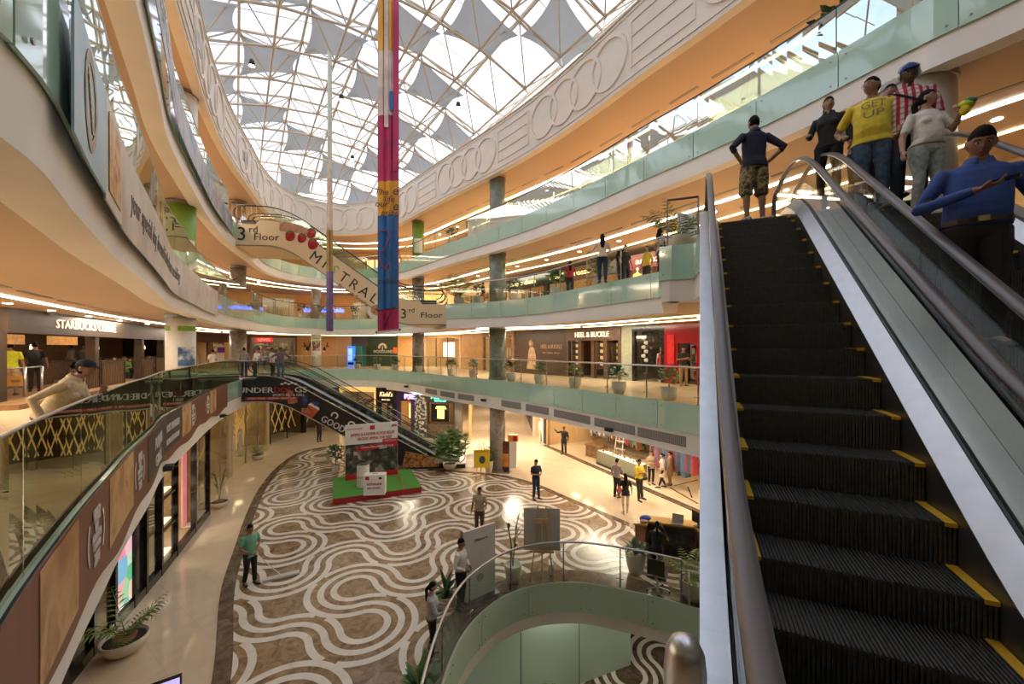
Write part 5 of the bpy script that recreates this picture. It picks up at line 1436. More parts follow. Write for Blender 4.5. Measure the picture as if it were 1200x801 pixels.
for a, b_, k, _ in DISP:
    fr, L = frame2(gpx(a), gpx(b_))
    for u in (0, L): MB().box(u-.05, u+.05, -.06, .1, 0, C0, 0, fr).build('frame_post', BLACKG, t)
    MB().box(0, L, -.05, .1, C0-.35, C0, 0, fr).build('head_panel', BLACKG, t)
    MB().box(0, L, -.05, .1, 0, .22, 0, fr).build('plinth', BLACKG, t)
    if k == 'dark': MB().box(.05, L-.05, .02, .08, .22, C0-.35, 0, fr).build('black_panel', BLACKG, t)
    elif k == 'panel': MB().box(.05, L-.05, .02, .08, .22, C0-.35, 0, fr).build('bronze_panel', M('bronze mirror panel', (.16,.12,.07), .15, metal=.8), t)
    elif k == 'poster': MB().box(.08, L-.08, -.01, .06, .3, C0-.45, 0, fr).build('lit_poster', DPRINT, t)
    elif k == 'glass':
        MB().box(.05, L-.05, .03, .045, .22, C0-.35, 0, fr).build('pane', filmglass('mirror like window', (.35,.33,.28), .5), t)
        MB().box(.05, L-.05, .5, .55, .22, C0-.35, 0, fr).build('back_panel', M('gold display back', (.34,.24,.10), .4), t)
    elif k == 'case':
        MB().box(.05, L-.05, .75, .8, .22, C0-.35, 0, fr).build('back_panel', CREAM, t)
        for q in range(3):
            zz = .3+q*.95; MB().box(.05, L-.05, .1, .75, zz, zz+.05, 0, fr).build('shelf', light('lit shelf', (1,.9,.7), 1.1), t)
            MB().box(.05, L-.05, -.03, .04, zz+.86, zz+.93, 0, fr).build('shelf_frame', BLACKG, t)
            bb = MB(); bb.ell(fr(L*.3, .4, zz+.2), (.1,.1,.15), 10, 6); bb.box(L*.5, L*.75, .3, .5, zz+.05, zz+.35, 0, fr); bb.build('display_goods', MERCH[(q*3+1) % 8], t)
        MB().box(.05, L-.05, .0, .012, .22, C0-.35, 0, fr).build('pane', SHOPGL, t)
    elif k == 'door':
        MB().box(0, L, 2.5, 2.6, 0, C0, 0, fr).build('back_panel', BLACK, t)
        MB().box(.05, L-.05, -.07, -.05, C0-.33, C0-.05, 0, fr).build('sign_band', DKMETAL, t)
        sign(t, 'SALON', fr, L*.5, C0-.2, .26, AMBLET, width=L*.6, d=-.07)
    elif k == 'pink':
        MB().box(.05, L-.05, .35, .4, .22, C0-.35, 0, fr).build('pink_poster', PINKP, t); MB().box(.05, L-.05, .0, .012, .22, C0-.35, 0, fr).build('pane', SHOPGL, t)
        MB().box(.05, L-.05, .05, .35, .2, .24, 0, fr).build('shelf', CREAM, t)
# glass store with gold branches, then black store with gold lattice figures
GB = [(-11.6,14.6),(-14.4,20.4),(-16.6,27.2),(-16.2,31.0),(-10.6,33.0)]
t, fr, L = shop('glass_store', 'tall glass fronted store with glowing gold branches under the left gallery', GB[0], GB[1], 0, C0, band=M('pale store band', (.6,.5,.36)), band_h=.2, mull=2.2, depth=4, wall=M('gold store wall', (.50,.36,.17), .4, var=.25, scale=1.5), frame_m=STEEL, lights=True)
t2, fr2s, L2s = shop('glass_store', 'glass store bay with white mannequins left of the gold figure window', GB[1], GB[2], 0, C0, band=M('pale store band', ()), band_h=.2, mull=2.4, depth=4, wall=M('gold store wall', ()), frame_m=STEEL)
GOLDB = M('glowing gold branch', (.9,.6,.2), .3, metal=.3, emit=(1,.62,.2), estr=.16)
rs = random.Random(4)
for tt, ff, LL, nb in ((t, fr, L, 4), (t2, fr2s, L2s, 5)):
    for k in range(nb):
        u = LL*(k+.6)/(nb+.4); b = MB(); base = ff(u, 1.2, .3)
        for q in range(7):
            a = rs.uniform(-.9,.9); h = rs.uniform(.9,1.9); z0 = rs.uniform(.4,1.4)
            p1_ = ff(u+.1*a, 1.2, z0); p2_ = ff(u+a*.6, 1.2+rs.uniform(-.3,.3), z0+h*.5); p3_ = ff(u+a*.7, 1.2+rs.uniform(-.4,.4), z0+h)
            b.tube([p1_, p2_, p3_], [.035,.025,.012], 5)
        b.tube([base, ff(u,1.2,2.2)], .04, 6)
        b.build('gold_branch', GOLDB, tt)
    for k in range(3):
        u = LL*(k+.5)/3; MB().box(u-.3, u+.3, 1.6, 2.1, 0, .9, 0, ff).build('display_table', CREAM, tt); MB().box(u-.45, u-.15, 2.6, 2.75, 0, C0-.3, 0, ff).build('light_column', light('pale lit column', (1,.93,.8), .8), tt)
t, fr, L = shop('gold_figure_window', 'black window with golden crossed rods below the bar advertisement', GB[2], GB[3], 0, C0, band=BLACKG, band_h=.25, mull=2.2, depth=2.0, wall=M('dark brown store wall', (.10,.06,.03)), cov=.4)
b = MB()
for k in range(5):
    u = .5+k*(L-1)/4
    for a, c in ((-.5,.5),(.5,-.5)): b.tube([fr(u+a,.7,.5),fr(u+c,.7,2.6)], .032, 6)
b.build('crossed_rods', GOLDB, t)
t, fr, L = shop('gold_figure_window', 'second black window with golden crossed rods nearer the escalator', GB[3], GB[4], 0, C0, band=BLACKG, band_h=.25, mull=2.2, depth=2.0, wall=M('dark brown store wall', ()), cov=.4)
b = MB()
for k in range(6):
    u = .5+k*(L-1)/5
    for a, c in ((-.5,.5),(.5,-.5)): b.tube([fr(u+a,.7,.5),fr(u+c,.7,2.6)], .032, 6)
b.build('crossed_rods', GOLDB, t)
# row behind the lower escalator
GK = [(-10.6,30.2),(-3.6,28.6)]
def gk(a): return W(a, y0=20, y1=40, line=[(-14.5,31.2)]+GK+[(-2.9,28.4)])
p0, p1 = gk(398), gk(441)
t, fr, L = shop('cosmetics_shop', 'brightly shelved cosmetics shop behind the lower escalator', p0, p1, 0, C0, band=GOLD, band_h=.35, glaze=False, depth=2., light_=WHITEL)
shelves(t, fr, .3, L-.2, 1.2, 1.6, .3, 2.6, 7, [MERCH[6], MERCH[0], MERCH[3], MERCH[4]], seed=41, wood=CREAM)
p0, p1 = gk(441), gk(465)
t, fr, L = shop('apothecary_shop', 'black fronted shop with cream script letters behind the lower escalator', p0, p1, 0, C0, band=BLACKG, band_h=1.15, pmat=BLACKG, pillar=.38, glaze=False, depth=1.6)
sign(t, "Kiehl's", fr, L*.5, C0-.5, .5, M('cream glowing script', (.9,.75,.45), .4, emit=(1,.82,.5), estr=.45), width=L*.62, shear=.2, bold=.01)
sign(t, 'SINCE 1851', fr, L*.5, C0-.9, .14, M('cream glowing script', ()), width=L*.4)
shelves(t, fr, .4, L-.4, .9, 1.3, .2, 2.3, 6, [MERCH[3], MERCH[4], MERCH[0], MERCH[6]], seed=42, wood=WOODD)
p0, p1 = gk(465), gk(486)
t, fr, L = shop('beauty_shop', 'purple fronted shop with a lilac sign and red heart', p0, p1, 0, C0, band=M('dark purple band', (.05,.025,.10), .3), band_h=.95, pmat=M('dark purple band', ()), pillar=.3, glaze=True, depth=1.6)
sign(t, 'P', fr, L*.55, C0-.62, .5, PINKLET, width=.26, bold=.02); sign(t, 'SE', fr, L*.86, C0-.62, .5, PINKLET, width=.5, bold=.02)
b = MB(); b.prism([(L*.68,C0-.86),(L*.68+.2,C0-.6),(L*.68+.17,C0-.45),(L*.68+.07,C0-.42),(L*.68,C0-.5),(L*.68-.07,C0-.42),(L*.68-.17,C0-.45),(L*.68-.2,C0-.6)], fr, -.1, -.06); b.build('heart', REDLET, t)
MB().box(L*.5, L*.95, .5, .55, 1.3, 2.4, 0, fr).build('lit_picture', light('golden window glow', (1,.65,.2), 1.3), t)
p0, p1 = gk(486), gk(500); wallseg('wall_back', p0, p1, 0, C0, ramp_mat('black white floral print', [(.3,(.03,.03,.03)),(.48,(.06,.06,.05)),(.55,(.5,.48,.44)),(.7,(.65,.62,.56))], 'N', .4, nscale=6), .5)
p0, p1 = gk(500), gk(533)
t, fr, L = shop('spa_shop', 'dark shop with teal script sign and a glowing bottle window', p0, p1, 0, C0, band=M('dark bronze band', (.06,.045,.03), .3), band_h=1.0, pmat=M('dark bronze band', ()), pillar=.12, glaze=False, depth=1.5)
sign(t, 'Ahava', fr, L*.42, C0-.55, .55, TEALLET, width=L*.5, shear=.25, bold=.015); sign(t, 'DEAD SEA LAB', fr, L*.5, C0-.86, .14, TEALLET, width=L*.4)
MB().box(.15, L-.15, .0, .3, 0, 1.05, 0, fr).build('stone_base', M('brown brick base', (.10,.065,.04), .6, var=.3, scale=10), t)
MB().box(.3, L-.4, .05, .1, 1.2, 2.5, 0, fr).build('window_panel', BLACKG, t)
b = MB(); b.box(L*.38, L*.62, .02, .05, 1.45, 2.1, 0, fr); b.prism([(L*.3,2.15),(L*.7,2.15),(L*.64,2.35),(L*.36,2.35)], fr, .02, .05); b.build('glowing_bottle', light('yellow bottle glow', (1,.75,.15), 1.8), t)
for u0, u1 in ((.3,.34),(L-.44,L-.4)): MB().box(u0, u1, .0, .06, 1.15, 2.55, 0, fr).build('frame_post', M('brass frame', (.4,.3,.15), .3, metal=.8), t)
wallseg('wall_back', gk(533), gk(541), 0, C0, M('smoked mirror', (.30,.28,.26), .1, metal=.7))
# side corridor leading back and the right hand shops
CA, CB = (-2.9,28.6), (-4.5,47)
wallseg('wall_left', CA, CB, 0, C0, M('gold lit corridor wall', (.55,.36,.16), .3, var=.15, scale=1))
t, fr, L = shop('corridor_shop', 'softly lit shop along the corridor behind the stone column', (1.2,44), (1.6,30.0), 0, C0, band=WARMW, band_h=.3, depth=2.)
shelves(t, fr, 1, L-1, 1.3, 1.8, .2, 2.3, 5, MERCH, seed=51)
GR = [(1.6,30.0),(2.15,27.6),(5.0,20.8),(7.9,15.4),(12,9)]
def gr(a): return W(a, y0=5, y1=40, line=GR)
t, fr, L = shop('bright_doorway', 'white glowing shop doorway with a mannequin right of the stone column', GR[0], GR[1], 0, C0, band=CREAM, band_h=.5, glaze=False, depth=2.5, wall=CREAM, light_=light('bright shop light', (1,.9,.72), 14), pillar=.15)
wallseg('wall_right', gr(634), gr(641), 0, C0, BLACKG)
t, fr, L = shop('clothes_shop', 'long open clothes shop with tables and a glass counter under the right gallery', gr(641), gr(850), 0, C0, band=M('tan band', (.5,.32,.15)), band_h=.15, glaze=False, depth=5., wall=WARMW, floor=UFLOOR, pillar=.12, cov=.8)
clothes_rail(t, fr, .6, L*.4, 3.2, 1.6, MERCH, 61, 1.1); clothes_rail(t, fr, L*.45, L*.95, 4.2, 1.6, MERCH, 62, 1.1)
shelves(t, fr, .5, L-.5, 4.4, 4.9, .2, 2.6, 5, MERCH, seed=63)
MB().box(0, L, -.35, .0, .001, .02, 0, fr).build('threshold', BROWND, t)
clothes_rail(t, fr, L*.62, L*.8, 1.6, 1.7, [MERCH[2], MERCH[4], MERCH[5]], 64, 1.2)
wallseg('wall_right', (7.9+2.6,12.0), (14,4), 0, C0, WARMW)
# lower level: frosted glass screens
fr, L = frame2((-3.6,10.7), (4.15,13.9))
t = thing('glass_screen', 'tall green frosted glass screens on the lower level below the oval opening', 'glass screen')
for k in range(4):
    MB().box(L*k/4+.015, L*(k+1)/4-.015, 0, .03, LG+.02, F0-1.05, 0, fr).build('panel', GREENGL, t)
    MB().box(L*k/4-.012, L*k/4+.012, .0, .05, LG, F0-1.02, 0, fr).build('joint_post', DKMETAL, t)
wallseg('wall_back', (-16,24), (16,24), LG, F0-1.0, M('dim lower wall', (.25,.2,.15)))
# grilles and black spotlights on the first gallery bulkhead
def grille(E, pa, pb, z0, z1, parent, y0=8, y1=30):
    s0, s1 = sorted((E.px(pa, y0, y1), E.px(pb, y0, y1)))
    b = MB(); slabstrip(b, E, s0, s1, -.02, .02, z0, z1, .2); g = b.build('air_grille', M('grey grille', (.22,.21,.20), .5), parent)
    bars = MB(); s = s0+.03
    while s < s1: slabstrip(bars, E, s, s+.018, -.03, -.02, z0+.02, z1-.02, .2); s += .05
    stuff(bars.build('grille_bar', M('light grille bar', (.42,.41,.40), .4), g))
for pa, pb in ((499,512),(516,533),(537,556),(587,611),(617,644),(650,692),(697,743),(748,805)): grille(E1, pa, pb, LIP1+.2, LIP1+.5, trim1)
for px_, lb, E, z in ((478,'small black spotlight on the white bulkhead behind the escalator',E1,LIP1+.42),(568,'small black spotlight on the white bulkhead near the stone column',E1,LIP1+.38),(716,'black spotlight on the white bulkhead between two right grilles',E1,LIP1+.22)):
    s = E.px(px_, 8, 32); c = E.pt(s, -.14, z); p_, n_ = E.at(s)
    t = thing('wall_spotlight', lb, 'spotlight', None, c, math.atan2(n_.y, n_.x)+pi/2)
    MB().box(-.14,.14,-.1,.06,-.07,.05).build('housing', BLACK, t); MB().box(-.11,.11,-.115,-.1,-.06,.02).build('lens', STEELD, t); MB().box(-.03,.03,.05,.15,-.02,.02).build('bracket', BLACK, t)
for px_, lb in ((192,'large black spotlight under the brown roll banner'),(258,'black spotlight at the far end of the brown roll banner')):
    s = E1.px(px_, 3, 24); c = E1.pt(s, -.14, LIP1+.2); p_, n_ = E1.at(s)
    t = thing('wall_spotlight', lb, 'spotlight', None, c, math.atan2(n_.y, n_.x)+pi/2)
    MB().box(-.14,.14,-.12,.05,-.06,.06).build('housing', BLACK, t); MB().box(-.11,.11,-.135,-.12,-.05,.04).build('lens', STEELD, t); MB().box(-.03,.03,.05,.15,-.02,.02).build('bracket', BLACK, t)
# ================================================================= people
SKIN = {k: M('skin ' + k, c, .5, var=.08, scale=14) for k, c in (('a',(.36,.19,.11)),('b',(.28,.14,.08)),('c',(.10,.05,.033)),('d',(.45,.26,.17)))}
HAIR = M('black hair', (.010,.008,.008), .75, spec=.15, var=.3, scale=40); EYEW = M('eye white', (.75,.72,.68), .3, var=.02); IRIS = M('dark iris', (.02,.012,.01), .2)
LIPS = M('lips', (.28,.10,.08), .45)
def cl(name, c, rough=.85, var=.12): return M('cloth ' + name, c, rough, var=var, scale=18, bump=.25, bscale=22)
NAVY = cl('navy shirt', (.018,.022,.045)); CAMO = ramp_mat('cloth camouflage', [(.0,(.06,.045,.025)),(.42,(.20,.14,.07)),(.5,(.42,.33,.18)),(.58,(.10,.09,.04)),(.66,(.30,.23,.12))], 'N', .85, nscale=9, const=True)
BLACKC = cl('black', (.018,.017,.018)); YEL = cl('yellow tee', (.80,.62,.06)); JEAN = cl('blue jeans', (.07,.11,.19), var=.35); JEAND = cl('dark jeans', (.02,.03,.06)); JEANL = cl('light jeans', (.38,.42,.42), var=.3)
WHITEC = cl('white tee', (.76,.73,.70)); BLUEC = cl('blue shirt', (.04,.085,.32)); DKTR = cl('dark trousers', (.03,.025,.024)); PLAID = plaid('cloth red plaid', (.75,.66,.62), (.50,.03,.06), (.25,.02,.04), 34.)
KHAKI = cl('khaki uniform', (.76,.64,.42)); MINT = cl('mint shirt', (.16,.42,.28)); GREYC = cl('grey shirt', (.30,.28,.27)); PALEB2 = cl('pale blue shirt', (.50,.52,.56)); TAN = cl('tan trousers', (.55,.40,.24)); PINKC = cl('cream tunic', (.72,.58,.46)); REDC = cl('red top', (.45,.03,.04)); BROWNC = cl('brown shawl', (.30,.18,.08)); CHECK = plaid('cloth dark check', (.06,.06,.10), (.16,.10,.12), (.25,.22,.28), 34.); GREENT = cl('green top', (.10,.28,.06)); NEON = cl('neon yellow tee', (.72,.78,.05)); PINKT = cl('pink top', (.75,.20,.18))
SHOEB = M('black shoe', (.02,.018,.016), .35); SHOEW = M('pale shoe', (.55,.52,.48), .6); SHOEG = M('grey trainer', (.25,.25,.25), .6)

REMESH_N = [0]
def remesh(mb, name, mat, parent, vox, smooth=3, mats=None):
    me = bpy.data.meshes.new('raw'); me.from_pydata(mb.v, [], mb.f); me.update()
    bm = bmesh.new(); bm.from_mesh(me); bmesh.ops.recalc_face_normals(bm, faces=bm.faces); bm.to_mesh(me); bm.free()
    o = bpy.data.objects.new('raw', me); COL.objects.link(o)
    r = o.modifiers.new('r', 'REMESH'); r.mode = 'VOXEL'; r.voxel_size = vox; r.use_smooth_shade = True
    if smooth: s_ = o.modifiers.new('s', 'SMOOTH'); s_.iterations = smooth; s_.factor = .5
    m2 = bpy.data.meshes.new_from_object(o.evaluated_get(bpy.context.evaluated_depsgraph_get()))
    bpy.data.objects.remove(o); bpy.data.meshes.remove(me)
    m2.name = name; m2.materials.clear(); m2.materials.append(mat)
    return link(name, m2, parent)

def limb(mb, pts, rr, n=12):
    """closed tapering tube with rounded ends; rr = radii, a pair gives an oval"""
    pts = [Vector(p) for p in pts]
    a = (pts[0]-pts[1]).normalized()*rr[0]*.7; b = (pts[-1]-pts[-2]).normalized()*rr[-1]*.7
    P_ = [pts[0]+a]+pts+[pts[-1]+b]; R_ = [rr[0]*.35]+list(rr)+[rr[-1]*.35]
    mb.tube(P_, R_, n)
def bez(a, b, c, n=4): return [a.lerp(b, t/n).lerp(b.lerp(c, t/n), t/n) for t in range(n+1)]

def torso_rings(up, rows, n=20):
    R = []
    for z, rx, ry, oy in rows:
        R.append([up(Vector((rx*math.copysign(abs(cos(2*pi*k/n))**.85, cos(2*pi*k/n)), oy+ry*math.copysign(abs(sin(2*pi*k/n))**.9, sin(2*pi*k/n)), z))) for k in range(n)])
    return R

def person(label, x, y, z, yaw, H=1.70, pose=None, top=BLACKC, sleeve='short', hem=.88, bottom=DKTR, leg='long', shoes=SHOEB, hair='short', skin='a', fem=False, bulk=1., det=1, group=None, coll=True, name='person'):
    """stands at (x, y, z) facing yaw (0 = +y, clockwise positive); pose in metres for a 1.70 m body"""
    p = dict(lean=0., side=0., twist=0., head_yaw=0., head_pitch=0., head_roll=0.)
    p.update(pose or {})
    k = H/1.70
    t = thing(name, label, 'person', group, (x, y, z), -yaw); t.scale = (k, k, k)
    vox = (.021, .0135, .0085)[det]
    sh = (.168 if fem else .19); hipw = (.095 if fem else .09)
    piv = Vector((0, 0, p.get('pelvis_z', .93))); dz = p.get('pelvis_z', .93)-.93
    Rm = Matrix.Rotation(p['twist'], 3, 'Z') @ Matrix.Rotation(-p['lean'], 3, 'X') @ Matrix.Rotation(p['side'], 3, 'Y')
    def up(v): v = Vector(v)+Vector((0,0,dz)); return piv + Rm @ (v-piv)
    def jt(n_, d_): return Vector(p[n_]) if n_ in p else Vector(d_)
    body = MB(); B = bulk; fb = 1 if fem else 0
    # ---- legs
    legs = {}
    for s, nm in ((-1,'l'),(1,'r')):
        hip = Vector((s*hipw, 0, .90+dz)); knee = jt('knee_'+nm, (s*.10, .025, .49)); ank = jt('ankle_'+nm, (s*.105, -.02, .085)); toe = jt('toe_'+nm, (ank.x+s*.03, ank.y+.155, ank.z-.055))
        legs[nm] = (hip, knee, ank, toe)
        limb(body, [hip, hip.lerp(knee,.35), hip.lerp(knee,.75), knee, knee.lerp(ank,.3)+Vector((0,-.012,0)), knee.lerp(ank,.7), ank], [.085*B,.078*B,.06,.055,.054,.042,.036])
        limb(body, [ank+Vector((0,-.035,-.045)), ank.lerp(toe,.45)+Vector((0,0,-.01)), toe], [.035,.036,.026], 8)
    # ---- trunk
    cw, wd = (.145, .118) if fem else (.168, .146)
    rows = [(.83,.10*B,.075*B,0),(.87,.155*B,.105*B,-.005),(.93,(.168 if fem else .162)*B,.112*B,-.01),(1.02,wd*B,.098*B*1.02,0.),(1.10,(wd+.005)*B,.10*B,.004),(1.20,cw*.97*(.5+.5*B),.112,.006),(1.28,cw,.112,.006),(1.35,cw*1.02,.098,-.004),(1.40,cw*.86,.075,-.012),(1.435,.085,.062,-.016),(1.46,.055,.055,-.012)]
    if not coll: pass
    if B > 1.08: rows[3] = (1.02,(wd+.006)*B,.118*B,.016); rows[4] = (1.09,(wd+.006)*B,.118*B,.018); rows[5] = (1.20,cw*.97*(.5+.5*B),.120,.012)
    body.rings(torso_rings(up, rows))
    if fem:
        for s in (-1,1): body.ell(up((s*.068,.085,1.245)), (.068,.06,.062), 10, 7)
    # ---- neck and head
    nk = up((0,-.012,1.42)); hc0 = Vector((0,.012,1.585)); hc = up(hc0)
    Hm = Rm @ Matrix.Rotation(-p['head_yaw'], 3, 'Z') @ Matrix.Rotation(-p['head_pitch'], 3, 'X') @ Matrix.Rotation(p['head_roll'], 3, 'Y')
    hr_ = .94 if fem else 1.
    def hd(v): return hc + Hm @ Vector(v)
    limb(body, [nk, hd((0,-.02,-.07))], [.054*hr_,.052*hr_], 12)
    def head_pt(th, ph, g=0.):
        dx, dy, dz_ = sin(th)*cos(ph), sin(th)*sin(ph), cos(th)
        x_, y_, z_ = .073*dx, .094*dy, .118*dz_
        if dz_ < 0:
            x_ *= 1-.36*dz_*dz_; 
            if dy < 0: y_ *= 1-.45*(-dz_)
            else: y_ *= 1-.10*dz_*dz_
        if dy > 0:
            y_ += .030*math.exp(-(dx/.15)**2-((dz_+.20)/.17)**2) - .011*math.exp(-((abs(dx)-.40)/.2)**2-((dz_-.06)/.14)**2)
            y_ += .007*math.exp(-(dx/.3)**2-((dz_+.52)/.1)**2) + .010*math.exp(-(dx/.25)**2-((dz_+.84)/.14)**2) + .004*math.exp(-((dz_-.22)/.1)**2)
        return Vector((x_*(1+g), y_*(1+g), z_*(1+g)))*hr_
    nth, nph = (10, 14) if det == 0 else (20, 28)
    R = [[hd(head_pt(max(.03,min(pi-.03, pi*i/nth)), 2*pi*j/nph)) for j in range(nph)] for i in range(nth+1)]
    body.rings(R)
    for s in (-1,1): body.ell(hd((s*.076*hr_,-.008,-.005)), (.012,.026,.034), 8, 6, mat=None)
    # ---- arms and hands
    arms = {}
    for s, nm in ((-1,'l'),(1,'r')):
        S = up((s*sh,-.01,1.358)); E_ = up(jt('elbow_'+nm, (s*.255,-.035,1.10))); W_ = up(jt('wrist_'+nm, (s*.275,.06,.87)))
        arms[nm] = (S, E_, W_)
        limb(body, [up((s*.10,-.01,1.355)), S, S.lerp(E_,.4), E_, E_.lerp(W_,.3), W_], [.05,.056*(.9 if fem else 1)*(.6+.4*B),.047*(.9 if fem else 1),.039,.037,.026], 10)
        hdv = (Vector(p['hand_'+nm])).normalized() if 'hand_'+nm in p else (W_-E_).normalized()
        if 'hand_'+nm in p: hdv = Rm @ hdv
        palm_n = Rm @ Vector(p.get('palm_'+nm, (-s, 0, 0))); palm_n = (palm_n-hdv*palm_n.dot(hdv)); palm_n = palm_n.normalized() if palm_n.length > 1e-3 else Vector((0,1,0))
        side = hdv.cross(palm_n)*(1)
        c0 = W_+hdv*.015; c1 = W_+hdv*.085
        R = []
        for f_, wv, tv in ((0,.024,.017),(.4,.036,.016),(.8,.041,.014),(1.,.040,.011)):
            cc = c0.lerp(c1, f_); R.append([cc+side*wv*cos(a)+palm_n*tv*sin(a) for a in [2*pi*q/10 for q in range(10)]])
        body.rings(R)
        curl = p.get('curl', .55)
        thumb_side = 1 if side.dot(Rm @ Vector((0,1,0))) >= 0 else -1
        if det >= 1:
            for q, (off, ln) in enumerate(((-.030,.058),(-.010,.074),(.010,.080),(.030,.070))):
                b0 = c1+side*off*(thumb_side); d1 = (hdv*cos(curl*.5)+palm_n*sin(curl*.5)); d2 = (hdv*cos(curl*1.6)+palm_n*sin(curl*1.6)); d3 = (hdv*cos(curl*2.5)+palm_n*sin(curl*2.5))
                j1 = b0+d1*ln*.45; j2 = j1+d2*ln*.32; j3 = j2+d3*ln*.25
                limb(body, [b0-hdv*.015, j1, j2, j3], [.0098,.0095,.0088,.0075], 7)
            tb = c0.lerp(c1,.25)+side*.032*thumb_side; td = (hdv*.75+side*.55*thumb_side+palm_n*.45).normalized()
            limb(body, [tb-td*.02, tb+td*.03, tb+td*.03+(hdv*.8+palm_n*.5).normalized()*.03], [.013,.0115,.009], 7)
        else: limb(body, [c1, c1+hdv*.05+palm_n*.02], [.022,.016], 7)
    bo = remesh(body, 'body', SKIN[skin], t, vox, 2 if det else 1)
    # ---- clothes
    cb = MB(); e_ = .013 if det else .016
    rows2 = [(hem,(.186 if hem < .93 else .165)*B+e_,.115*B+e_,-.006)]+[(z_,rx+e_,ry+e_,oy) for z_,rx,ry,oy in rows if z_ > hem+.03 and z_ < 1.43]+[(1.425,.098,.075,-.014)]
    if hem < .8: rows2 = [(hem,.20*B,.15*B,0)]+[(z_,rx+e_,ry+e_,oy) for z_,rx,ry,oy in rows if .86 < z_ < 1.43]+[(1.425,.098,.075,-.014)]
    cb.rings(torso_rings(up, rows2))
    if fem:
        for s in (-1,1): cb.ell(up((s*.068,.085,1.245)), (.074,.068,.068), 10, 7)
    if det == 2 and coll:
        kb = MB(); A_ = [pi/2+.28+(2*pi-.56)*i/18 for i in range(19)]
        R = [[up((q*.070*cos(a), -.012+q*.066*sin(a), zz-.018*(.5+.5*sin(a)))) for q, zz in ((1.02,1.425),(.98,1.478),(1.08,1.482),(1.38,1.428),(1.34,1.420))] for a in A_]
        kb.rings(R, 0, True, True); kb.build('collar', top, t, True)
    for nm in ('l','r'):
        S, E_, W_ = arms[nm]; s = -1 if nm == 'l' else 1; f = (.9 if fem else 1)
        st = up((s*.09,-.01,1.352))
        if sleeve == 'short': limb(cb, [st, S, S.lerp(E_,.5), S.lerp(E_,.72)], [.05,.064*f,.058*f,.056*f], 12)
        elif sleeve == 'half': limb(cb, [st, S, S.lerp(E_,.5), E_, E_.lerp(W_,.25)], [.05,.064*f,.055*f,.049,.047], 12)
        elif sleeve == 'long': limb(cb, [st, S, S.lerp(E_,.5), E_, E_.lerp(W_,.5), E_.lerp(W_,.93)], [.05,.064*f,.055*f,.05,.042,.035], 12)
    remesh(cb, 'shirt', top, t, vox*1.05, 3)
    tb = MB()
    rows3 = [(z_-.0,rx+e_*.8,ry+e_*.8,oy) for z_,rx,ry,oy in rows if z_ < 1.0]
    if hem > .98: rows3.append((min(hem+.04,1.04),wd*B+.01,.105*B,0.))
    tb.rings(torso_rings(lambda v: Vector(v)+Vector((0,0,dz)) if abs(p['lean']) < .25 else up(v), rows3))
    for nm in ('l','r'):
        hip, knee, ank, toe = legs[nm]
        if leg == 'long': limb(tb, [hip, hip.lerp(knee,.35), hip.lerp(knee,.75), knee, knee.lerp(ank,.4), knee.lerp(ank,.8), ank+Vector((0,0,.015))], [.10*B,.095*B,.08,.072,.066,.062,.06], 12)
        elif leg == 'slim': limb(tb, [hip, hip.lerp(knee,.35), hip.lerp(knee,.75), knee, knee.lerp(ank,.4), ank+Vector((0,0,.04))], [.098*B,.09*B,.07,.064,.06,.046], 12)
        elif leg == 'short': limb(tb, [hip, hip.lerp(knee,.4), hip.lerp(knee,.95), knee+Vector((0,0,-.04))], [.105*B,.11*B,.10,.10], 12)
    remesh(tb, 'trousers' if leg != 'short' else 'shorts', bottom, t, vox*1.05, 3)
    for nm in ('l','r'):
        hip, knee, ank, toe = legs[nm]; sb = MB(); f = (toe-ank); f.z = 0; f = f.normalized(); sd = Vector((f.y,-f.x,0)); zb = ank.z-.085
        R = []
        for d_, w_, h_ in ((-.075,.022,.05),(-.06,.036,.075),(0.,.04,.09),(.07,.045,.075),(.13,.046,.055),(.185,.036,.042),(.205,.015,.025)):
            c = Vector((ank.x,ank.y,zb))+f*d_; R.append([c+sd*w_, c+sd*w_*.9+Vector((0,0,h_*.7)), c+Vector((0,0,h_)), c-sd*w_*.9+Vector((0,0,h_*.7)), c-sd*w_])
        sb.rings(R); sb.build('shoe', shoes, t, True, True)
    # ---- hair
    hb = MB(); R = []
    long_ = hair in ('long', 'tail', 'bun')
    for i in range(nth+1):
        ring = []
        for j in range(nph):
            th, ph = max(.03,min(pi-.03, pi*i/nth)), 2*pi*j/nph
            dy, dz_ = sin(th)*sin(ph), cos(th); ax = abs(sin(th)*cos(ph))
            
            low_ = dz_ < (-.70 if long_ else -.58) or (dz_ < -.05 and dy > -.10 and not long_) or (dz_ < .0 and dy > .05)
            hide = (dy > .12 and dz_ < .44-.16*ax) or low_
            ring.append(hd(head_pt(th, ph, -.14 if hide else (.085 if not long_ else .10))))
        R.append(ring)
    hb.rings(R)
    if hair == 'long':
        limb(hb, [hd((0,-.075,.02)), hd((0,-.10,-.10)), up((0,-.125,1.36)), up((0,-.13,1.22))], [.075,.08,.085,.06], 12)
    elif hair == 'tail':
        limb(hb, [hd((0,-.095,.02)), hd((.01,-.13,-.03)), hd((.015,-.125,-.14)), up((.01,-.125,1.30))], [.03,.035,.035,.018], 10)
    elif hair == 'bun': hb.ell(hd((0,-.12,.02)), (.05,.045,.05), 10, 7)
    if hair != 'none':
        ho = remesh(hb, 'hair', HAIR, t, max(vox,.010), 2)
        if det == 2:
            rr_ = random.Random(len(label)); cx_ = hd((0,0,0))
            for v_ in ho.data.vertices:
                d_ = v_.co-cx_; v_.co = cx_+d_*(1+.022*math.sin(d_.x*190+d_.z*90)*math.sin(d_.y*170+1.3*d_.z*100)+rr_.uniform(-.012,.02))
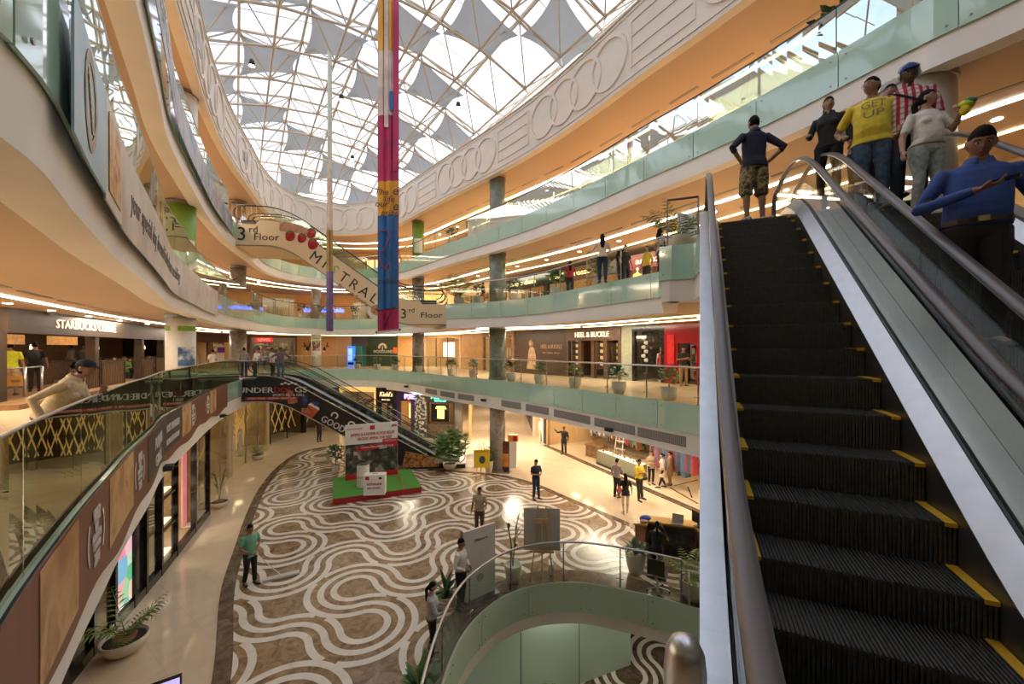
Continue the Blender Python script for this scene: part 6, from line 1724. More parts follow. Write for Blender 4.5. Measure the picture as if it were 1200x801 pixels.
    # ---- face
    if det >= 1 and p.get('face', True):
        for s in (-1,1):
            eo = MB().ell(hd((s*.030*hr_,.0755*hr_,.006)), (.0115,.0085,.0062), 10, 6).build('eye', EYEW, t, True)
            if det == 2:
                MB().ell(hd((s*.030*hr_,.083*hr_,.006)), (.0062,.004,.0065), 8, 5).build('iris', IRIS, eo, True)
            bb = MB(); bb.tube([hd((s*.014,.089*hr_,.027)), hd((s*.032,.087*hr_,.030)), hd((s*.052,.074*hr_,.024))], [.0035,.004,.0025], 6); bb.build('eyebrow', HAIR, t, True)
        ml = MB(); ml.tube([hd((-.024,.083*hr_,-.058)), hd((-.01,.0925*hr_,-.055)), hd((0,.094*hr_,-.057)), hd((.01,.0925*hr_,-.055)), hd((.024,.083*hr_,-.058))], [.003,.0062,.0065,.0062,.003], 6); ml.build('lips', LIPS, t, True)
    t['_'] = 0
    del t['_']
    return t, hd, up, arms, legs

def cap_on(t, hd, mat, brim=.09, name='cap', lift=.03):
    b = MB(); R = []
    for i in range(7):
        th = .05+(pi*.5-.05)*i/6
        R.append([hd((.083*sin(th)*cos(2*pi*j/18), -.004+.104*sin(th)*sin(2*pi*j/18), lift+.098*cos(th))) for j in range(18)])
    b.rings(R)
    c = [(-.07,.07),(-.065,.07+brim*.7),(0,.085+brim),(.065,.07+brim*.7),(.07,.07)]
    pl_ = [hd((u,v,lift+.004-.12*max(0,v-.09))) for u,v in c]
    n = len(pl_); b.add(pl_+[q+(hd((0,0,.012))-hd((0,0,0))) for q in pl_], [tuple(range(n)), tuple(reversed(range(n,2*n)))]+[(i,(i+1)%n,n+(i+1)%n,n+i) for i in range(n)])
    return b.build(name, mat, t, True)
def glasses_on(t, hd):
    b = MB()
    for s in (-1,1):
        b.tube([hd((s*.030+.02*cos(a), .094+.0*abs(cos(a)), .005+.015*sin(a))) for a in [2*pi*q/12 for q in range(13)]], .0022, 5)
        b.tube([hd((s*.05,.092,.010)), hd((s*.078,.06,.014)), hd((s*.08,-.005,.010))], .002, 5)
    b.tube([hd((-.01,.096,.008)), hd((.01,.096,.008))], .002, 5); b.build('spectacles', STEELD, t)

def yaw_to(dx, dy): return math.atan2(dx, dy)
SZ = lambda tau: PN(tau-TAU0)+F1        # height of the moving steps
def on_stairs(tau, u):
    g = .3366; base = TAU0+first-TAU0  # nearest tread
    v = EP(tau, u); return v.x, v.y
def tread(tau, off=0.):
    g = .3366; k = math.floor((tau-TAU0-first-off)/g); xs = first+off+k*g
    return F1+PN(xs+.001), TAU0+xs
UPD = yaw_to(dirv.x, dirv.y)            # facing up the stairs
DOWN = UPD+pi
# man in navy shirt, back view, hands on hips at the top of the up stairs
zt, xs = tread(7.9); v = EP(7.92, .84)
person('man seen from behind in dark navy shirt and camouflage shorts, hands on hips', v.x, v.y, zt, .05, 1.81, dict(elbow_l=(-.40,-.12,1.14), wrist_l=(-.215,-.02,.955), elbow_r=(.40,-.12,1.14), wrist_r=(.215,-.02,.955), hand_l=(.5,.5,-.7), hand_r=(-.5,.5,-.7), ankle_l=(-.12,-.02,.085), ankle_r=(.13,.0,.085), knee_l=(-.12,.02,.49), knee_r=(.13,.03,.49), head_pitch=.1),
       NAVY, 'half', .86, CAMO, 'short', SHOEW, 'short', 'a', bulk=1.06, det=2)
# down stairs group
def dn(px_, py_foot_u, H, yaw, label, **k):
    tau, u = py_foot_u; zt, xs = tread(tau, .02); v = EP(tau, u)
    return person(label, v.x, v.y, zt, yaw, H, **k)
camd = lambda x, y: yaw_to(-x, -y)
GRIP_R = dict(elbow_r=(.30,-.05,1.10), wrist_r=(.36,.17,1.0), hand_r=(.1,1,-.25), palm_r=(0,-.2,-1))
# woman in black at the head of the stairs, hand on rail
v = PD(971, 235, 6.15)
person('woman in black shirt with a hand on the down escalator rail', v.x, v.y, F2, DOWN+.35, 1.62, dict(elbow_r=(.25,.02,1.12), wrist_r=(.22,.26,1.06), hand_r=(0,1,-.2), palm_r=(0,0,-1), head_yaw=-.35), top=BLACKC, sleeve='long', bottom=BLACKC, leg='slim', hair='tail', skin='d', fem=True, det=2)
# yellow tee man
tau, u = 7.17, 2.17; zt, xs = tread(tau, .02); v = EP(tau, u); zt0 = zt
yt, hd, up, arms, legs = person('man in yellow printed tee shirt and blue jeans gripping the rail', v.x, v.y, zt, DOWN+.18, 1.88, dict(elbow_r=(.33,-.13,1.13), wrist_r=(.30,.10,.98), hand_r=(-.25,1,-.15), palm_r=(-.2,0,-1), elbow_l=(-.27,-.06,1.11), wrist_l=(-.23,.12,.90), curl=.9, head_yaw=.75, head_pitch=-.08), top=YEL, sleeve='short', hem=.86, bottom=JEAN, leg='long', shoes=SHOEB, hair='short', skin='a', bulk=1.10, det=2, coll=False)
glasses_on(yt, hd)
def chest_text(t, up, tx, z, w, mat, size=.1, ry=.125):
    tv, tf = text_mesh(tx, size, 0); wd = max(q.x for q in tv)-min(q.x for q in tv); kx = w/wd
    b = MB(); b.add([up((-(-q.x*kx), ry+.014-abs(q.x*kx)**2*1.6, z+q.y)) for q in tv], tf)
    # mirror so that it reads from the front
    b.v = []; b.f = []; b.m = []
    b.add([up((-q.x*kx, ry+.014-abs(q.x*kx)**2*1.6, z+q.y)) for q in tv], [tuple(reversed(f)) for f in tf])
    return b.build('shirt_print', mat, t)
GPR = M('grey shirt print', (.28,.26,.17), .8)
chest_text(yt, up, 'GET', 1.305, .23, GPR, .12, .132); chest_text(yt, up, 'UP', 1.185, .20, GPR, .12, .142)
# man in plaid shirt with cap and headphones
tau, u = 7.15, 2.55; zt, xs = tread(tau, .02); v = EP(tau, u)
pt, hd, up, arms, legs = person('tall man in red and white plaid shirt with blue cap and white headphones', v.x, v.y, zt, DOWN+.1, 1.93, dict(head_pitch=.12, elbow_l=(-.27,-.02,1.10), wrist_l=(-.2,.16,.95)), top=PLAID, sleeve='half', hem=.84, bottom=JEAND, leg='long', shoes=SHOEG, hair='short', skin='c', bulk=1.08, det=2)
cap_on(pt, hd, M('blue cap', (.03,.07,.28), .8), .075); glasses_on(pt, hd)
b = MB()
for s in (-1,1): b.ell(hd((s*.092,-.005,-.005)), (.02,.036,.045), 10, 7)
b.tube([hd((-.095,-.01,.02)), hd((-.085,-.015,.10)), hd((0,-.015,.145)), hd((.085,-.015,.10)), hd((.095,-.01,.02))], .010, 6); b.build('headphones', WHITE, pt, True)
b = MB(); b.tube([up((.17,-.02,1.42)), up((.12,.115,1.33)), up((0,.155,1.23)), up((-.13,.155,1.12)), up((-.2,.08,1.0)), up((-.2,-.08,1.0)), up((0,-.14,1.25)), up((.15,-.09,1.42))], .013, 6); b.build('bag_strap', BLACKC, pt)
# woman in white
tau, u = 6.86, 2.62; zt, xs = tread(tau, .02); v = EP(tau, u)
wt, hd, up, arms, legs = person('woman in white top and pale jeans carrying a bright bundle', v.x, v.y, zt, DOWN-.25, 1.61, dict(elbow_r=(.27,-.02,1.08), wrist_r=(.33,.08,.86), elbow_l=(-.27,.06,1.12), wrist_l=(-.20,.24,1.26), hand_l=(.6,.5,.3), palm_l=(1,0,0), head_yaw=-.75, head_pitch=-.12, ankle_l=(-.10,.05,.085), ankle_r=(.10,-.05,.085)), top=WHITEC, sleeve='short', hem=.95, bottom=JEANL, leg='slim', shoes=SHOEW, hair='tail', skin='d', fem=True, bulk=1.14, det=2, coll=False)
c = arms['l'][2]
b = MB(); b.ell(up((-.21,.30,1.30)), (.09,.07,.06), 10, 7); b.build('bundle', M('yellow green bundle', (.55,.55,.03), .7, var=.5, scale=14), wt, True)
b = MB(); b.ell(up((-.24,.31,1.34)), (.07,.06,.045), 10, 7); b.build('bundle', M('teal bundle', (.03,.22,.20), .7, var=.5, scale=14), wt, True)
b = MB(); b.ell(up((-.18,.32,1.23)), (.05,.05,.07), 10, 7); b.build('bundle', M('yellow strap', (.8,.6,.02), .7), wt, True)
# man in blue shirt with phone, near
tau, u = 4.42, 1.97; zt, xs = tread(tau, .02); v = EP(tau, u)
bt, hd, up, arms, legs = person('stocky man in royal blue shirt looking at his phone on the down stairs', v.x, v.y, zt, DOWN+.12, 1.72, dict(elbow_r=(.33,.02,1.10), wrist_r=(.08,.27,1.15), hand_r=(-.85,.45,.15), palm_r=(0,.15,1), elbow_l=(-.34,-.02,1.10), wrist_l=(-.33,.14,.90), curl=.5, head_yaw=.15, head_pitch=.42, side=-.05), top=BLUEC, sleeve='long', hem=.93, bottom=DKTR, leg='long', shoes=SHOEB, hair='short', skin='b', bulk=1.13, det=2)
b = MB()
b.box(-.035,.035,-.075,.075,-.005,.005, 0, lambda x_,y_,z_: up((-.03-y_*.9+x_*.4, .325+x_*.9+y_*.4, 1.185+z_+y_*.12))); b.build('phone', BLACKG, bt)
b = MB(); b.rings(torso_rings(lambda q: Vector(q), [(.945,.20,.150,0),(.985,.20,.152,0)])); b.build('belt', M('brown belt', (.05,.025,.012), .4), bt)
b = MB(); b.box(-.03,.03,.148,.165,.945,.985); b.build('buckle', M('brass buckle', (.55,.42,.2), .3, metal=.9), bt)
# faces partly hidden behind the yellow tee man
v = PD(1043, 240, 6.05); person('man in spectacles mostly hidden behind the yellow tee man and plaid shirt man', v.x, v.y, F2+.0, DOWN+.1, 1.74, dict(head_yaw=.3), top=WHITEC, sleeve='short', skin='a', det=1)
v = PD(1009, 236, 6.45); person('person in grey mostly hidden behind the yellow tee man, beside the black shirt woman', v.x, v.y, F2, DOWN, 1.70, {}, top=GREYC, sleeve='short', skin='a', det=1)

# guard leaning on the left glass rail
s = E1.near(-5.0, 4.82); c = E1.pt(s, .40, F1)
gt, hd, up, arms, legs = person('security woman in khaki uniform and navy cap leaning on the left glass rail', c.x, c.y, F1, 1.12, 1.60, dict(lean=.5, elbow_r=(.27,-.14,1.11), wrist_r=(.25,.08,.92), hand_r=(0,.6,-.6), elbow_l=(-.2,.28,1.08), wrist_l=(-.13,.25,1.33), hand_l=(.1,0,1), head_yaw=.15, head_pitch=-.30), top=KHAKI, sleeve='long', hem=.9, bottom=cl('brown trousers', (.10,.06,.035)), leg='long', hair='bun', skin='d', fem=True, bulk=1.1, det=2)
cap_on(gt, hd, M('navy cap', (.015,.02,.04), .8), .07, lift=.025)
b = MB(); b.box(-.07,.07,-.17,-.155,1.30,1.335, 0, lambda x_,y_,z_: up((x_,y_+.012,z_))); b.build('badge', INK, gt)
# people at the coffee bar
fr, L = frame2(sb0, sb1)
def bar(px_, d, z, label, yaw, H, **k):
    Yb = W(px_)[1]+1.64*d; return person(label, (px_-600)/FPX*Yb, Yb, z, yaw, H, det=k.pop('det', 0), **k)
bt1 = bar(12, .75, F1+.14, 'person in neon yellow tee shirt with an orange bag at the queue rail', -.8, 1.70, top=NEON, bottom=TAN, leg='short', skin='a', det=1)
Yb = W(20)[1]+.9; c = Vector(((20-600)/FPX*Yb, Yb, F1+.60)); t = thing('shopping_bag', 'orange shopping bag hanging at the knee of the neon shirted person', 'bag', None, c, .5)
MB().box(-.2,.2,-.07,.07,-.16,.16).build('bag_body', M('orange bag paper', (.75,.36,.04), .6), t); MB().tube([(-.1,0,.16),(-.08,0,.28),(.08,0,.28),(.1,0,.16)], .008, 6).build('bag_handle', M('orange bag paper', ()), t); MB().box(-.1,.1,-.074,-.07,-.04,.04).build('bag_print', M('dark orange print', (.4,.14,.02), .5), t)
bk, hd, up, a_, l_ = bar(41, .85, F1+.14, 'man in black with a backpack waiting at the coffee counter', -.7, 1.74, top=BLACKC, bottom=BLACKC, skin='a', det=1)
b = MB(); b.ell(up((0,-.19,1.22)), (.16,.09,.22), 12, 8); b.build('backpack', M('black backpack', (.02,.02,.022), .7), bk, True)
bar(83, 3.3, F1+.14, 'barista in grey shirt reaching across the coffee counter', -1.9, 1.72, top=GREYC, sleeve='half', skin='b', pose=dict(elbow_r=(.2,.15,1.2), wrist_r=(.1,.45,1.25)), det=1)
bar(97, 3.5, F1+.14, 'barista with light cap behind the coffee machine', 2.3, 1.70, top=GREYC, skin='d')
for px_, lab, tp, hh in ((121,'guest in cream shirt seated behind the lattice screen',PINKC,'short'),(134,'guest in red seated behind the lattice screen',REDC,'long'),(146,'guest in green top seated by the pendant lamp',GREENT,'short'),(152,'guest in black seated beside the green top guest',BLACKC,'short'),(174,'fair haired looking guest in white behind the panelled pillars',WHITEC,'bun'),(190,'guest in pink top behind the right end lattice',PINKT,'short')):
    Yb = W(px_)[1]+1.2; c = Vector(((px_-600)/FPX*Yb, Yb, F1))
    person(lab, c.x, c.y, F1-.42, rs.uniform(0, 6), 1.68, dict(elbow_l=(-.25,.1,1.12), wrist_l=(-.1,.35,1.1)), top=tp, hair=hh, fem=hh != 'short', skin='d', det=0)
v = P(248, 456, F1); v = PD(249, 440, 20.5); person('woman in white reading by the purple poster on the first gallery', v.x, v.y, F1, -1.2, 1.62, dict(elbow_r=(.25,.1,1.1), wrist_r=(.12,.3,1.15)), top=WHITEC, bottom=BLACKC, fem=True, hair='bun', det=0)
# standing at the head of the lower escalator
for px_, Y, lab, tp, bo_, yw, ps in ((286,22.6,'man in grey shirt standing left on the landing above the bar advertisement',GREYC,JEAND,-.6,{}),(299,22.0,'man in white shirt leaning on the landing rail',WHITEC,BLACKC,1.5,dict(lean=.25, elbow_r=(.25,.2,1.15), wrist_r=(.2,.45,1.1))),(319,21.8,'woman in white top standing at the escalator head',WHITEC,BLACKC,1.2,dict(elbow_l=(-.25,.1,1.1), wrist_l=(-.15,.3,1.1))),(329,21.5,'man in dark check shirt stepping onto the escalator with arms out',CHECK,JEAN,2.4,dict(elbow_l=(-.42,0,1.2), wrist_l=(-.6,.1,1.05), elbow_r=(.42,0,1.2), wrist_r=(.6,.1,1.05)))):
    v = PD(px_, 440, Y); person(lab, v.x, v.y, F1+.01, yw, 1.68, ps, top=tp, bottom=bo_, sleeve='half', det=1 if px_ == 329 else 0, skin='a')
# first gallery, red shop attendant
v = PD(801, 447, 17.6); person('attendant in black with folded arms outside the red shop', v.x, v.y, F1, pi+.2, 1.74, dict(elbow_l=(-.26,.05,1.12), wrist_l=(.05,.22,1.15), elbow_r=(.26,.05,1.12), wrist_r=(-.05,.22,1.2)), top=BLACKC, bottom=BROWNC, skin='b', det=1)
# second gallery
v = PD(706, 332, 13.6); person('woman leaning back on the second gallery rail with long dark hair', v.x, v.y, F2, .2, 1.66, dict(elbow_l=(-.36,.05,1.15), wrist_l=(-.5,.25,1.12), elbow_r=(.27,.1,1.12), wrist_r=(.15,.25,1.1)), top=PINKC, sleeve='half', bottom=JEAND, hair='long', fem=True, skin='d', det=1)
v = PD(566, 355, 20.9); person('child in navy top and red shorts on the second gallery', v.x, v.y, F2, 1.2, 1.22, {}, top=NAVY, bottom=REDC, leg='short', skin='b', det=0)
v = PD(775, 318, 13.0); person('person in grey behind the plant ledge on the second gallery', v.x, v.y, F2, 1.2, 1.7, {}, top=GREYC, hair='long', fem=True, det=0)
for k_, (px_, Y, lb, tp) in enumerate(((668,17.5,'person in maroon walking past the second gallery shops',REDC),(727,15.6,'visitor in black by the bag shop on the second gallery',BLACKC),(733,14.9,'visitor in black with pink bag outside the bag shop',BLACKC),(758,15.0,'person in yellow top near the red fronted shop on the second gallery',YEL))):
    v = PD(px_, 330, Y); person(lb, v.x, v.y, F2, k_*1.4, 1.62, {}, top=tp, hair='long', fem=True, det=0)
# ---- ground floor people
def gp(px_, py_, label, yaw, H, **k):
    v = P(px_, py_, F0); return person(label, v.x, v.y, F0, yaw, H, **k)
ct, hd, up, arms, legs = gp(293, 684, 'cleaner in mint green shirt pushing a wide dust mop', 2.1, 1.66, pose=dict(elbow_r=(.27,.02,1.1), wrist_r=(.18,.22,1.02), elbow_l=(-.27,-.02,1.1), wrist_l=(-.05,.24,.98), ankle_l=(-.10,.06,.085), ankle_r=(.10,-.10,.085), head_yaw=-.3), top=MINT, sleeve='short', hem=.80, bottom=BLACKC, skin='b', det=1)
v = P(330, 676, F0+.02); m0 = ct.matrix_world
t = thing('dust_mop', 'wide flat dust mop with a long handle on the patterned floor', 'mop', None, v, .5)
MB().box(-.45,.45,-.09,.09,0,.06).build('mop_head', M('pale mop fringe', (.62,.58,.52), .9), t)
bpy.context.view_layer.update()
hw = ct.matrix_world @ up((.02,.24,1.0)); ml = t.matrix_world.inverted() @ hw
MB().tube([(0,0,.05), ml], .013, 8).build('handle', WHITE, t)
gp(562, 627, 'security man in tan shirt standing on the pattern near the white board', 3.4, 1.70, top=cl('tan shirt', (.42,.36,.22)), bottom=cl('brown trousers', ()), skin='b', det=1, pose=dict(elbow_l=(-.27,.05,1.12), wrist_l=(-.1,.22,1.05), ankle_l=(-.1,.08,.085)))
gp(540, 712, 'man in white shirt and black trousers beside the white standing board', 1.9, 1.76, top=WHITEC, sleeve='long', hem=.95, bottom=BLACKC, skin='b', det=1, pose=dict(elbow_r=(.28,-.02,1.12), wrist_r=(.12,.18,1.0), elbow_l=(-.28,-.02,1.12), wrist_l=(-.12,.18,1.0)))
gp(506, 771, 'woman in pale shirt with a ponytail at the steel rail', 1.3, 1.62, top=PALEB2, sleeve='half', hem=.95, bottom=BLACKC, leg='slim', hair='tail', fem=True, skin='d', det=1, pose=dict(elbow_r=(.24,.08,1.1), wrist_r=(.18,.32,1.1), elbow_l=(-.24,.06,1.1), wrist_l=(-.14,.30,1.05)))
gp(628, 584, 'man in dark shirt and jeans looking at his phone on the pattern', 2.6, 1.72, top=NAVY, bottom=JEAND, skin='a', det=1, pose=dict(elbow_r=(.26,.05,1.1), wrist_r=(.08,.26,1.12), elbow_l=(-.26,.05,1.1), wrist_l=(-.08,.26,1.12), head_pitch=.4, ankle_l=(-.12,.06,.085)))
gp(661, 532, 'shop guard in black with raised arm at the clothes shop entrance', 3.6, 1.72, top=BLACKC, bottom=BLACKC, sleeve='long', skin='b', det=0, pose=dict(elbow_r=(.4,.05,1.3), wrist_r=(.55,.15,1.5)))
gp(723, 582, 'grey haired man in checked grey shirt and dark trousers', .9, 1.70, top=GREYC, sleeve='half', bottom=BLACKC, skin='d', det=1, pose=dict(elbow_r=(.25,.08,1.1), wrist_r=(.1,.28,1.12)))
gp(733, 601, 'woman with long dark hair in black top and beige trousers with red bag', .1, 1.58, top=BLACKC, sleeve='short', hem=.78, bottom=PINKC, leg='slim', shoes=SHOEW, hair='long', fem=True, skin='d', det=1, pose=dict(ankle_l=(-.09,-.12,.10), ankle_r=(.09,.08,.085)))
v = P(727, 590, F0)
rb = thing('handbag', 'small red handbag hanging from the hand of the black top woman', 'bag', None, (v.x-.02, v.y+.05, F0+.55)); MB().ell((0,0,0), (.13,.07,.13), 12, 8).build('bag_body', REDC, rb, True); MB().tube([(-.06,0,.11),(-.03,0,.24),(.03,0,.24),(.06,0,.11)], .008, 6).build('bag_handle', REDC, rb)
gp(749, 584, 'man in bright yellow shirt and dark trousers with folded arms', 2.6, 1.72, top=YEL, sleeve='half', bottom=DKTR, skin='a', det=1, pose=dict(elbow_l=(-.27,.05,1.12), wrist_l=(.03,.22,1.1), elbow_r=(.27,.05,1.12), wrist_r=(-.03,.22,1.15), ankle_l=(-.12,.06,.085), ankle_r=(.2,.16,.085), knee_r=(.15,.1,.49)))
gp(763, 567, 'woman in taupe top and black leggings holding her phone', 3.0, 1.62, top=cl('taupe top', (.40,.31,.22)), hem=.82, bottom=BLACKC, leg='slim', hair='bun', fem=True, skin='d', det=1, pose=dict(elbow_r=(.24,.06,1.1), wrist_r=(.1,.28,1.15)))
gp(776, 571, 'woman in long cream tunic walking by the clothes shop', -1.2, 1.62, top=PINKC, sleeve='half', hem=.55, bottom=BLACKC, leg='slim', hair='bun', fem=True, skin='d', det=1, pose=dict(ankle_l=(-.09,.14,.085), ankle_r=(.09,-.14,.10)))
gp(785, 568, 'woman wrapped in a brown shawl behind the cream tunic woman', -1.0, 1.62, top=BROWNC, sleeve='long', hem=.5, bottom=BROWNC, hair='bun', fem=True, skin='d', det=0)
v = P(771, 682, F0)
v = PD(770, 690, 11.35)
dt, hd, up, arms, legs = person('woman in black at the brown desk holding a phone to her ear', v.x, v.y, F0, .5, 1.63, dict(elbow_r=(.30,.12,1.15), wrist_r=(.12,.12,1.52), hand_r=(-.2,0,1), elbow_l=(-.26,.1,1.1), wrist_l=(-.1,.35,1.05)), top=BLACKC, sleeve='long', bottom=BLACKC, leg='slim', hair='tail', fem=True, skin='d', det=1)
v = P(533, 520, F0); v = PD(374, 515, 28.0); person('person in black standing under the bar advertisement at the shops', v.x, v.y, F0, 2, 1.7, {}, top=BLACKC, bottom=BLACKC, det=0)
# ================================================================= plants
def pot_mesh(t, kind, r, h):
    if kind == 'bowl': po = MB().lathe([(r*.45,0),(r*.75,h*.25),(r*.97,h*.7),(r*1.0,h),(r*.92,h),(r*.85,h*.7),(0.02,h*.55)], (0,0,0), 20).build('pot', POTC, t, True)
    elif kind == 'tall': po = MB().lathe([(r*.62,0),(r*.8,h*.3),(r*.95,h*.75),(r,h*.97),(r*.97,h),(r*.85,h),(r*.8,h*.88),(0.02,h*.86)], (0,0,0), 20).build('pot', POTC, t, True)
    else: po = MB().lathe([(r*.7,0),(r,h*.5),(r*.98,h*.95),(r,h),(r*.86,h),(r*.8,h*.85),(.02,h*.82)], (0,0,0), 18).build('pot', POTG, t, True)
    MB().lathe([(.01,h*.84+.01),(r*.84,h*.84)], (0,0,0), 14).build('soil', SOIL, po)
def frond_mesh(L, w, droop, nleaf=9, rs=None):
    """a feathered palm frond along +x"""
    mb = MB(); pts = []
    for i in range(nleaf+2):
        f = i/(nleaf+1); pts.append(Vector((L*f*(1-.25*f*droop), 0, L*(f*.75-droop*f*f*.75))))
    mb.tube(pts, [.012*(1-.7*i/len(pts)) for i in range(len(pts))], 4)
    for i in range(1, nleaf+2):
        p = pts[i]; d = (pts[i]-pts[i-1]).normalized(); ll = w*sin(pi*min(.97,(i/(nleaf+2))*.85+.13))
        for s in (-1, 1):
            a = p; tip = p+d*ll*.6+Vector((0,s*ll,-ll*.35)); m1 = p.lerp(tip,.5)+Vector((0,0,ll*.1)); pv = d*ll*.10
            mb.add([a, m1-pv, tip, m1+pv], [(0,1,2,3)]); mb.add([a+Vector((0,0,.003)), m1+pv+Vector((0,0,.003)), tip+Vector((0,0,.003)), m1-pv+Vector((0,0,.003))], [(0,1,2,3)])
    return mb.mesh('frond', LEAFY)
def blade_mesh(L, w, droop):
    mb = MB(); R = []
    for i in range(6):
        f = i/5; ww = w*sin(pi*(.12+.86*f))**.8; c = Vector((L*f*.8, 0, L*(f*.85-droop*f*f*.8))); R.append([c+Vector((0,-ww,.15*ww)), c+Vector((0,0,-.1*ww)), c+Vector((0,ww,.15*ww)), c+Vector((0,0,-.1*ww+.004))])
    mb.rings(R); return mb.mesh('leaf', LEAF)
FR = [frond_mesh(1.0, .26, .55), frond_mesh(1.0, .22, .85), frond_mesh(1.0, .2, .3)]
BL = [blade_mesh(.5, .05, .5), blade_mesh(.5, .06, .8), blade_mesh(.5, .045, .2)]
BLD = []
for m in BL: q = m.copy(); q.materials[0] = LEAFD; BLD.append(q)
def leafset(t, meshes, n, z0, size, spread, seed, name):
    rs = random.Random(seed)
    for i in range(n):
        o = link(name, rs.choice(meshes), t); s = size*rs.uniform(.75,1.15)
        o.location = (rs.uniform(-.04,.04), rs.uniform(-.04,.04), z0*rs.uniform(.85,1.0)); o.scale = (s,s,s)
        o.rotation_euler = (0, -rs.uniform(-.1, spread), i*2.4+rs.uniform(-.3,.3))
def bush(t, z0, r, h, n, seed, mat):
    rs = random.Random(seed); mb = MB()
    mb.tube([(0,0,z0*.8),(.01,0,z0+h*.4)], .02, 5)
    for i in range(n):
        a, e, q = rs.uniform(0,2*pi), rs.uniform(-.4,1.4), rs.uniform(.35,1)
        c = Vector((r*q*cos(a)*cos(e), r*q*sin(a)*cos(e), z0+h*.45+h*.5*q*sin(e))); d = Vector((cos(a+rs.uniform(-1,1)),sin(a+rs.uniform(-1,1)),rs.uniform(-.5,.6))).normalized(); s = d.cross(Vector((.1,.2,1))).normalized()
        L = rs.uniform(.15,.25)*(.6+r); w = L*.36
        mb.add([c, c+d*L*.5+s*w, c+d*L, c+d*L*.5-s*w], [(0,1,2,3)])
    return stuff(mb.build('foliage', mat, t))
def plant(label, loc, pot, r, h, style, size, seed, n=None, inner=False):
    t = thing('potted_plant', label, 'plant', None, loc, seed*.7)
    pot_mesh(t, pot, r, h)
    if inner: MB().lathe([(r*.38,h*.5),(r*.5,h*1.08),(r*.45,h*1.08),(.02,h*1.0)], (0,0,0), 16).build('inner_pot', TERRA, t, True)
    if style == 'palm': leafset(t, FR, n or 12, h, size, .5, seed, 'frond')
    elif style == 'blade': leafset(t, BL+BLD, n or 20, h, size, .5, seed, 'leaf')
    elif style == 'stem':
        rs = random.Random(seed)
        for i in range(4):
            a = i*1.6; MB().tube([(0,0,h*.8),(.08*cos(a),.08*sin(a),h+size*.5),(.22*cos(a),.22*sin(a),h+size*.85)], .012, 5).build('stem', LEAF, t)
            for q in range(3):
                o = link('leaf', rs.choice(BL), t); f = .45+.25*q; o.location = (.2*f*cos(a), .2*f*sin(a), h+size*.85*f); s = size*.5*rs.uniform(.8,1.2); o.scale = (s,s,s); o.rotation_euler = (0, -rs.uniform(.0,.6), a+rs.uniform(-1.2,1.2))
    else: bush(t, h, size*.5, size, n or 130, seed, LEAFD if style == 'dark' else LEAF)
    return t
plant('palm in a wide cream bowl beside the butterfly poster', P(146,764,F0), 'bowl', .42, .34, 'palm', .95, 1, 9, True)
plant('thin leaved plant in a cream bowl by the pink display window', P(257,594,F0), 'bowl', .36, .26, 'stem', 1.3, 2, inner=True)
plant('leafy plant in a cream bowl outside the gold branch store', P(302,538,F0), 'bowl', .36, .3, 'palm', .8, 3, 9)
plant('small dark tree in a slim pot left of the charity board', P(393.5,554,F0), 'tall', .22, .45, 'dark', 1.0, 4)
plant('tall leafy plant in a cream bowl at the foot of the lower escalator', P(527,550,F0), 'bowl', .38, .36, 'bush', 1.9, 5, 420)
plant('green plant in a white conical pot next to the stone column', P(573,553,F0), 'tall', .26, .62, 'bush', .7, 6)
plant('green plant in a white pot at the right clothes shop', P(806,556,F0), 'tall', .28, .55, 'blade', 1.1, 7, 16)
plant('young tree in a grey pot by the curved glass balustrade', P(601,681,F0), 'tall', .25, .50, 'stem', 1.3, 8)
plant('dense leafy plant in a large cream pot left of the brown desk', P(745,670,F0), 'tall', .31, .62, 'blade', 1.0, 9, 34)
plant('palm in a grey pot at the right end of the steel railing', P(812,700,F0), 'round', .34, .5, 'palm', .95, 10, 14)
plant('dark green plant behind the woman in the pale shirt', P(523,712,F0), 'round', .25, .35, 'blade', 1.1, 11, 20)
plant('leafy plant at the very bottom beside the steel rail', P(494,838,F0), 'round', .25, .35, 'blade', 1.2, 12, 22)
v = P(646, 845, LG); plant('dark palm on the lower level in front of the frosted screens', Vector((1.1,10.6,LG)), 'round', .3, .5, 'palm', 1.5, 13, 14)
v = PD(797, 285, 9.6); plant('tall palm in a white bowl on the plant ledge by the moving stairs', Vector((v.x,v.y,F2)), 'bowl', .34, .42, 'palm', 1.05, 14, 12)
row = [(413,'dark'),(434,'bush'),(455,'dark'),(482,'dark'),(519,'dark'),(545,'dark'),(572,'bush'),(587,'dark'),(621,'bush'),(661,'bush'),(710,'bush'),(771,'bush')]
lab = ['before the blue drinks machine','left before the green board','right before the green board','beside the brown stone column','before the golden boutique','before the amber timber wall','left of the teal column','right of the teal column','before the pale figure on the hoarding','before the hoarding lettering','before the shoe shop door','before the dark fashion window']
for i, ((px_, st), lb) in enumerate(zip(row, lab)):
    s = E1.px(px_, 12, 34); c = E1.pt(s, .62, F1)
    t = plant('small bushy potted plant on the first gallery '+lb, c, 'round', .26, .42, st, .62, 20+i, 110); t['group'] = 'pots along the first gallery'
row2 = [(361,'before the blue lettering, left'),(380,'before the blue lettering, right'),(412,'before the bright white window')]
for i, (px_, lb) in enumerate(row2):
    s = E2.px(px_, 20, 34); c = E2.pt(s, .6, F2); t = plant('dark potted plant on the second gallery '+lb, c, 'round', .28, .4, 'dark', .8, 40+i, 110); t['group'] = 'pots along the second gallery'
row3 = [(532,1.5,'palm','tall palm at the foot of the diagonal escalator'),(555,.7,'dark','dark bush between the palm and the child'),(594,.7,'dark','dark bush right of the teal column on the second gallery'),(640,.8,'bush','bush before the amber sign shop on the second gallery'),(688,.8,'bush','bush left of the leaning woman'),(770,.6,'dark','dark bush in a pale pot before the red fronted shop')]
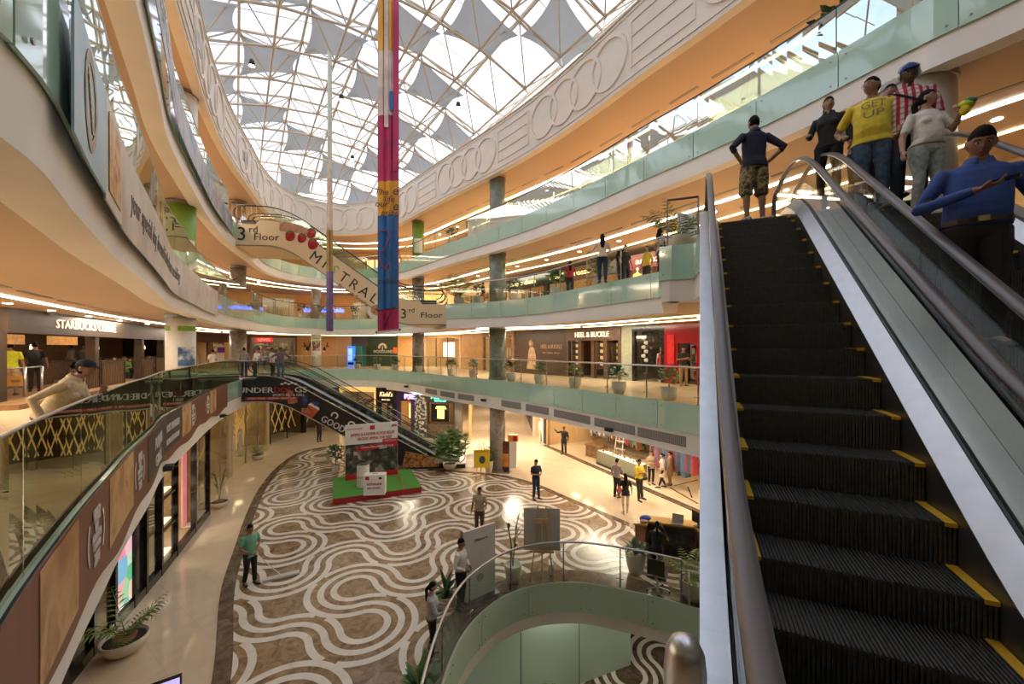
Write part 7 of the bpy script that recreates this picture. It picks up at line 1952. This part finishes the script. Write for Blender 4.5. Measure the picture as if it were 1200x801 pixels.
for i, (px_, sz, st, lb) in enumerate(row3):
    s = E2.px(px_, 11, 22); c = E2.pt(s, .6, F2); t = plant(lb, c, 'round', .27, .42, st, sz, 50+i, 14 if st == 'palm' else 110)
for i, (px_, lb) in enumerate(((519,'leafy plant behind the upper gallery glass right of the green column'),(545,'leafy plant behind the upper gallery glass between two columns'),(447,'leafy plant behind the upper gallery glass beside the tall banner'))):
    s = E3.px(px_, 15, 34); c = E3.pt(s, .6, F3); plant(lb, c, 'round', .27, .42, 'dark', .9, 60+i, 110)
s = E3.near(7.6, 6.7); c = E3.pt(s, .8, F3); plant('plant behind the upper gallery glass at top right', Vector((6.95,8.6,F3))+Vector((.35,.25,0)), 'round', .3, .4, 'dark', 1.1, 70, 130)

# ================================================================= charity stage on the pattern
q = [P(390,592,F0), P(494,577,F0), P(472,558,F0), P(389,571,F0)]
sfr, SL = frame2((q[0].x,q[0].y), (q[1].x,q[1].y)); SD = 3.0
t = thing('low_stage', 'low green carpeted stage with red edges on the patterned floor', 'stage')
MB().box(0, SL, 0, SD, F0+.005, F0+.26, 0, sfr).build('stage_body', M('red stage edge', (.36,.015,.02), .6, var=.1), t)
MB().box(-.01, SL+.01, -.01, SD+.01, F0+.26, F0+.275, 0, sfr).build('carpet', GREENC, t)
for u in (SL*.36, SL*.80): MB().box(u-.02, u+.02, 0, SD, F0+.275, F0+.279, 0, sfr).build('red_tape', RED, t)
t = thing('charity_board', 'large upright charity appeal board with white top and crowd photo', 'display board')
b0, b1 = PD(404.5, 568, 18.9), PD(466, 560, 19.9); bfr, BLn = frame2((b0.x,b0.y), (b1.x,b1.y)); zt_ = F0+.28; BH = 2.62
MB().box(0, BLn, 0, .08, zt_, zt_+BH, 0, bfr).build('board', WHITE, t)
CROWD = ramp_mat('crowd photo print', [(.3,(.012,.012,.012)),(.45,(.05,.045,.04)),(.56,(.13,.11,.09)),(.66,(.4,.38,.36)),(.75,(.08,.07,.06))], 'N', .4, nscale=3.2)
MB().box(.01, BLn-.01, -.012, 0, zt_+.25, zt_+BH-.95, 0, bfr).build('crowd_print', CROWD, t)
MB().box(.0, BLn, -.014, 0, zt_, zt_+.26, 0, bfr).build('red_band', RED, t)
bb = MB(); bb.hexa([bfr(BLn*.22,-.02,zt_+BH-1.32),bfr(BLn,-.02,zt_+BH-1.14),bfr(BLn,-.012,zt_+BH-1.14),bfr(BLn*.22,-.012,zt_+BH-1.32),bfr(BLn*.22,-.02,zt_+BH-1.08),bfr(BLn,-.02,zt_+BH-.95),bfr(BLn,-.012,zt_+BH-.95),bfr(BLn*.22,-.012,zt_+BH-1.08)]); bb.build('red_band', RED, t)
MB().box(BLn*.70, BLn, -.02, -.012, zt_+BH-.97, zt_+BH-.80, 0, bfr).build('red_band', RED, t)
UM = M('pale umbrella print', (.5,.5,.55), .4, var=.3)
bb = MB(); bb.ell(bfr(BLn*.64,-.014,zt_+1.45), (.4,.006,.1), 12, 6); bb.ell(bfr(BLn*.16,-.014,zt_+1.25), (.2,.006,.1), 10, 6); bb.build('umbrella_print', UM, t)
letters('lettering', 'JAMMU & KASHMIR FLOOD RELIEF', bfr, BLn*.52, zt_+BH-.5, 0, .2, RED, t, ext=.006, width=BLn*.84, bold=.004)
letters('lettering', 'URGENT APPEAL FOR HELP', bfr, BLn*.55, zt_+BH-.72, 0, .2, RED, t, ext=.006, width=BLn*.66, bold=.004)
letters('lettering', 'act!onaid', bfr, BLn*.17, zt_+BH-.2, 0, .16, RED, t, ext=.006, width=BLn*.28)
letters('lettering', 'www.floodrelief.org', bfr, BLn*.6, zt_+BH-1.13, -.02, .13, WHITE, t, ext=.004, width=BLn*.62)
letters('lettering', 'DONATE NOW', bfr, BLn*.85, zt_+BH-.89, -.02, .12, WHITE, t, ext=.004, width=BLn*.24)
MB().box(BLn*.46, BLn*.55, -.01, 0, zt_+BH-.3, zt_+BH-.1, 0, bfr).build('red_emblem', RED, t)
bb = MB(); bb.prism([(BLn*.86,zt_+BH-.22),(BLn*.92,zt_+BH-.1),(BLn*.92,zt_+BH-.22)], bfr, -.01, 0); bb.build('black_emblem', INK, t)
bb = MB(); bb.prism([(BLn*.925,zt_+BH-.22),(BLn*.925,zt_+BH-.1),(BLn*.99,zt_+BH-.16),(BLn*.98,zt_+BH-.22)], bfr, -.01, 0); bb.build('red_emblem', RED, t)
for u in (.15, BLn-.15): MB().hexa([bfr(u-.03,.08,zt_),bfr(u+.03,.08,zt_),bfr(u+.03,.75,zt_),bfr(u-.03,.75,zt_),bfr(u-.03,.08,zt_+1.6),bfr(u+.03,.08,zt_+1.6),bfr(u+.03,.10,zt_+1.6),bfr(u-.03,.10,zt_+1.6)]).build('brace', WOODL, t)
c = P(425.5, 570, F0+.28); t = thing('drum', 'white wrapped drum standing behind the small white box on the stage', 'drum', None, (c.x,c.y,F0+.28))
MB().lathe([(.26,0),(.27,.05),(.27,.98),(.26,1.02)], (0,0,0), 20).build('drum_body', WHITEC, t, True); MB().lathe([(.275,.46),(.28,.5),(.275,.54)], (0,0,0), 20).build('band', POTG, t, True); MB().lathe([(.05,1.02),(.26,1.025)], (0,0,0), 20).build('rim', STEELD, t)
c = P(439.5, 578, F0+.28); t = thing('donation_box', 'white donation box with red print at the front of the stage', 'box', None, (c.x,c.y,F0+.28), .12)
MB().box(-.44,.44,-.2,.2,0,.86).build('box_body', WHITE, t); f_ = lambda u,d,v: Vector((u,d-.2,v))
letters('lettering', 'act!onaid', f_, 0, .48, 0, .16, RED, t, ext=.005, width=.6, bold=.004); letters('lettering', 'END POVERTY', f_, 0, .30, 0, .10, INK, t, ext=.005, width=.55)
MB().box(-.36,-.2,-.206,-.2,.66,.8).build('red_emblem', RED, t); MB().box(.2,.32,-.206,-.2,.68,.76).build('black_emblem', INK, t); MB().box(-.12,.12,-.02,.02,.86,.865).build('slot', INK, t)
# ---- boards near the stone column
c = P(589, 553, F0); t = thing('poster_stand', 'orange food poster stand leaning in front of the stone column', 'poster stand', None, c, -.25)
MB().box(-.36,.36,-.03,.03,.05,1.65).build('board', INK, t); MB().box(-.33,.33,-.04,-.03,.3,1.0).build('food_print', ramp_mat('hot food print', [(.3,(.45,.03,.02)),(.5,(.75,.25,.04)),(.7,(.85,.5,.12))], 'N', .4, nscale=2.5), t); MB().box(-.33,.33,-.04,-.03,1.05,1.6).build('picture_print', M('dark red print', (.16,.03,.02), .4, var=.5, scale=9), t); MB().box(-.33,.33,-.042,-.03,.1,.28).build('text_band', M('dark print', (.05,.03,.03)), t)
MB().box(-.4,.4,-.2,.25,0,.05).build('base_plate', STEELD, t)
c = P(601.5, 547, F0); t = thing('display_pillar', 'white square display pillar with an orange top beside the poster stand', 'display pillar', None, c, -.2)
MB().box(-.2,.2,-.2,.2,0,1.45).build('pillar_body', WHITE, t); MB().box(-.26,.26,-.22,.22,1.45,1.8).build('orange_top', M('orange box print', (.75,.28,.04), .5, var=.2), t); MB().box(.04,.262,-.225,-.1,1.5,1.75).build('red_print', RED, t)
c = P(564.5, 560, F0); t = thing('easel', 'wooden easel with a yellow notice board left of the stone column', 'easel', None, c, .15)
for u in (-.3,.3): MB().tube([(u,-.05,0),(u*.3,.05,1.75)], .02, 6).build('leg', WOODL, t)
MB().tube([(0,.5,0),(0,.05,1.6)], .02, 6).build('leg', WOODL, t)
MB().box(-.4,.4,-.07,-.04,.55,1.45).build('yellow_board', M('yellow board', (.80,.55,.02), .5, var=.05), t); MB().ell((.02,-.075,.95), (.16,.006,.2), 12, 7).build('dark_print', M('dark green print', (.03,.08,.06)), t); letters('lettering', 'LUCKY DRAW', lambda u,d,v: Vector((u,d-.07,v)), 0, 1.34, 0, .1, RED, t, ext=.004, width=.6)
# ---- easel seen from behind and white board near the opening
c = P(635, 676, F0); t = thing('easel', 'wooden easel with a large grey board seen from behind at the curved balustrade', 'easel', None, c, -.05)
MB().box(-.52,.52,.05,.08,.75,1.95).build('grey_board', M('grey board back', (.55,.53,.45), .6, var=.06), t)
for u in (-.33,.33): MB().tube([(u,-.25,0),(u*.55,-.0,1.1),(u*.35,.02,2.05)], .022, 6).build('leg', WOODL, t)
MB().tube([(0,-.35,0),(0,-.02,1.7)], .022, 6).build('leg', WOODL, t); MB().box(-.34,.34,-.02,.03,.70,.76).build('ledge', WOODL, t); MB().box(-.2,.2,-.04,-.01,1.55,1.68).build('clamp_bar', WOODL, t)
MB().box(.2,.34,.1,.4,-.0+.01,.3).build('white_box', WHITE, t)
c = P(561, 700, F0); t = thing('standing_board', 'tall white standing board with pale sketch beside the man in white', 'notice board', None, c, .65)
MB().box(-.5,.5,-.03,.03,.04,1.85).build('board', M('white lilac board', (.72,.69,.70), .4, var=.03), t); MB().box(-.54,-.5,-.04,.04,0,1.9).build('post', STEELD, t); MB().box(-.55,.55,-.2,.2,0,.04).build('foot', STEELD, t)
bb = MB(); bb.ell((.02,-.035,.55), (.12,.004,.10), 10, 6); bb.build('sketch_print', M('grey green sketch', (.35,.40,.28), .5), t); letters('lettering', 'Nature', lambda u,d,v: Vector((u,d-.03,v)), .05, 1.55, 0, .12, STEELD, t, ext=.003, width=.4, shear=.2)
# ---- desk with screen, chair
c = PD(788, 672, 12.4); c.z = F0
t = thing('reception_desk', 'dark brown curved reception desk with amber front near the right edge', 'desk', None, c, -.35)
dfr = lambda u,d,v: Vector((u,d,v))
MB().prism([(-1.1,-.2),(-1.0,.45),(.9,.55),(1.15,-.15),(.8,-.1),(.7,.15),(-.75,.1),(-.8,-.2)], lambda u,d,v: Vector((u,v,d)), .05, 1.0).build('desk_body', WOODM, t)
MB().prism([(-1.15,-.25),(-1.05,.5),(.95,.6),(1.2,-.2),(.75,-.15),(.65,.1),(-.7,.05),(-.75,-.25)], lambda u,d,v: Vector((u,v,d)), 1.0, 1.05).build('desk_top', M('amber desk panel', (.55,.32,.06), .3), t)
MB().box(-.7,.6,.47,.56,.4,1.0).build('amber_panel', M('amber desk panel', (.55,.32,.06), .3), t); MB().box(-.7,.65,.02,.06,.06,.95).build('inner_panel', BLACKG, t)
bpy.context.view_layer.update()
def on_desk(u,d,z): return t_desk.matrix_world @ Vector((u,d,z))
t_desk = t
t = thing('computer_screen', 'black flat screen standing on the right of the brown desk', 'monitor', None, on_desk(.75,.15,1.05), -1.2)
MB().box(-.25,.25,-.015,.015,.1,.45).build('screen', BLACKG, t); MB().box(-.03,.03,-.02,.03,.015,.15).build('stand', BLACK, t); MB().box(-.12,.12,-.08,.08,0,.015).build('base', BLACK, t)
t = thing('laptop', 'open grey laptop on the brown desk', 'laptop', None, on_desk(.15,.2,1.05), -.5)
MB().box(-.17,.17,-.12,.12,0,.015).build('keyboard_base', STEELD, t); MB().hexa([(-.17,.12,.01),(.17,.12,.01),(.17,.13,.01),(-.17,.13,.01),(-.17,.2,.22),(.17,.2,.22),(.17,.21,.22),(-.17,.21,.22)]).build('lid', STEELD, t)
t = thing('paper_bag', 'blue and pink bag lying on the left end of the brown desk', 'bag', None, on_desk(-.8,.05,1.05), .3)
MB().ell((0,0,.09), (.2,.13,.09), 12, 8).build('bag_body', M('blue bag', (.03,.10,.45), .5), t, True); MB().ell((-.12,-.1,.05), (.14,.1,.05), 10, 6).build('pink_cloth', M('pink cloth', (.6,.35,.3), .7), t, True)
v = PD(769, 690, 10.9)
t = thing('swivel_chair', 'black swivel chair between the desk woman and the curved glass', 'chair', None, (v.x, v.y-.1, F0), -.5)
MB().box(-.24,.24,-.22,.22,.40,.46).build('seat', BLACK, t); MB().box(-.22,.22,-.30,-.25,.55,.95).build('backrest', BLACK, t); MB().tube([(0,0,.1),(0,0,.42)], .03, 8).build('gas_lift', STEEL, t); MB().box(-.03,.03,-.28,-.2,.42,.6).build('back_support', STEELD, t)
for a in range(5): MB().tube([(0,0,.1),(.3*cos(a*1.257),.3*sin(a*1.257),.06)], .018, 6).build('leg', STEEL, t); MB().ell((.3*cos(a*1.257),.3*sin(a*1.257),.03), (.03,.03,.03), 8, 5).build('caster', BLACK, t)
# ---- ground floor shop furniture
fr, L = frame2(gr(690), gr(745))
t = thing('glass_counter', 'long lit glass jewellery counter in the clothes shop opening', 'counter')
MB().box(0, L*.9, .5, 1.1, 0, .12, 0, fr).build('base', DKMETAL, t); MB().box(.02, L*.9-.02, .52, 1.08, .12, .75, 0, fr).build('panel', M('grey green counter panel', (.22,.22,.15), .25), t)
MB().box(0, L*.9, .5, .512, .75, 1.05, 0, fr).build('pane', SHOPGL, t); MB().box(0, L*.9, .5, 1.1, 1.05, 1.065, 0, fr).build('pane', SHOPGL, t); MB().box(.05, L*.9-.05, .6, 1.05, .76, .78, 0, fr).build('lit_shelf', light('counter glow', (1,.85,.55), 1.0), t)
bb = MB(); rs2 = random.Random(8)
for k in range(26): bb.ell(fr(rs2.uniform(.1,L*.85), rs2.uniform(.6,1.0), .83), (.06,.05,.05), 6, 4)
stuff(bb.build('jewellery', MERCH[1], t))
for k_, (px_, lb, c1) in enumerate(((676,'wooden cube table with boxes near the shop guard',WOODM),(735,'display table piled with folded goods behind the glass counter',CREAM))):
    fx, lx = frame2(gr(px_-6), gr(px_+6)); c = fx(lx/2, 1.4 if k_ == 0 else 2.4, 0); t = thing('display_table', lb, 'table', None, c, -.9)
    MB().box(-.6,.6,-.4,.4,.66,.72).build('tabletop', c1, t)
    if k_ == 0: MB().box(-.55,.55,-.35,.35,0,.66).build('box_body', WOODM, t)
    else:
        for u in (-.55,.55):
            for d in (-.35,.35): MB().box(u-.03,u+.03,d-.03,d+.03,0,.66).build('leg', WOODL, t)
        bb = MB()
        for q_ in range(14): u, d = rs2.uniform(-.5,.4), rs2.uniform(-.32,.2); bb.box(u,u+.14,d,d+.12,.72,.72+rs2.uniform(.03,.12))
        stuff(bb.build('folded_goods', MERCH[4], t))
fx, lx = frame2(gr(694), gr(704)); c = fx(0, 1.7, 0); t = thing('ladder_shelf', 'white ladder shelf in the clothes shop', 'shelf', None, c, -.9)
for u in (-.3,.3): MB().tube([(u,0,0),(u*.7,.3,1.9)], .025, 6).build('side_rail', WHITE, t)
for q_ in range(4): MB().box(-.28,.28,.02+.07*q_,.3+.02*q_,.3+.45*q_,.33+.45*q_).build('rung_shelf', WHITE, t)
def mannequin(label, loc, rz, mat, H=1.72, cloth=None, cloth2=None):
    t = thing('mannequin', label, 'mannequin', None, loc, rz); k = H/1.70; t.scale = (k,k,k); b = MB()
    b.rings(torso_rings(lambda v: Vector(v), [(.82,.10,.08,0),(.92,.155,.10,0),(1.05,.115,.085,0),(1.25,.145,.10,.01),(1.36,.15,.085,0),(1.42,.06,.05,0),(1.50,.045,.045,0)]))
    b.ell((0,.01,1.60), (.07,.088,.112), 12, 9)
    for s in (-1,1):
        limb(b, [(s*.09,0,.88),(s*.095,.02,.5),(s*.10,0,.06)], [.08,.055,.04]); limb(b, [(s*.16,0,1.36),(s*.22,-.02,1.08),(s*.22,.05,.82)], [.045,.036,.025]); b.box(s*.10-.04,s*.10+.04,-.06,.14,0,.05)
    remesh(b, 'figure', mat, t, .02, 1)
    if cloth:
        b = MB(); b.rings(torso_rings(lambda v: Vector(v), [(.72,.19,.14,0),(.92,.175,.12,0),(1.05,.135,.105,0),(1.25,.165,.12,.01),(1.38,.16,.10,0)])); b.build('dress', cloth, t, True)
    if cloth2:
        b = MB()
        for s in (-1,1): limb(b, [(s*.09,0,.9),(s*.095,.02,.5),(s*.10,0,.12)], [.095,.075,.06])
        b.build('trousers', cloth2, t, True)
    MB().lathe([(.2,0),(.2,.015),(.02,.02)], (0,0,0), 14).build('base', STEEL, t); return t
WM = M('white mannequin', (.78,.74,.68), .35, var=.02)
v = P(622, 520, F0); mannequin('white mannequin in the bright doorway right of the stone column', (2.05,27.9,F0), 2.4, WM)
fr, L = frame2(W(741), W(779)); mannequin('dressed mannequin in the dark fashion window beside the sandal picture', fr(L*.72,.6,F1), 2.6, WM, 1.72, REDC, BLACKC); mannequin('second mannequin with red coat at the right of the fashion window', fr(L*.92,.7,F1), 2.6, WM, 1.72, RED, None)
fr, L = frame2(W(296), W(347)); mannequin('white mannequin in the bright second gallery shop window', fr(L*.35,.5,F2), 3.0, WM)
mannequin('cream mannequin right of the first one in the bright second gallery window', fr(L*.7,.5,F2), 3.0, WM, 1.72, PINKC)
fr, L = frame2(GB[1], GB[2])
for k_, (u, lb) in enumerate(((.3,'white mannequin in the glass store near the first light column'),(.62,'white mannequin in the glass store beside the golden window'))): mannequin(lb, fr(L*u,.9,F0), -1.2, WM)
fr, L = frame2(W(735), W(788)); mannequin('mannequin in yellow sari by the red fronted shop', fr(L*.4,-.6,F2), 2.6, WM, 1.7, YEL, YEL)
# white board behind the ledge plant, cameras on the column, floor sign at lower left
v = PD(812, 262, 9.9); t = thing('ledge_board', 'white leaning board behind the ledge palm', 'board', None, (v.x,v.y,F2), .2); MB().hexa([(-.3,0,0),(.3,0,0),(.3,.03,0),(-.3,.03,0),(-.22,.3,1.2),(.3,.3,1.2),(.3,.33,1.2),(-.22,.33,1.2)]).build('board_panel', WHITE, t); letters('lettering', 'sale', lambda u,d,v_: Vector((u,d+v_*.25,v_)), 0, .6, -.01, .2, GREYB if False else POTG, t, ext=.004, shear=.2)
for k_, (dx, lb) in enumerate(((-.55,'black security camera left on the second gallery column'),(-.05,'black security camera lower right on the second gallery column'))):
    t = thing('security_camera', lb, 'camera', None, (xc+.35+dx*.4, yc-.55+dx*.3, F2+1.75-.25*k_)); MB().ell((0,0,0), (.13,.13,.13), 12, 8).build('dome', BLACKG, t, True); MB().tube([(0,0,.1),(0,.25,.2)], .03, 6).build('bracket', BLACK, t)
c = P(172, 826, F0); t = thing('floor_sign', 'tilted lit sign panel standing at the bottom left of the ground floor', 'sign', None, (c.x,c.y,F0), .6)
MB().box(-.5,.5,-.03,.03,.0,.35).build('frame_body', BLACKG, t); MB().box(-.47,.47,-.036,-.03,.03,.32).build('lit_face', M('lilac lit face', (.5,.45,.8), .4, emit=(.6,.5,1), estr=.7), t)
